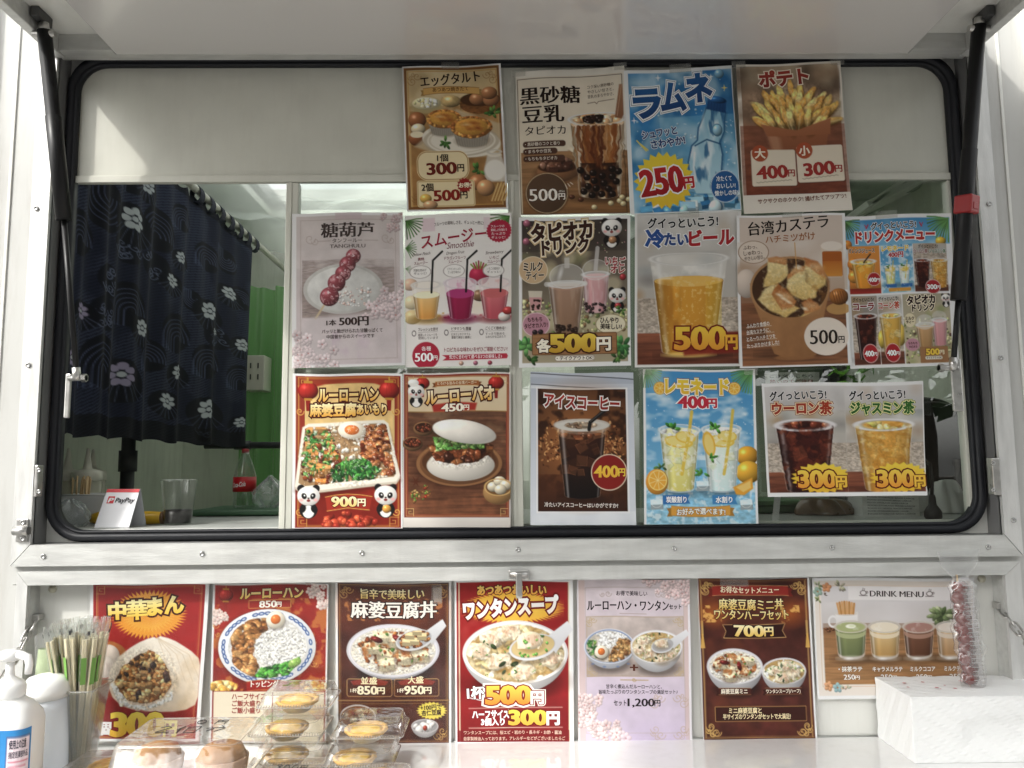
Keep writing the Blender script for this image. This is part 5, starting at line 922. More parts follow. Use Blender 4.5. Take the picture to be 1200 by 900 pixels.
def set_art():
    p = Print(20, 18, 618, 874, 30, paper=(.93, .91, .93)); B = (28, 20, 606, 868); p.bg('dccfd4', 'd3c4dc', B); p.mottle(90, .06, B); p.rect(28, 20, 60, 868, 'd9bfb8', 0, .7); p.rect(585, 20, 606, 868, 'd9bfb8', 0, .7); p.border(62, 60, 586, 830, 3, 'b8a498', 0, .6); p.bg('cdbfba', 'b8a8a0', (68, 216, 582, 534)); p.mottle(60, .12, (68, 216, 582, 534)); p.border(68, 216, 582, 534, 3, 'b8a080'); corner_orn(p, 70, 218, 580, 532, 40, 'c4aa80', 3); corner_orn(p, 400, 620, 600, 866, 60, 'c4aa90', 3)
    M = p.bowl(188, 375, 134, 92, 95, 'dfe3ee', .08, .4); p.ring(188, 375, 128, 88, 6, '5a74a8', .7); [p.ell(188+120*math.cos(a), 375+h_, 9, 5, '5a74a8', .6) for a, h_ in ((.6, 92), (1.2, 108), (1.8, 108), (2.4, 92))]
    p.put((slice(None), slice(None)), M, (.8, .76, .7)); p.chunks(M*p.polymask([(120, 300), (300, 300), (260, 390), (130, 380)]), 160, 6, 10, ['fbfaf6', 'f0eee8'], 0, .12, .1); p.chunks(M*p.polymask([(240, 330), (320, 340), (310, 450), (180, 470), (185, 420)]), 70, 9, 15, ['8a6236', 'a87c48', '6a4424', 'c09a60']); p.chunks(M*p.polymask([(60, 340), (120, 340), (130, 450), (80, 430)]), 30, 9, 18, ['2f5a2c', '44783a', '8aa848'], 0, .3, .1, (.25, .4)); p.egg(146, 405, 36, 34)
    M = p.bowl(436, 375, 138, 88, 112, 'e9e8ec', .08, .4); wonton_fill(p, M, ((370, 345), (400, 410), (345, 390), (460, 440), (510, 415)), 30); S = p.spoon(470, 370, 62, 38, 604, 300, 20); wonton(p, 462, 356, 30, S)
    p.organic((70, 300, 310, 460), 4, 18, .08, 7, 4); p.egg(146, 405, 36, 34)
    p.blossom([(520, 60), (560, 90), (585, 120), (590, 60), (480, 40)], 26, 9, 'f2d8d8'); p.blossom([(50, 700), (80, 760), (120, 800), (180, 830), (60, 660), (230, 850)], 30, 10, 'f4dcdc'); p.tint(200, 'dccbe8', .4, .7, .35, (230, 700, 600, 868))
    for x in (185, 450): p.scroll(x, 96, 18, 'b8a49a', 2.5); p.scroll(x-30*(1 if x < 300 else -1), 100, 14, 'b8a49a', 2.5, -1)
    p.line([(245, 202), (385, 202)], 3, 'b8a49a'); p.line([(245, 552), (390, 552)], 4, 'b89c60'); p.scroll(316, 550, 12, 'b89c60', 3)
    p.T('お得で美味しい', 228, 392, 94, 28, '3a3038', .012); p.T('ルーローハン・ワンタン', 74, 505, 158, 62, '20181c', .03, .008); p.T('セット', 508, 572, 164, 30, '20181c', .025); p.T('+', 298, 334, 486, 62, '5a2c1c', .04); p.T('甘辛く煮込んだルーローハンと、', 168, 462, 586, 25, '3a3038', .012); p.T('旨味たっぷりのワンタンスープの満足セット♪', 130, 545, 614, 25, '3a3038', .012); p.T('セット', 208, 274, 672, 34, '2a2026', .015); p.T('1,200', 282, 420, 668, 58, '2a2026', .03, .008); p.T('円', 422, 452, 672, 38, '2a2026', .02)
    return p
def mini_set_art():
    p = Print(22, 12, 618, 866, 31); B = (26, 14, 608, 862); dark_panel(p, B, '4a2018', '552820'); p.mottle(200, .15, B); corner_orn(p, 40, 26, 596, 850, 60, 'd0a860', 4)
    for x in (38, 594): p.line([(x, 30), (x, 850)], 4, 'a88050'); p.rect(x-6, 240, x+6, 320, 'c09858', 4); p.poly([(x-4, 310), (x+4, 310), (x+12, 385), (x-12, 385)], 'd8a850')
    p.ribbon(100, 505, 74, 52, '96261c', 'd8b070', 8, 24)
    for x in (95, 510): p.ell(x, 200, 50, 44, 'd8701c', .7, 0, 30); p.tint(26, 'f8c060', .55, .7, .8, (x-50, 160, x+50, 250))
    p.poly([(148, 262), (478, 255), (462, 292), (480, 328), (150, 332), (164, 296)], '30100c'); p.line([(148, 262), (478, 255), (462, 292), (480, 328), (150, 332), (164, 296), (148, 262)], 3, 'd8b070')
    M = p.bowl(202, 480, 148, 94, 120, 'dcdade', .09, .5); mapo_toppings(p, M, 7, 34); M = p.bowl(460, 506, 118, 70, 100, 'dcdade', .08, .5); wonton_fill(p, M, ((420, 505), (510, 515), (450, 540), (470, 480)), 32)
    p.ribbon(112, 282, 612, 34, '4a1c14', 'a87c48', 0, 14); p.ribbon(358, 548, 612, 34, '4a1c14', 'a87c48', 0, 14); p.rect(88, 690, 570, 770, '3c1812', 6); p.border(88, 690, 570, 770, 3, 'c89c58', 6)
    H = ((.05, '240806'),)
    p.T('お得なセットメニュー', 144, 454, 74, 38, 'fdf0cc', .03, .01); p.T('麻婆豆腐ミニ丼', 132, 474, 153, 64, 'fdf2b8', .03, .012, H, 'e9be58'); p.T('ワンタンハーフセット', 106, 498, 208, 58, 'fdf2b8', .035, .014, H, 'e9be58'); p.T('700', 210, 360, 290, 82, 'fdf4c8', .05, .025, H, 'f0c450'); p.T('円', 366, 412, 294, 54, 'fdf4c8', .035, None, H, 'f0c450')
    p.T('麻婆豆腐ミニ', 124, 264, 612, 28, 'fdf2dc', .025); p.T('ワンタンスープ(ハーフ)', 362, 542, 612, 24, 'fdf2dc', .025); p.T('ミニ麻婆豆腐と', 162, 334, 713, 32, 'fdeab8', .025); p.T('半サイズのワンタンがセットで大満足!', 130, 484, 744, 30, 'fdeab8', .025)
    return p
def cafe_art():
    p = Print(8, 40, 1072, 832, 32, 230); p.bg('ece2d8', 'eee4da', (20, 60, 1050, 810)); p.bg('dcd8da', 'cfc8c6', (60, 96, 1050, 380)); blurry(p, (60, 200, 1050, 340), ['e4dfe0', 'd0cac8'], 10, 50, 110, 20, .6); wood(p, (68, 370, 1050, 740), '9a6e46', 'a87a4c', .22); p.bg('7c5434', '8a6040', (68, 340, 1050, 420), .45); p.rect(240, 92, 960, 188, 'eee9e8', 0, .85)
    p.border(48, 92, 1060, 754, 3, 'd8b088', 0, .8); [p.ball(x, y, 14, 9, '6a3c20') for x, y in ((90, 378), (120, 372), (105, 392), (135, 382))]
    p.ring(135, 330, 34, 42, 12, 'e9e6e6'); p.poly([(150, 280), (298, 270), (298, 370), (165, 380)], 'efecec', 1, 1, None, 'd8d2d0'); p.ell(224, 278, 74, 16, 'd8d0c8'); [p.line([(178+k*13, 278), (165+k*16, 210-10*math.sin(k*.5))], 14, ('d8a468', 'c08848')[k % 2]) for k in range(8)]
    p.ball(860, 320, 50, 40, 'b8b0a8'); p.leafy(855, 285, 70, 40, ('6a7c50', '8a9a6a', '54663e', 'b0b890'))
    for cx, c1, c2, fm, bd in ((250, '87905e', '666f48', 'acb47c', 'b6bc8c'), (474, 'dcc08c', 'b08a50', 'eee2cc', 'efe0c4'), (703, '7a5440', '5c3a28', 'b08478', 'b8907c'), (925, 'd8bc98', 'a88258', 'e9ddd0', 'e6d8c8')):
        p.cup(cx, 365, 545, 104, 90, 38, c1, c2, .05, 'e6e4e0', .5, 0, foam=fm, rimw=4, rimc='dcd4c8', base=14)
        L = p.polymask([(cx-102, 372)]+[(cx-102*math.cos(t), 380+36*math.sin(t)) for t in np.linspace(0, math.pi, 14)]+[(cx+102, 372), (cx+96, 420)]+[(cx+96*math.cos(t), 410+34*math.sin(t)) for t in np.linspace(0, math.pi, 14)]+[(cx-96, 420)]); p.put((slice(None), slice(None)), L, p.c(bd), .85); p.ell(cx, 368, 98, 33, fm); p.tint(30, 'ffffff', .55, .75, .25, (cx-98, 335, cx+98, 402)); p.ring(cx, 366, 106, 38, 4, 'c8bcae', .8); p.ell(cx, 572, 84, 16, 'efece8', .55, 0, 3); p.ell(cx-20, 574, 20, 7, 'ffffff', .7, 0, 2)
    p.ell(250, 362, 34, 14, 'f4f4e4'); p.ell(258, 360, 20, 7, 'dfe4c0')
    for x, y, c in ((100, 104, 'dc9868'), (42, 130, '9cb8a8'), (88, 750, 'e2a878'), (148, 760, '9cc0c4')): p.flower(x, y, 32, c, 'b87a4a')
    p.leafy(44, 88, 30, 5, ('8a9a6a', 'a8b488')); p.leafy(40, 180, 28, 5, ('8a9a5a', '6a7a44')); p.leafy(190, 96, 40, 8, ('a8a888', 'b8b098')); p.leafy(84, 155, 16, 3, ('4a3424',)); p.leafy(200, 766, 30, 5, ('b0b89a', 'd8b898'))
    for x in (340, 778): p.ring(x, 142, 22, 16, 3.5, '4a3c3c'); p.ring(x+24, 138, 8, 8, 3, '4a3c3c'); p.line([(x-26, 160), (x+26, 160)], 3.5, '4a3c3c'); p.line([(x-5, 124), (x, 112)], 3, '4a3c3c'); p.line([(x+6, 124), (x+10, 114)], 3, '4a3c3c')
    p.T('DRINK MENU', 384, 738, 145, 56, '3c3030', .028, -.006)
    for t, a, b in (('・抹茶ラテ', 160, 316), ('キャラメルラテ', 386, 584), ('ミルクココア', 638, 806), ('ミルクティー', 868, 1030)): p.T(t, a, b, 642, 36, 'fdf8f0', .025, None, ((.04, '6a4a30'),)); c = (a+b)/2+8; p.T('250', c-54, c+20, 692, 46, 'fdf8f0', .02, .01, ((.03, '6a4a30'),)); p.T('円', c+22, c+52, 696, 28, 'fdf8f0', .02)
    return p

# ------------------------------------------------------------------ sheets on the truck
PAPER = inkmat('printed_paper', .4, .0, .12)
INK = inkmat('printed_ink', .4, .0)
CLEAR_POCKET = film('clear_pocket', (.98, .985, .985), .12, .9, .012, (.9, .92, .95), .35, 9)
TAPE = film('clear_tape', (.9, .9, .88), .25, 1.0, .22, (.85, .84, .8))
PG = 'menu sheets stuck on the food truck'
def sheet(art, crop, corners, Y, label, name='menu_poster', wave=.0022, seed=0, pocket=False, tapes=(), group=PG):
    p = art; ox, oy, k = crop; rng = random.Random(seed)
    q = [U(ox+x/k, oy+y/k, Y) for x, y in corners]      # TL TR BL BR
    TL, TR, BL, BR = q; root = thing(name, label, 'poster', (BL+BR)/2, group)
    a, b, c, d = (rng.uniform(0, 6.28) for _ in range(4)); curl = rng.uniform(.4, 1)
    def wav(u, v):
        w = wave*(1+.5*np.sin(2.1*u+a+1.7*v)+.45*np.sin(5.2*v+b+u)+.3*np.sin(9*u-4*v+c))
        return w+wave*2.2*curl*np.maximum(0, u-.8)*np.maximum(0, .25-v)*8+wave*1.2*np.maximum(0, v-.85)*4
    def place(u, v, off):
        P = np.array(TL)[None]*((1-u)*(1-v))[:, None]+np.array(TR)[None]*(u*(1-v))[:, None]+np.array(BL)[None]*((1-u)*v)[:, None]+np.array(BR)[None]*(u*v)[:, None]
        P[:, 1] -= wav(u, v)+off; P[:, 2] += .0012*np.sin(7*u+a)*(1-v); return P
    u = ((p.X-p.x0)/(p.x1-p.x0)).ravel(); v = ((p.Y-p.y0)/(p.y1-p.y0)).ravel()
    ink_mesh('sheet', place(u, v, 0.), quads(p.n, p.m), np.clip(p.img, 0, 1).reshape(-1, 3), PAPER, root)
    for part, group_ in p.kinds().items():
        V, F, C = p.lettering(group_); uu = (V[:, 0]-p.x0)/(p.x1-p.x0); vv = (V[:, 1]-p.y0)/(p.y1-p.y0)
        ink_mesh(part, place(uu, vv, V[:, 2]*.0004), F, C, INK, root, False)
    if pocket:
        m = MB(); e = .02
        m.grid(lambda s, t: Vector(place(np.array([-e+s*(1+2*e)]), np.array([-e*.6+t*(1+1.6*e)]), .0022)[0]), 14, 18); m.build('clear_pocket', CLEAR_POCKET, root, True)
    for (tu, tv, w, h) in tapes:
        m = MB(); m.grid(lambda s, t: Vector(place(np.array([tu+s*w]), np.array([tv+t*h]), .0026)[0]), 4, 4); m.build('tape', TAPE, root, True)
    return root
def all_sheets():
    c1 = lambda x: (x, 70, 4.8646); c2 = lambda x: (x, 245, 4.7368); c3 = lambda x: (x, 432, 4.7368)
    W = ' on the truck window'
    sheet(eggtart_art(), c1(465), [(30, 45), (592, 30), (60, 870), (636, 852)], .027, 'brown egg tart sheet with two tarts on a plate, beside the brown sugar drink sheet', seed=1, tapes=((.4, -.025, .18, .05),))
    sheet(brownsugar_art(), c1(600), [(20, 76), (636, 46), (45, 892), (672, 880)], .027, 'beige brown sugar soy milk tapioca sheet with a tall streaked cup', seed=2, wave=.003, tapes=((-.03, -.015, .12, .05), (.9, -.02, .12, .05)))
    sheet(ramune_art(), c1(730), [(2, 72), (618, 38), (40, 888), (672, 862)], .024, 'bright blue soda bottle sheet with a yellow 250 yen burst', seed=3, wave=.003, tapes=((.42, -.03, .2, .06),))
    sheet(potato_art(), c1(860), [(5, 40), (602, 15), (55, 882), (670, 862)], .020, 'brown french fries sheet with 400 and 300 yen boxes', seed=4, wave=.003, tapes=((-.04, -.02, .13, .05), (.9, -.02, .13, .05)))
    sheet(tanghulu_art(), c2(338), [(20, 24), (635, 18), (22, 885), (650, 868)], .026, 'pale pink candied fruit skewer sheet with blossoms beside the open window', seed=5, pocket=True)
    sheet(smoothie_art(), c2(468), [(32, 35), (622, 20), (35, 880), (622, 868)], .026, 'white smoothie sheet with three cups and black straws', seed=6)
    sheet(tapioca_art(), c2(604), [(18, 52), (636, 38), (20, 882), (640, 870)], .024, 'tapioca drink sheet with pandas and milk tea, directly under the brown sugar sheet', seed=7)
    sheet(beer_art(), c2(736), [(36, 30), (626, 15), (36, 880), (632, 872)], .025, 'cold beer sheet with one large golden cup for 500 yen', seed=8, tapes=((.4, -.02, .2, .05),))
    sheet(castella_art(), c2(860), [(12, 40), (614, 22), (30, 885), (645, 868)], .021, 'honey castella sheet with cake cubes in a brown paper tub', seed=9, tapes=((.42, -.025, .18, .05),))
    sheet(drinkmenu_art(), c2(985), [(8, 42), (610, 22), (50, 888), (650, 868)], .024, 'drink menu sheet with six small drink pictures behind the strut with the red clip', seed=10, tapes=((.3, -.025, .2, .05),))
    sheet(mapo_bento_art(), c3(338), [(25, 28), (632, 28), (22, 886), (635, 886)], .026, 'red lunch box sheet with two pandas and a 900 yen banner', seed=11)
    sheet(gua_bao_art(), c3(468), [(20, 25), (617, 20), (22, 880), (617, 880)], .026, 'brown steamed bun sandwich sheet for 450 yen with a chef hat panda', seed=12)
    sheet(coffee_art(), (612, 430, 4.7368), [(45, 30), (615, 35), (45, 877), (632, 877)], .024, 'dark iced coffee sheet in a grey white pocket with a red 400 yen disc', seed=13, wave=.003)
    sheet(lemonade_art(), (746, 430, 4.74), [(35, 15), (655, 15), (40, 875), (675, 870)], .026, 'blue sky lemonade sheet with two tall lemon glasses', seed=14, tapes=((-.04, -.01, .12, .05), (.9, -.01, .12, .05)))
    sheet(tea_art(), (885, 435, 5.624), [(40, 82), (1095, 68), (78, 828), (1130, 818)], .026, 'wide sheet with a dark and a golden tea cup, 300 yen each', seed=15)
    b = lambda x, k=4.5: (x, 675, k); pd = ' on the lower panel'
    sheet(bun_art(), b(100), [(30, 40), (655, 40), (22, 868), (602, 868)], .016, 'red steamed bun sheet with a sun burst behind the chopsticks', seed=16, pocket=True)
    sheet(lurou_art(), b(240), [(45, 38), (655, 38), (25, 876), (640, 876)], .020, 'red braised pork rice sheet with a blue rimmed bowl for 850 yen', seed=17, pocket=True)
    sheet(mapo_don_art(), b(390), [(15, 30), (625, 30), (20, 886), (625, 886)], .020, 'dark brown mapo tofu bowl sheet with a spoon and 850 and 950 yen', seed=18, pocket=True, tapes=((.83, .02, .09, .12),))
    sheet(wonton_art(), b(530, 4.4966), [(12, 22), (635, 18), (18, 882), (640, 878)], .020, 'red wonton soup sheet under the centre latch', seed=19)
    sheet(set_art(), b(672, 4.503), [(18, 20), (610, 15), (25, 873), (625, 870)], .020, 'pale lilac set meal sheet with two bowls and cherry blossoms', seed=20)
    sheet(mini_set_art(), b(815, 4.4966), [(8, 12), (595, 10), (38, 864), (640, 860)], .018, 'dark brown 700 yen half set sheet with a gold border', seed=21, tapes=((.2, .0, .25, .05),))
    sheet(cafe_art(), (950, 670, 5.622), [(5, 40), (1065, 38), (40, 836), (1080, 826)], .022, 'cream landscape drink menu sheet with four latte glasses', seed=22)
# ------------------------------------------------------------------ materials of the truck
PAINT = mat('white_panel_paint', (.76, .76, .72), .34, vary=.05, scale=3, coat=.15, dirt=.12)
SKIN = mat('white_outer_skin', (.54, .54, .52), .4, vary=.07, scale=4, bump=.05, bscale=18, dirt=.3)
GLOSSY = mat('white_glossy_panel', (.65, .635, .62), .07, coat=1.0, bump=.02, bscale=6)
COUNTER = mat('white_counter_laminate', (.77, .77, .765), .12, coat=1.0, dirt=.14)
CREAM = mat('white_sash_paint', (.60, .60, .53), .35, vary=.06, scale=12, dirt=.12)
ALU = mat('brushed_aluminium', (.62, .625, .605), .42, .4, vary=.14, scale=14, bump=.12, bscale=90, stretch=(1, 6, 6), dirt=.13)
ALUV = mat('brushed_aluminium_upright', (.68, .68, .665), .42, .4, vary=.12, scale=14, bump=.12, bscale=90, stretch=(6, 6, 1), dirt=.15)
STEEL = mat('zinc_steel', (.55, .54, .52), .3, .9, vary=.2, scale=60)
CHROME = mat('chrome_screw', (.45, .45, .44), .25, .9)
RUBBER = mat('black_rubber', (.010, .011, .015), .5, vary=.2, scale=30, spec=.35)
BLACKP = mat('black_strut_paint', (.009, .009, .010), .42, vary=.3, scale=25, spec=.3)
DARK = mat('dark_gap', (.03, .03, .03), .6)
INWALL = mat('inner_wall_panel', (.72, .74, .66), .5, vary=.16, scale=5, dirt=.3)
INGREEN = mat('green_grey_inner_panel', (.13, .155, .115), .5, vary=.25, scale=4)
PIPE = mat('dark_grey_pipe', (.035, .037, .04), .45, vary=.2, scale=20)
GLASS = film('window_glass', (.93, .95, .94), .0, 1.7)
RED = mat('red_plastic', (.30, .016, .018), .4)

# ------------------------------------------------------------------ the setting
ga = MB(); ga.box(-60, 60, -60, 60, -.2, 0); tag(ga.build('ground', mat('pale_asphalt', (.22, .215, .21), .9, vary=.25, scale=1.2, bump=.3, bscale=90)), kind='structure')

# ------------------------------------------------------------------ the food truck
truck = thing('food_truck', 'white food truck with a raised serving hatch, sliding windows and a fold-down counter', 'food truck', (0, .8, 0))
X = lambda x, y, Y: U(x, y, Y).x
Z = lambda x, y, Y: U(x, y, Y).z
Yf = -.012
XLo, XLi, XRi, XRo = X(36, 244, Yf), X(57, 244, Yf), X(1149, 240, Yf), X(1168, 240, Yf)
Zbo, Zbi = Z(600, 658, Yf), Z(600, 633, Yf)
ZT = Z(600, 58, 0)                                  # hinge line of the hatch
LXo, LXi, RXi, RXo = X(18, 700, Yf), X(31, 700, Yf), X(1180, 700, Yf), X(1180, 700, Yf)+.03
LZo, LZi = Z(600, 664, Yf), Z(600, 680, Yf)
ZC = Z(600, 869, .02)                               # counter top
m = MB()
m.box(-2.6, XLo, 0, .03, .45, 2.75); m.box(XRo, 2.6, 0, .03, .45, 2.75); m.box(XLo, XRo, 0, .03, ZT+.03, 2.75)
m.box(XLo+.0, XRo, 0, .028, LZi, Zbo+.006); m.box(XLo, LXi-.003, .0, .027, ZC-.1, LZi-.001); m.box(XRo+.0006, RXi+.003, 0, .027, ZC-.1, LZi-.001); m.box(XLo, XRo, .001, .03, .45, ZC-.03)
m.box(-2.6, -.95, .03, 2.0, 2.70, 2.75); m.box(.45, 2.6, .03, 2.0, 2.70, 2.75); m.box(-.95, .45, .03, .15, 2.70, 2.75); m.box(-.95, .45, 1.66, 2.0, 2.70, 2.75); m.box(-2.6, -2.57, .03, 2.0, .45, 2.7); m.box(2.57, 2.6, .03, 2.0, .45, 2.7)  # roof boxes leave an unseen skylight opening, added to light the interior
m.build('side_wall', SKIN, truck)
for (a, b, d_) in ((XLo-.052, XLo-.046, -.003), (XRo+.03, XRo+.036, -.003), (XLo-.14, XLo-.10, -.02), (XRo+.085, XRo+.13, -.02)): m = MB(); m.box(a, b, d_, 0, .5, 2.6, .001); m.build('body_trim', PAINT, truck)
# lower body under the counter, wheels out of view below
m = MB(); m.box(-2.6, 2.6, .03, 2.0, .42, .47); m.build('underfloor', DARK, truck)
for wx in (-1.6, 1.5):
    m = MB(); m.lathe([(.10, -.09), (.30, -.1), (.34, -.06), (.34, .06), (.30, .1), (.10, .09)], (wx, .25, .34), 32, Matrix.Rotation(R_(90), 3, 'X')); w = m.build('wheel', RUBBER, truck)
    m = MB(); m.lathe([(.02, .0), (.19, .01), (.2, .03), (.02, .04)], (wx, .15, .34), 24, Matrix.Rotation(R_(90), 3, 'X')); m.build('rim', STEEL, w)
# opening frame
def mitre(m, x0, x1, z0, z1, w, y0, y1, top=False, wx=None):
    wx = wx or w
    m.prism([(x0, y0, z0), (x1, y0, z0), (x1-wx, y0, z0+w), (x0+wx, y0, z0+w)], (0, y1-y0, 0))
fr = MB(); wB = Zbi-Zbo; g = .0006
fr.prism([(XLo+g, Yf, Zbo), (XRo-g, Yf, Zbo), (XRi-g, Yf, Zbi), (XLi+g, Yf, Zbi)], (0, .0118, 0)); fo = fr.build('hatch_frame', ALU, truck)
for (a, b) in ((XLo, XLi), (XRo, XRi)):
    m = MB(); m.prism([(a, Yf+.0004, Zbo+.0012), (b, Yf+.0004, Zbi+.0012), (b, Yf+.0004, ZT+.02), (a, Yf+.0004, ZT+.02)], (0, .0114, 0)); m.build('frame_upright', ALUV, truck)
# returns of the recess
m = MB(); m.box(XLi-.003, XLi, -.004, .05, Zbi, ZT+.03); m.box(XRi, XRi+.003, -.004, .05, Zbi, ZT+.03); m.box(XLi, XRi, -.003, .05, Zbi-.003, Zbi-.0002); m.build('recess_return', mat('shaded_aluminium_return', (.26, .26, .26), .45, .5), truck)  # shade of the returns is put into a darker aluminium colour
def screw(x, y, Y, par, r=.0046):
    m = MB(); p = U(x, y, Y); A = Matrix.Rotation(R_(90), 3, 'X')
    m.lathe([(r*1.05, 0), (r, .0016), (r*.62, .0024), (r*.5, .0012), (.0001, .0012)], p, 14, A); return m.build('screw', CHROME, par)
for x, y in ((51, 652), (237, 649), (424, 648), (607, 644), (790, 643), (975, 642), (1158, 641), (42.7, 244.3), (33.3, 427.7), (1159, 239), (1172.7, 419.3), (1187.7, 609.7)): screw(x, y, Yf-.0003, fo)
# window surround, gasket, panel, sashes and glass
YG = .03
gx0, gx1, gz0, gz1 = X(53, 600, YG), X(1158, 600, YG), Z(600, 630, YG), Z(600, 64, YG)
ix0, ix1, iz0, iz1 = X(67, 600, YG), X(1143, 600, YG), Z(600, 617, YG), Z(600, 77, YG)
RC = .058
m = MB(); O = rrect(XLi, XRi, Zbi, ZT+.03, .001); I = rrect(gx0+.004, gx1-.004, gz0+.004, gz1-.004, RC+.012); m.ringprism([(x, .038, z) for x, z in O], [(x, .038, z) for x, z in I], (0, .006, 0)); m.build('window_surround', PAINT, truck)
m = MB(); w = gz0*0+(ix0-gx0)
for (yo, cx) in ((0, 0),):
    sec = [(-.5, .0), (-.5, -.3), (-.36, -.62), (-.1, -.72), (.16, -.66), (.2, -.45), (.3, -.45), (.36, -.62), (.5, -.4), (.5, .3), (-.5, .3)]
    rings = []
    for a, b in sec:
        t = .5+a; d = t
        P = rrect(gx0+(ix0-gx0)*d, gx1-(gx1-ix1)*d, gz0+(iz0-gz0)*d, gz1-(gz1-iz1)*d, RC+.012-.016*d, 10); rings.append([m.bm.verts.new((x, YG+.006+b*.020, z)) for x, z in P])
    for A, B in zip(rings, rings[1:]+rings[:1]):
        for k in range(len(A)): m.bm.faces.new((A[k], A[(k+1) % len(A)], B[(k+1) % len(A)], B[k])).smooth = True
m.build('window_gasket', RUBBER, truck)
pz = Z(600, 211, .034); e = .004
m = MB(); m.box(ix0-e, ix1+e, .038, .050, pz, iz1+e); m.box(ix0-e, ix1+e, .033, .0378, pz-.002, pz+.012, .001); m.build('upper_panel', CREAM, truck)
bars = [(330.5, 345.5), (597, 612)]
sash = MB()
for (a, b) in bars:
    y0 = .031 if a > 500 else .034
    sash.box(X(a, 430, y0), X(b, 430, y0), y0, .056, iz0-e, pz-.003, .0015); sash.box(X(a+3.5, 430, y0), X(a+7, 430, y0), y0-.0015, y0+.001, iz0-e, pz-.003)
sash.box(X(1130, 500, .036), ix1+e, .036, .056, iz0-e, pz-.003, .001)
sash.box(X(346, 430, .05), X(597, 430, .05), .050, .058, Z(600, 437, .05), Z(600, 431, .05)); sash.box(X(346, 430, .05), X(1130, 430, .05), .0505, .058, iz0-e, iz0+.004)
so = sash.build('window_sash', CREAM, truck)
for (a, b) in ((346, 597), (612, 1131)):
    m = MB(); m.box(X(a, 430, .045)-.002, X(b, 430, .045)+.002, .044, .0475, iz0-e, pz); m.build('window_pane', GLASS, truck)
# lower panel with its frame
m = MB(); lf = [(LXo, LZo), (RXo, LZo), (RXi, LZi), (LXi, LZi)]
m.prism([(x, Yf, z) for x, z in lf], (0, .0117, 0)); lfo = m.build('panel_frame', ALU, truck)
for (a, b, s_) in ((LXo, LXi, 1), (RXo, RXi, 1)):
    m = MB(); m.prism([(a, Yf+.0005, LZo-.001), (b, Yf+.0005, LZi-.001), (b, Yf+.0005, ZC-.25), (a, Yf+.0005, ZC-.25)], (0, .0112, 0)); m.build('frame_upright', ALUV, truck)
m = MB(); m.box(LXi-.0025, LXi+.0008, -.004, .0275, ZC-.02, LZi); m.box(RXi-.0008, RXi+.0025, -.004, .0275, ZC-.02, LZi); m.box(LXi, RXi, -.003, .0275, LZi, LZi+.003); m.build('recess_return', ALU, truck)
m = MB(); m.box(LXi-.01, RXi+.01, .028, .04, ZC-.1, LZi+.01); m.build('lower_panel', PAINT, truck)
for x, y in ((62, 690), (1150, 678)):
    m = MB(); m.lathe([(.0075, 0), (.007, .003), (.0001, .0045)], U(x, y, .0278), 18, Matrix.Rotation(R_(90), 3, 'X')); m.build('plug_button', mat('cream_plastic', (.62, .6, .48), .5), truck)
# counter flap
m = MB(); m.box(LXi+.012, RXi-.012, -.47, .022, ZC-.028, ZC, .003); cf = m.build('counter_flap', COUNTER, truck)
m = MB(); m.tube([(LXi+.02, .0245, ZC-.001), (RXi-.02, .0245, ZC-.001)], .0028, 8); m.build('hinge', ALU, cf)
# chains
def chain(p0, p1, sag, name='chain'):
    n = 26; pts = [p0.lerp(p1, t/n)+Vector((0, 0, -sag*4*(t/n)*(1-t/n))) for t in range(n+1)]; P = []
    L = [0]
    for a, b in zip(pts, pts[1:]): L.append(L[-1]+(b-a).length)
    pitch = .0215; N = int(L[-1]/pitch); root = None
    for k in range(N):
        s0, s1 = k*pitch, (k+1)*pitch
        def at(s_):
            for i in range(n):
                if L[i+1] >= s_: return pts[i].lerp(pts[i+1], (s_-L[i])/(L[i+1]-L[i]+1e-9))
            return pts[-1]
        a, b = at(s0), at(s1); t = (b-a).normalized(); c = (a+b)/2; u = t.cross(Vector((0, 1, 0))).normalized(); u = (Matrix.Rotation(R_(35+90*(k % 2)), 3, t) @ u)
        hl, hw, r = .0155, .0062, .0021
        ring = [c+t*((hl-hw)*(1 if math.cos(q) > 0 else -1)+hw*math.cos(q))+u*hw*math.sin(q) for q in np.linspace(0, 2*math.pi, 21)[:-1]]
        m = MB(); m.tube(ring, r, 7, closed=True)
        if root is None: root = m.build(name, STEEL, truck)
        else: m.build('link', STEEL, root)
chain(U(42, 725, .012), Vector((LXi-.0, -.40, ZC+.005)), .06); chain(U(1172, 711, .012), Vector((RXi+.0, -.40, ZC+.005)), .02)
for x, y in ((42, 723), (1172, 709)):
    m = MB(); p = U(x, y, .016); s_ = -1 if x < 600 else 1; m.box(p.x-.011, p.x+.011, .006, .024, p.z-.006, p.z+.006, .002); m.build('chain_bracket', STEEL, truck)
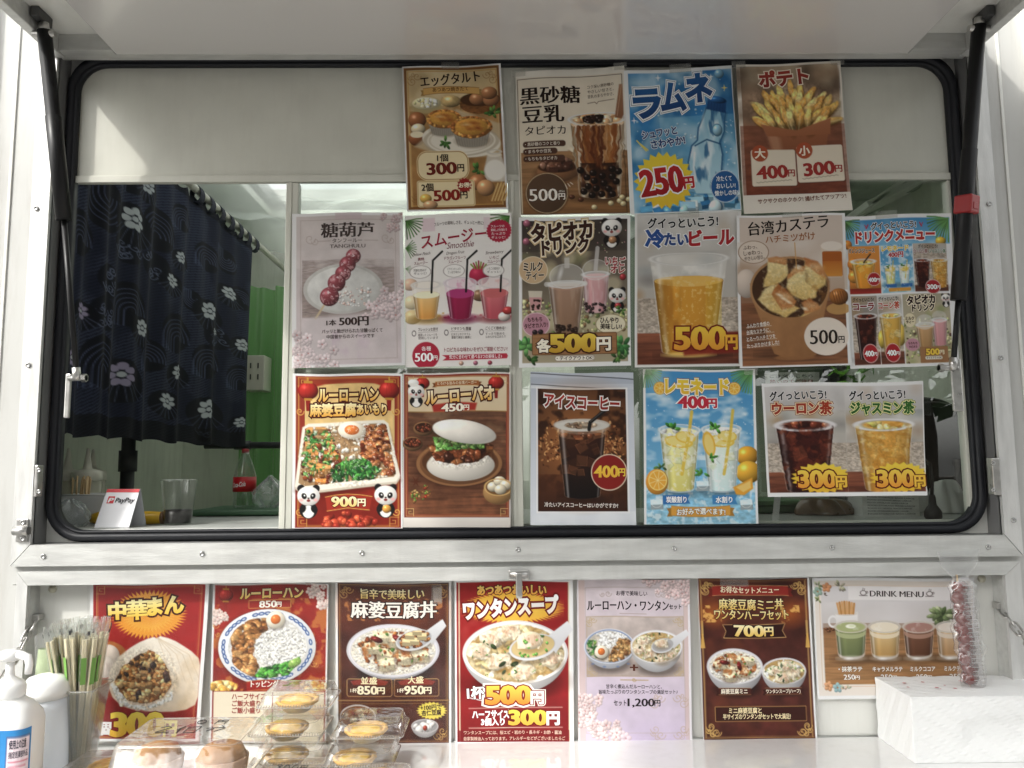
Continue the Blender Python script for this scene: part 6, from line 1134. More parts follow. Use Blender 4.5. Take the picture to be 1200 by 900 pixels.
# latches
m = MB(); a, b = U(19.5, 635, Yf), U(34.5, 608, Yf); m.box(a.x, b.x, Yf-.004, Yf-.0003, a.z, b.z, .0012); lt = m.build('latch_keeper', STEEL, truck)
m = MB(); c = U(26, 622, Yf-.008); m.tube([c+Vector((-.015, 0, 0)), c+Vector((.012, 0, 0))], .0082, 16); m.build('keeper_tube', STEEL, lt); [screw(27, yy, Yf-.0042, lt, .005) for yy in (612, 631)]
m = MB(); p = U(608, 674, Yf); m.box(p.x-.019, p.x+.019, Yf-.006, Yf-.0004, p.z-.008, p.z+.01, .002); m.tube([p+Vector((-.016, -.008, .003)), p+Vector((.016, -.008, .003))], .005, 12); lc = m.build('centre_latch', STEEL, truck)
m = MB(); m.box(p.x-.006, p.x+.006, Yf-.014, Yf-.009, p.z-.038, p.z+.006, .002); m.tube([p+Vector((0, -.009, -.04)), p+Vector((0, -.006, -.025))], .0055, 12); m.build('latch_hook', STEEL, lc)
for (x0, x1, y0, y1) in ((43, 49, 545, 582), (1161, 1167, 537, 580)):
    m = MB(); a, b = U(x0, y1, -.005), U(x1, y0, -.005); m.box(a.x, b.x, -.016, .002, a.z, b.z, .0015); q = m.build('striker_plate', STEEL, truck)
    for yy in (y0+6, y1-6): screw((x0+x1)/2, yy, -.0165, q, .004)
# strut brackets and struts
def plate(x0, y0, x1, y1, Y, th, name, r=.002):
    a, b = U(x0, y1, Y), U(x1, y0, Y); m = MB(); m.box(a.x, b.x, Y, Y+th, a.z, b.z, r); return m.build(name, STEEL, truck)
bl = plate(74, 438, 83, 490, -.014, .006, 'strut_bracket'); m = MB(); p = U(86, 443, -.018); m.tube([p+Vector((-.008, 0, 0)), p+Vector((.024, 0, 0))], .0055, 12); m.lathe([(.008, -.004), (.008, .004)], p+Vector((.02, 0, 0)), 6, Matrix.Rotation(R_(90), 3, 'Y'), smooth=False); m.build('bolt', STEEL, bl)
br = plate(1118, 420, 1126, 482, -.014, .006, 'strut_bracket'); m = MB(); p = U(1116, 431, -.018); m.tube([p+Vector((-.026, 0, 0)), p+Vector((.010, 0, 0))], .0055, 12); m.lathe([(.008, -.004), (.008, .004)], p+Vector((-.022, 0, 0)), 6, Matrix.Rotation(R_(90), 3, 'Y'), smooth=False); m.build('bolt', STEEL, br)
def strut(a, mid, b, Ya, Ym, Yb, clip=None):
    A, M_, B = U(*a, Ya), U(*mid, Ym), U(*b, Yb); m = MB(); m.tube([A, A.lerp(M_, .45), A.lerp(M_, .452), M_], [.0125, .0125, .0138, .0138], 20); s_ = m.build('gas_strut', BLACKP, truck)
    m = MB(); m.tube([M_, B], .0052, 12); m.build('strut_rod', BLACKP, s_)
    d = (B-A).normalized(); m = MB(); m.tube([A-d*.014, A+d*.004], .009, 12); m.tube([A+Vector((-.02, 0, -.006)), A+Vector((.02, 0, -.006))], .006, 10); m.build('strut_end', STEEL, s_)
    m = MB(); m.tube([B-d*.018, B+d*.006], .0075, 12); m.build('strut_end', STEEL, s_)
    if clip:
        c = A.lerp(M_, .655)+Vector((0, -.004, 0)); m = MB(); rr = d.to_track_quat('Z', 'Y').to_matrix(); m.box(-.0155, .0155, -.0165, .0165, -.017, .017, .003, rot=rr, at=c); [m.box(-.008, .008, q_-.0012, q_+.0012, -.003, .010, .001, rot=rr, at=c+rr @ Vector((0, q_, .0035))) for q_ in (-.0165, .0165)]; m.build('locking_clip', RED, s_)
strut((52, 36), (75, 258), (90, 442), -.10, -.05, -.022); strut((1147, 30), (1123, 352), (1117, 430), -.10, -.045, -.022, (1132, 241))
# hatch
ZH = Z(600, 64, -.01); hx0, hx1 = X(63, 62, -.01), X(1137, 60, -.01); cx0, cx1 = X(137, 60, -.01), X(1063, 58, -.01); HL = -1.2
m = MB(); m.box(hx0+.02, hx1-.02, HL+.02, -.03, ZH+.032, ZH+.05); hat = m.build('hatch', PAINT, truck)
m = MB(); m.box(cx0, cx1, HL+.08, -.012, ZH, ZH+.031, .0015); m.build('hatch_underside', GLOSSY, hat)
m = MB(); m.box(hx0, hx0+.02, HL, -.006, ZH-.004, ZH+.055, .002); m.box(hx1-.02, hx1, HL, -.006, ZH-.004, ZH+.055, .002); m.box(hx0+.0205, hx1-.0205, HL, HL+.02, ZH-.004, ZH+.055, .002); m.build('hatch_edge', ALU, hat)
m = MB(); m.box(hx0+.0205, cx0-.0005, -.03, -.011, ZH, ZH+.032); m.box(cx1+.0005, hx1-.0205, -.03, -.011, ZH, ZH+.032); m.box(hx0-.0, hx1+.0, -.0105, .012, ZH+.001, ZH+.03, .002); m.build('hinge_rail', ALU, hat)
m = MB(); m.box(XLi, XRi, .012, .03, ZT-.004, ZT+.05); m.build('header', DARK, truck)
for x_ in (hx0+.030, hx1-.030):
    m = MB(); m.box(x_-.008, x_+.008, -.125, -.08, ZH+.012, ZH+.0315, .002); m.build('strut_mount', mat('dark_mount', (.08, .08, .08), .45, .4), hat)
# interior shell
m = MB(); m.box(-1.32, -1.30, .06, 1.75, .7, 2.66); m.box(-1.32, 1.45, 1.70, 1.72, .7, 2.66); m.box(1.40, 1.42, .06, 1.70, .7, 2.66); m.box(-1.3, 1.4, .06, 1.70, .68, .70); m.build('inner_wall', INWALL, truck)
m = MB(); m.box(-1.30, -.95, .06, 1.7, 2.63, 2.66); m.box(.45, 1.4, .06, 1.7, 2.63, 2.66); m.box(-.95, .45, .06, .15, 2.63, 2.66); m.box(-.95, .45, 1.66, 1.7, 2.63, 2.66); m.build('inner_ceiling', INWALL, truck)  # ceiling open under the added skylight, to let daylight in
# ------------------------------------------------------------------ inside the truck
SHEET = film('milky_plastic_sheet', (.92, .95, .92), .2, .6, .5, (.84, .90, .84), .3, 9)
GREENS = film('green_plastic_sheet', (.55, .82, .5), .2, .8, .5, (.22, .50, .18), .4, 12)
m = MB(); rg = random.Random(4)
def crumple(u, v): return .03*math.sin(9*u+3*v)+.022*math.sin(17*v+6*u+1)+.016*math.sin(23*u-15*v)+.01*math.sin(41*u+29*v)
m.grid(lambda u, v: Vector((-1.28+u*2.66, .08+v*1.6, 2.54+.7*crumple(u*1.6, v*1.3)+.028*abs(math.sin(19*u-7*v+2*math.sin(5*v)))*abs(math.sin(11*u+9*v))-.03*v)), 170, 110); tag(m.build('plastic_sheet', SHEET, None, True), 'crumpled milky plastic sheet hung under the roof inside the truck', 'plastic sheet')
m = MB(); m.grid(lambda u, v: Vector((-1.02+u*.26, 1.52+.03*math.sin(14*u+2*v)+.02*math.sin(31*u), 1.02+v*1.28)), 40, 20); tag(m.build('green_sheet', GREENS, None, True), 'green plastic sheet hanging on the back wall beside the curtain', 'plastic sheet')
# posts and rails of the back wall
def pole(name, a, b, r, label, mt=PIPE, joints=()):
    t = thing(name, label, 'pipe', b); m = MB(); m.tube([a, b], r, 14); m.build('pipe', mt, t)
    for j in joints: m = MB(); p = Vector(a).lerp(Vector(b), j); d = (Vector(b)-Vector(a)).normalized(); m.tube([p-d*.028, p+d*.028], r*1.32, 14); m.build('joint', mt, t)
p1 = U(151, 515, .62); p2 = U(151, 515, .62).copy(); p2.z = 1.42
pole('pipe_post', (p1.x, .62, 1.95), (p1.x, .62, .70), .0175, 'dark grey upright pipe with a joint under the curtain', PIPE, (.265,))
q1, q2 = U(240, 522, 1.30), U(335, 522, 1.30); pole('pipe_rail', q1, (q2.x+.25, 1.30, q2.z), .012, 'dark grey level pipe behind the curtain corner', PIPE, (.25,))
for x, lab in ((975, 'dark upright post behind the wide tea sheet'), (1066, 'dark upright post near the right edge of the window')):
    p = U(x, 432, 1.62); m = MB(); m.box(p.x-.022, p.x+.022, 1.60, 1.66, .71, 2.6, .003); tag(m.build('wall_post', DARK), lab, 'post')
p = U(1018, 230, 1.2); m = MB(); m.box(-.30, .30, -.03, .03, -.02, .02, .003, rot=Matrix.Rotation(R_(-40), 3, 'Y'), at=(p.x-.10, 1.15, p.z+.03)); tag(m.build('roof_beam', DARK), 'dark slanting beam above the right window pane', 'beam')
m = MB(); m.box(-.20, .20, -.1, .1, -.008, .008, .003, rot=Matrix.Rotation(R_(-38), 3, 'Y'), at=(p.x+.02, 1.0, p.z-.01)); m.box(-.17, .17, -.1, .1, -.03, -.01, .003, rot=Matrix.Rotation(R_(-25), 3, 'Y'), at=(p.x-.0, 1.0, p.z-.06)); tag(m.build('extractor_flap', PAINT), 'white slanting metal flap above the drink menu sheet', 'flap')
m = MB(); m.box(.30, 1.38, 1.66, 1.69, .72, 2.6); tag(m.build('wall_lining', INGREEN), 'green grey panel lining the back of the truck on the right', 'wall panel')
# wall socket
t = thing('wall_socket', 'double wall socket on a box beside the green plastic sheet', 'socket', U(300, 460, 1.45))
a, b = U(288, 458, 1.45), U(312, 417, 1.45); m = MB(); m.box(a.x, b.x, 1.43, 1.52, a.z, b.z, .003); m.build('box', mat('ivory_plastic', (.55, .54, .46), .45), t)
m = MB(); [m.box((a.x+b.x)/2+dx-.004, (a.x+b.x)/2+dx, 1.427, 1.431, zz-.01, zz+.01) for dx in (-.012, .016) for zz in (a.z*.62+b.z*.38, a.z*.3+b.z*.7)]; m.build('slot', DARK, t)
# notices on the inner wall
for (x0, x1, y0, y1, Y, n_, lab) in ((166, 203, 528, 592, 1.66, 5, 'faded handwritten notice on the back wall under the curtain'), (898, 960, 436, 470, 1.64, 4, 'pale notice on the back wall above the wide tea sheet')):
    a, b = U(x0, y1, Y), U(x1, y0, Y); t = thing('wall_notice', lab, 'notice', ((a.x+b.x)/2, Y, a.z)); m = MB(); m.box(a.x, b.x, Y, Y+.001, a.z, b.z); m.build('sheet', mat('notice_paper', (.5, .5, .46), .6), t)
    Q = Print(0, 0, 100, 120, 3, 24)
    for i in range(n_): Q.T(('ご注文はこちら', '熱いのでご注意', 'お水は有料です', '手洗い消毒', '本日のおすすめ')[i], 8, 88, 16+i*22, 15, ('5a5a60', 'a04a4a')[i % 2], .01)
    V, F, C = Q.lettering(); ink_mesh('lettering', np.array([(a.x+(b.x-a.x)*x/100, Y-.001, b.z-(b.z-a.z)*y/120) for x, y, z in V]), F, C, INK, t, False)
# curtain on its rod
def curtain_art():
    p = Print(30, 40, 590, 885, 77, 250); p.bg('1b2138', '161b2c')
    st = (np.sin((p.X*1.0+p.Y*1.25)*.55) > .1); p.img[st] = p.img[st]*.55+np.array(hx('56607a'))*.42; blot = np.clip((p.noise(120, 150)-.42)/.1, 0, 1)[..., None]; p.img = p.img*blot+np.array(hx('10152a'))*(1-blot)*.6+p.img*(1-blot)*.4
    for (x, y, r, f) in ((140, 260, 52, 1), (215, 150, 34, -1), (305, 250, 46, -1), (375, 160, 30, -1), (455, 230, 34, -1), (70, 390, 40, -1), (225, 520, 44, -1), (370, 545, 44, -1), (465, 600, 42, -1), (560, 300, 30, -1), (560, 620, 34, -1), (150, 700, 50, -1), (300, 640, 34, -1), (420, 400, 24, 1), (515, 180, 30, 1), (110, 120, 30, -1)):
        p.ell(x, y+f*r*.2, r*1.05, r*1.45, '0a0c18', .95)
        for k in range(5):
            q = 1-k*.19; p.line([(x+r*q*math.cos(t_), y-f*r*.3+f*r*1.5*q*math.sin(t_)) for t_ in np.linspace(0, math.pi, 18)]+[(x-r*q, y-f*r*1.2)], 2.6, '566080', .75)
    for x, y in ((160, 470), (300, 360), (150, 560), (490, 490), (470, 830), (215, 350)):
        p.ell(x, y, 40, 46, '0a0d1a', .9)
        for _ in range(9): p.scroll(x+p.rng.uniform(-30, 30), y+p.rng.uniform(-36, 36), 13, '5a637c', 2.6, p.rng.choice([-1, 1]))
    for x, y, r in ((60, 190, 34), (92, 75, 24), (265, 135, 24), (228, 262, 36), (375, 285, 20), (348, 375, 22), (465, 410, 32), (528, 300, 24), (566, 480, 26), (264, 560, 26), (378, 660, 26), (215, 710, 36), (345, 757, 26), (467, 760, 36), (565, 790, 22), (94, 570, 22), (60, 700, 22), (490, 475, 14)):
        p.ell(x, y+r*.5, r*1.5, r*1.7, '090b16', .9)
        for k in range(7):
            a = k*2*math.pi/7+.3; p.ell(x+r*.62*math.cos(a)*.8, y+r*.66*math.sin(a), r*.25, r*.3, 'b9bfc4' if y < 560 or x > 240 else '9a90ac', 1, math.degrees(a)+90)
        p.ell(x, y, r*.2, r*.22, 'b9bfc4')
        for k in range(8): a = R_(40+k*14); p.line([(x+r*.9*math.cos(a), y+r*.9*math.sin(a)), (x+r*2*math.cos(a), y+r*2.1*math.sin(a))], 2.2, '5a637c', .7)
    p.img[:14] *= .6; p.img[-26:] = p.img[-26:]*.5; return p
cu = thing('curtain', 'dark navy curtain with white flowers and wave arcs hanging inside the open window', 'curtain', (-.88, .65, 1.66)); p = curtain_art()
CX = -.885
def curt(u, v):
    px = 72+u*(291-72); zz = -CX*900/(588.7-px); Y = zz-1.45
    top = U(px, 0, Y).z*0+2.385; hem = 1.668+.004*math.sin(40*u)
    fold = .007*math.sin(u*34+.8*math.sin(3*v))*(.35+.65*v)+.004*math.sin(u*71+1+v)
    scal = .012*abs(math.sin(u*55))*(v < .02)
    return Vector((CX+fold, Y+.012*math.cos(u*34)*v, top+(hem-top)*v-scal))
uu = ((p.X-p.x0)/(p.x1-p.x0)).ravel(); vv = ((p.Y-p.y0)/(p.y1-p.y0)).ravel()
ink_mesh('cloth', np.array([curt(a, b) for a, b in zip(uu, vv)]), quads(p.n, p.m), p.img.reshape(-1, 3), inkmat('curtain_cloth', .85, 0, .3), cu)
m = MB(); m.tube([(CX, .07, 2.405), (CX, 1.69, 2.405)], .011, 12); tag(m.build('curtain_rod', CREAM), 'pale curtain rod carrying the navy flower curtain', 'rod')
for k in range(7):
    Y = .72+k*.085; m = MB(); P_ = [Vector((CX+.017*math.cos(a), Y, 2.392+.026*math.sin(a))) for a in np.linspace(0, 6.2832, 19)[:-1]]; m.ringprism([q_+Vector((0, 0, 0)) for q_ in P_], [Vector((CX+(q_.x-CX)*.9, q_.y, 2.392+(q_.z-2.392)*.92)) for q_ in P_], (0, .032, 0)); m.build('tab', mat('navy_loop', (.012, .015, .032), .8), cu)
# service shelf
ZS = Z(300, 617, .09)
m = MB(); m.box(-1.28, 1.38, .062, .60, ZS-.03, ZS, .002); tag(m.build('service_shelf', mat('shelf_board', (.42, .43, .41), .35, vary=.15, scale=8)), 'grey serving shelf along the inside of the window', 'shelf')
def at(x, Y, z=None): v = U(x, 600, Y); v.z = ZS if z is None else z; return v
# payment card
cb = at(137, .09); cb.y = .095; t = thing('payment_card', 'white folded payment card with a red top edge standing on the shelf', 'card', cb)
TL, TR, BL, BR = U(126, 573, .105), U(164, 573, .105), U(110, 622, .085), U(151, 622, .085)
for q in (BL, BR): q.z = ZS+.001
hin = Vector((0, .05, 0)); m = MB(); m.prism([TL, TR, BR, BL], (0, .0012, 0)); m.build('front_leaf', mat('card_white', (.80, .80, .83), .35, coat=.3), t)
m = MB(); m.prism([TL+Vector((.001, .0014, 0)), TR+Vector((.001, .0014, 0)), BR+Vector((.014, .042, 0)), BL+Vector((.014, .042, 0))], (0, .001, 0)); m.build('back_leaf', mat('card_grey', (.5, .51, .54), .4), t)
P2 = Print(0, 0, 100, 125, 5, 24); P2.T('PayPay', 38, 94, 36, 22, '2a2a30', .015, None, (), None, 0, .12); P2.T('P', 17, 30, 36, 20, WHITE, .03, None, (), None, 0, .2)
def cardpt(x, y, off): u, v = x/100, y/125; return TL*(1-u)*(1-v)+TR*u*(1-v)+BL*(1-u)*v+BR*u*v+Vector((0, -off, 0))
V, F, C = P2.lettering(); ink_mesh('lettering', np.array([cardpt(x, y, .0014) for x, y, z in V]), F, C, INK, t, False)
m = MB(); m.prism([cardpt(0, 0, .0008), cardpt(100, 0, .0008), cardpt(100, 11, .0008), cardpt(0, 11, .0008)], (0, .0005, 0)); m.build('red_edge', mat('card_red', (.62, .02, .03), .4), t)
m = MB(); m.prism([cardpt(12, 24, .0008), cardpt(32, 24, .0008), cardpt(32, 47, .0008), cardpt(12, 47, .0008)], (0, .0004, 0)); m.build('emblem', mat('card_red', (.62, .02, .03), .4), t)
# mustard tubes, cola cup
t = thing('sauce_tube', 'yellow sauce tube lying behind the payment card', 'tube', at(150, .16)); c = at(150, .17, ZS+.014); m = MB(); m.tube([c+Vector((-.075, 0, 0)), c+Vector((-.06, 0, 0)), c+Vector((.05, 0, 0)), c+Vector((.075, 0, 0)), c+Vector((.083, 0, 0))], [.009, .0135, .0135, .012, .005], 16); m.build('tube_body', mat('yellow_plastic', (.60, .36, .02), .35), t)
m = MB(); m.tube([c+Vector((.070, 0, 0)), c+Vector((.078, 0, 0))], .0131, 16); m.build('band', mat('label_brown', (.10, .05, .02), .4), t)
cc = at(209, .16); t = thing('plastic_cup', 'clear plastic cup a third full of dark drink on the shelf', 'cup', cc)
CLEAR = film('clear_cup_plastic', (.965, .97, .965), .04, .7, .006)
m = MB(); m.lathe([(.026, .001), (.0285, .03), (.036, .088), (.0375, .09), (.0365, .092), (.0355, .089), (.028, .03), (.0255, .003)], cc, 32); m.build('cup_body', CLEAR, t)
m = MB(); m.lathe([(.0251, .0035), (.0276, .031), (.0001, .0312)], cc, 28); m.build('drink', mat('dark_cola', (.006, .004, .004), .3, spec=.15), t)
# white caddy with toothpicks, squeeze bottles, bag
cb = at(100, .22); t = thing('white_caddy', 'white plastic caddy with toothpicks in it on the shelf corner', 'caddy', cb); m = MB(); a, b = U(70, 620, .20), U(123, 580, .20)
for bx in ((a.x, b.x, .20, .203), (a.x, b.x, .285, .288), (a.x, a.x+.003, .203, .285), (b.x-.003, b.x, .203, .285)): m.box(bx[0], bx[1], bx[2], bx[3], ZS+.001, b.z, .001)
m.box(a.x+.003, b.x-.003, .203, .285, ZS+.001, ZS+.004); m.build('tub', mat('white_plastic', (.72, .73, .74), .35), t); m = MB(); m.tube([(a.x, .2, b.z), (b.x, .2, b.z), (b.x, .288, b.z), (a.x, .288, b.z)], .002, 6, closed=True); m.build('rim', mat('white_plastic', (.72, .73, .74), .35), t)
m = MB(); r2 = random.Random(3)
TPK = mat('toothpick_wood', (.62, .44, .24), .6)
for k in range(16):
    x = U(86+k*1.2, 600, .23).x; y_ = .215+r2.random()*.03; m.tube([(x+r2.uniform(-.004, .004), y_, ZS+.006), (x+r2.uniform(-.006, .006), y_+r2.uniform(-.006, .006), U(95, 560, .23).z+r2.uniform(-.006, .006))], .0016, 6)
tag(m.build('toothpick_bundle', TPK), 'bundle of wooden toothpicks standing in the white caddy', 'toothpicks', kind='thing')
BOT = film('milky_bottle', (.9, .9, .85), .15, .9, .8, (.82, .80, .70)); NOZ = mat('cream_nozzle', (.80, .78, .68), .4)
first = None
for i, (x, Y, lab) in enumerate(((77, .34, 'cream squeeze bottle at the far left behind the white caddy'), (100, .33, 'cream squeeze bottle with the tallest nozzle behind the toothpicks'), (106, .46, 'cream squeeze bottle mostly hidden behind another bottle'))):
    b0 = at(x, Y)
    if first is None:
        t = first = thing('squeeze_bottle', lab, 'bottle', b0, 'squeeze bottles behind the caddy'); m = MB(); m.lathe([(.030, .001), (.031, .01), (.031, .085), (.027, .092)], b0, 24); m.build('bottle_body', BOT, t)
        m = MB(); m.lathe([(.032, .088), (.032, .108), (.028, .112), (.010, .116), (.0075, .13), (.003, .162), (.0001, .164)], b0, 24); m.build('nozzle_cap', NOZ, t)
    else: copy_tree(first, b0, lab)
# green board with a cola bottle and a wrapped bowl
g0, g1 = U(226, 598, .42), U(345, 598, .42); zg = U(280, 597, .42).z
m = MB(); m.box(g0.x, g1.x+.15, .40, .62, ZS+.002, zg, .004); tag(m.build('green_box', mat('green_painted_board', (.05, .12, .06), .45, vary=.2, scale=9)), 'dark green box under the cola bottle on the shelf', 'box')
b0 = U(286, 590, .50); b0.z = zg+.001; t = thing('cola_bottle', 'clear plastic cola bottle with a red label on the green box', 'bottle', b0); S_ = (U(286, 530, .5).z-zg)/.205
pr = [(.030, .0), (.034, .006), (.034, .05), (.0345, .055), (.0345, .112), (.0335, .118), (.030, .135), (.022, .165), (.013, .188), (.0115, .205)]
m = MB(); m.lathe([(r*S_*1.2, h*S_) for r, h in pr], b0, 28); m.build('bottle_body', film('pet_bottle', (.86, .9, .88), .06, 1.1, .1, (.8, .82, .8)), t)
m = MB(); m.lathe([(r*S_*1.214, h*S_) for r, h in ((.0345, .058), (.0345, .112))], b0, 28); m.build('label', mat('cola_red_label', (.52, .012, .02), .35), t)
PL = Print(0, 0, 100, 60, 5, 20); PL.T('Coca-Cola', 4, 72, 30, 26, WHITE, .02, None, (), None, 6, .25); V, F, C = PL.lettering()
ink_mesh('label_script', np.array([b0+Vector((math.sin((x-50)/100*1.9)*.0422*S_, -math.cos((x-50)/100*1.9)*.0424*S_, S_*(.112-.054*y/60))) for x, y, z in V]), F, C, INK, t, False)
m = MB(); m.lathe([(.0135*S_, .200*S_), (.0135*S_, .216*S_), (.0001, .217*S_)], b0, 20); m.build('cap', RED, t)
w0 = U(316, 585, .47); w0.z = zg+.001; m = MB(); m.grid(lambda u, v: w0+Vector((math.cos(6.283*u)*(.03+.012*math.sin(v*3.1))*math.sin(v*2.6+.5)*(1+.2*math.sin(9*u*6.28)*math.sin(7*v)), math.sin(6.283*u)*.03*math.sin(v*2.6+.5), .075*v+.006*math.sin(31*u))), 40, 14); tag(m.build('wrapped_ball', film('crumpled_wrap', (.85, .88, .88), .06, 1.6, .25, (.8, .82, .82), .6, 60), None, True), 'crumpled clear wrap bundle beside the cola bottle', 'wrap')
w1 = at(82, .13); m = MB(); m.grid(lambda u, v: w1+Vector((math.cos(6.283*u)*.04*math.sin(v*2.4+.6)*(1+.16*math.sin(40*u)*math.sin(9*v)), .03*math.sin(6.283*u)*math.sin(v*2.4+.6), .052*v+.005*math.sin(37*u))), 40, 14); tag(m.build('crumpled_bag', film('crumpled_bag_film', (.86, .88, .88), .1, 1.3, .3, (.72, .74, .76), .6, 50), None, True), 'crumpled clear plastic bag in front of the white caddy', 'bag')
# right side: fan, plug, paper bags, crate, brown bag, leaf
f0 = U(1088, 528, .55); t = thing('round_fan', 'large round black fan behind the right window corner', 'fan', (f0.x, .55, ZS)); A = Matrix.Rotation(R_(90), 3, 'X')
m = MB(); m.lathe([(.13, -.01), (.14, 0), (.13, .012), (.12, .0)], f0, 40, A); m.build('guard_ring', BLACKP, t)
m = MB(); m.lathe([(.128, .03), (.12, .045), (.04, .06), (.0001, .06)], f0, 40, A); m.build('fan_back', BLACKP, t); m = MB()
for k in range(12): a = k*math.pi/6; m.tube([f0+Vector((.02*math.cos(a), -.012, .02*math.sin(a))), f0+Vector((.13*math.cos(a), -.002, .13*math.sin(a)))], .002, 6)
m.lathe([(.03, .018), (.0001, .022)], f0, 20, A); m.build('guard', BLACKP, t); m = MB()
for k in range(3):
    a0 = k*2.09; m.prism([f0+Vector((r*math.cos(a0+da), .012+dy, r*math.sin(a0+da))) for r, da, dy in ((.02, 0, 0), (.11, -.3, 0), (.115, .45, .012), (.03, .5, .012))], (0, .002, 0))
m.build('blade', mat('smoke_plastic', (.05, .05, .05), .2), t)
m = MB(); m.box(f0.x-.012, f0.x+.012, .56, .585, ZS, f0.z-.1, .003); m.box(f0.x-.07, f0.x+.07, .52, .64, ZS+.001, ZS+.018, .006); m.build('stand', BLACKP, t)
g0 = U(1095, 600, .085); t = thing('power_plug', 'black power plug on its cable standing at the right window corner', 'plug', (g0.x, .09, ZS)); m = MB(); h_ = U(1095, 588, .09).z-ZS
m.lathe([(.014, .001), (.0165, .006), (.0165, .016), (.012, .024), (.0075, .03), (.0065, .045), (.005, .05)], (g0.x, .09, ZS), 20); m.build('plug_body', BLACKP, t); m = MB(); m.tube([(g0.x, .09, ZS+.048), (g0.x+.002, .09, ZS+.075), (g0.x+.006, .10, ZS+.11), (g0.x-.01, .16, ZS+.15)], .0036, 8); m.build('cable', BLACKP, t)
PB = Print(0, 0, 100, 60, 9, 60, (.86, .86, .84)); PB.mottle(20, .12)
for i in range(7): PB.T('FOOD STORAGE BAGS LARGE', 8, 92-6*(i % 3), 8+i*7.5, 5.4, '4a4a4a', .01)
for (x0, x1, Y, rx, lab) in ((1018, 1082, .20, -10, 'white printed carton leaning under the wide tea sheet'),):
    a, b = U(x0, 616, Y), U(x1, 578, Y); root = thing('printed_carton', lab, 'carton', ((a.x+b.x)/2, Y, ZS)); w_, hh = b.x-a.x, b.z-ZS; th = R_(rx)
    pt = lambda x, y, off: Vector((a.x+w_*(x/100)-.01*(y/60), Y+.02*(1-y/60)-off, ZS+hh*(1-y/60)*(1-.15*x/100)))
    V = np.array([pt(x, y, 0) for x, y in zip(PB.X.ravel(), PB.Y.ravel())]); ink_mesh('carton_face', V, quads(PB.n, PB.m), PB.img.reshape(-1, 3), PAPER, root); V, F, C = PB.lettering(); ink_mesh('lettering', np.array([pt(x, y, .0012) for x, y, z in V]), F, C, INK, root, False)
    m = MB(); m.prism([pt(0, 60, -.001), pt(100, 60, -.001), pt(100, 0, -.001), pt(0, 0, -.001)], (0, .07, 0)); m.build('carton_body', mat('carton_white', (.5, .5, .48), .7), root)
def softbag(x0, x1, ytop, Y, mt, name, label, cat, sd):
    a, b = U(x0, 616, Y), U(x1, ytop, Y); w_, hh = b.x-a.x, b.z-ZS; m = MB()
    def f(u, v):
        r = (1-.35*v*v)*(1+.10*math.sin(5*u*6.283+sd)+.06*math.sin(11*u*6.283+4*v)); return Vector(((a.x+b.x)/2+math.cos(6.283*u)*w_/2*r*(1 if v < .97 else .7), Y+.05+math.sin(6.283*u)*.045*r, ZS+.002+hh*v*(1+.06*math.sin(9*u+sd))))
    m.grid(f, 40, 12); bm = m.bm; bm.verts.ensure_lookup_table(); bm.faces.new(bm.verts[-41:-1]); tag(m.build(name, mt, None, True), label, cat)
softbag(1062, 1102, 566, .30, mat('white_bag', (.62, .62, .60), .5, bump=.4, bscale=40), 'white_bag', 'white crumpled bag beside the black plug', 'bag', 1)
softbag(1108, 1142, 565, .24, mat('white_bag', (.62, .62, .60), .5, bump=.4, bscale=40), 'white_bag', 'white crumpled bag in the right window corner', 'bag', 2)
softbag(942, 1010, 586, .22, mat('brown_bread_bag', (.14, .08, .04), .3, vary=.4, scale=30, coat=.4), 'brown_bag', 'brown glossy bag beside the green crate behind the glass', 'bag', 3)
a, b = U(872, 616, .34), U(940, 586, .34); t = thing('green_crate', 'dark green crate beside the brown bag behind the glass', 'crate', ((a.x+b.x)/2, .4, ZS)); m = MB(); m.box(a.x-.05, b.x, .32, .52, ZS+.001, b.z-.01, .004); m.build('crate_body', mat('green_crate_plastic', (.05, .11, .05), .45), t); m = MB(); m.box(a.x-.056, b.x+.006, .314, .526, b.z-.01, b.z, .003); m.build('rim', mat('green_crate_rim', (.09, .19, .08), .4), t)
m = MB(); pz_ = U(906, 602, .10); m.box(-.006, .006, -.001, .001, -.03, .03, rot=Matrix.Rotation(R_(8), 3, 'Y'), at=(pz_.x, .078, ZS+.031)); tag(m.build('paper_strip', mat('strip_white', (.6, .6, .58), .5)), 'small white strip standing on the sill right of the lemonade sheet', 'strip')
l0 = U(1000, 440, .9); t = thing('leafy_plant', 'bright green leafy plant seen above the wide tea sheet', 'plant', (l0.x, .9, l0.z-.25)); m = MB(); r3 = random.Random(8)
for k in range(46):
    c = l0+Vector((r3.uniform(-.05, .05), r3.uniform(-.05, .05), r3.uniform(-.12, .06))); d = Vector((r3.uniform(-1, 1), r3.uniform(-1, 1), r3.uniform(-.3, 1))).normalized(); s_ = d.orthogonal().normalized()*.011; m.bm.faces.new([m.bm.verts.new(q) for q in (c, c+d*.02+s_, c+d*.045, c+d*.02-s_)])
m.build('leaves', mat('plant_leaf', (.10, .26, .03), .5), t, recalc=False); m = MB(); m.tube([(l0.x, .9, l0.z-.25), (l0.x+.01, .9, l0.z-.1), l0], .004, 8); m.build('stem', mat('plant_stem', (.06, .12, .03), .6), t)
m = MB(); m.lathe([(.035, .0), (.045, .08), (.04, .08), (.03, .01)], (l0.x, .9, l0.z-.27), 20); m.build('pot', mat('pot_clay', (.2, .1, .06), .7), t)
# ------------------------------------------------------------------ on the counter
def cpt(x, y): return UZ(x, y, ZC)
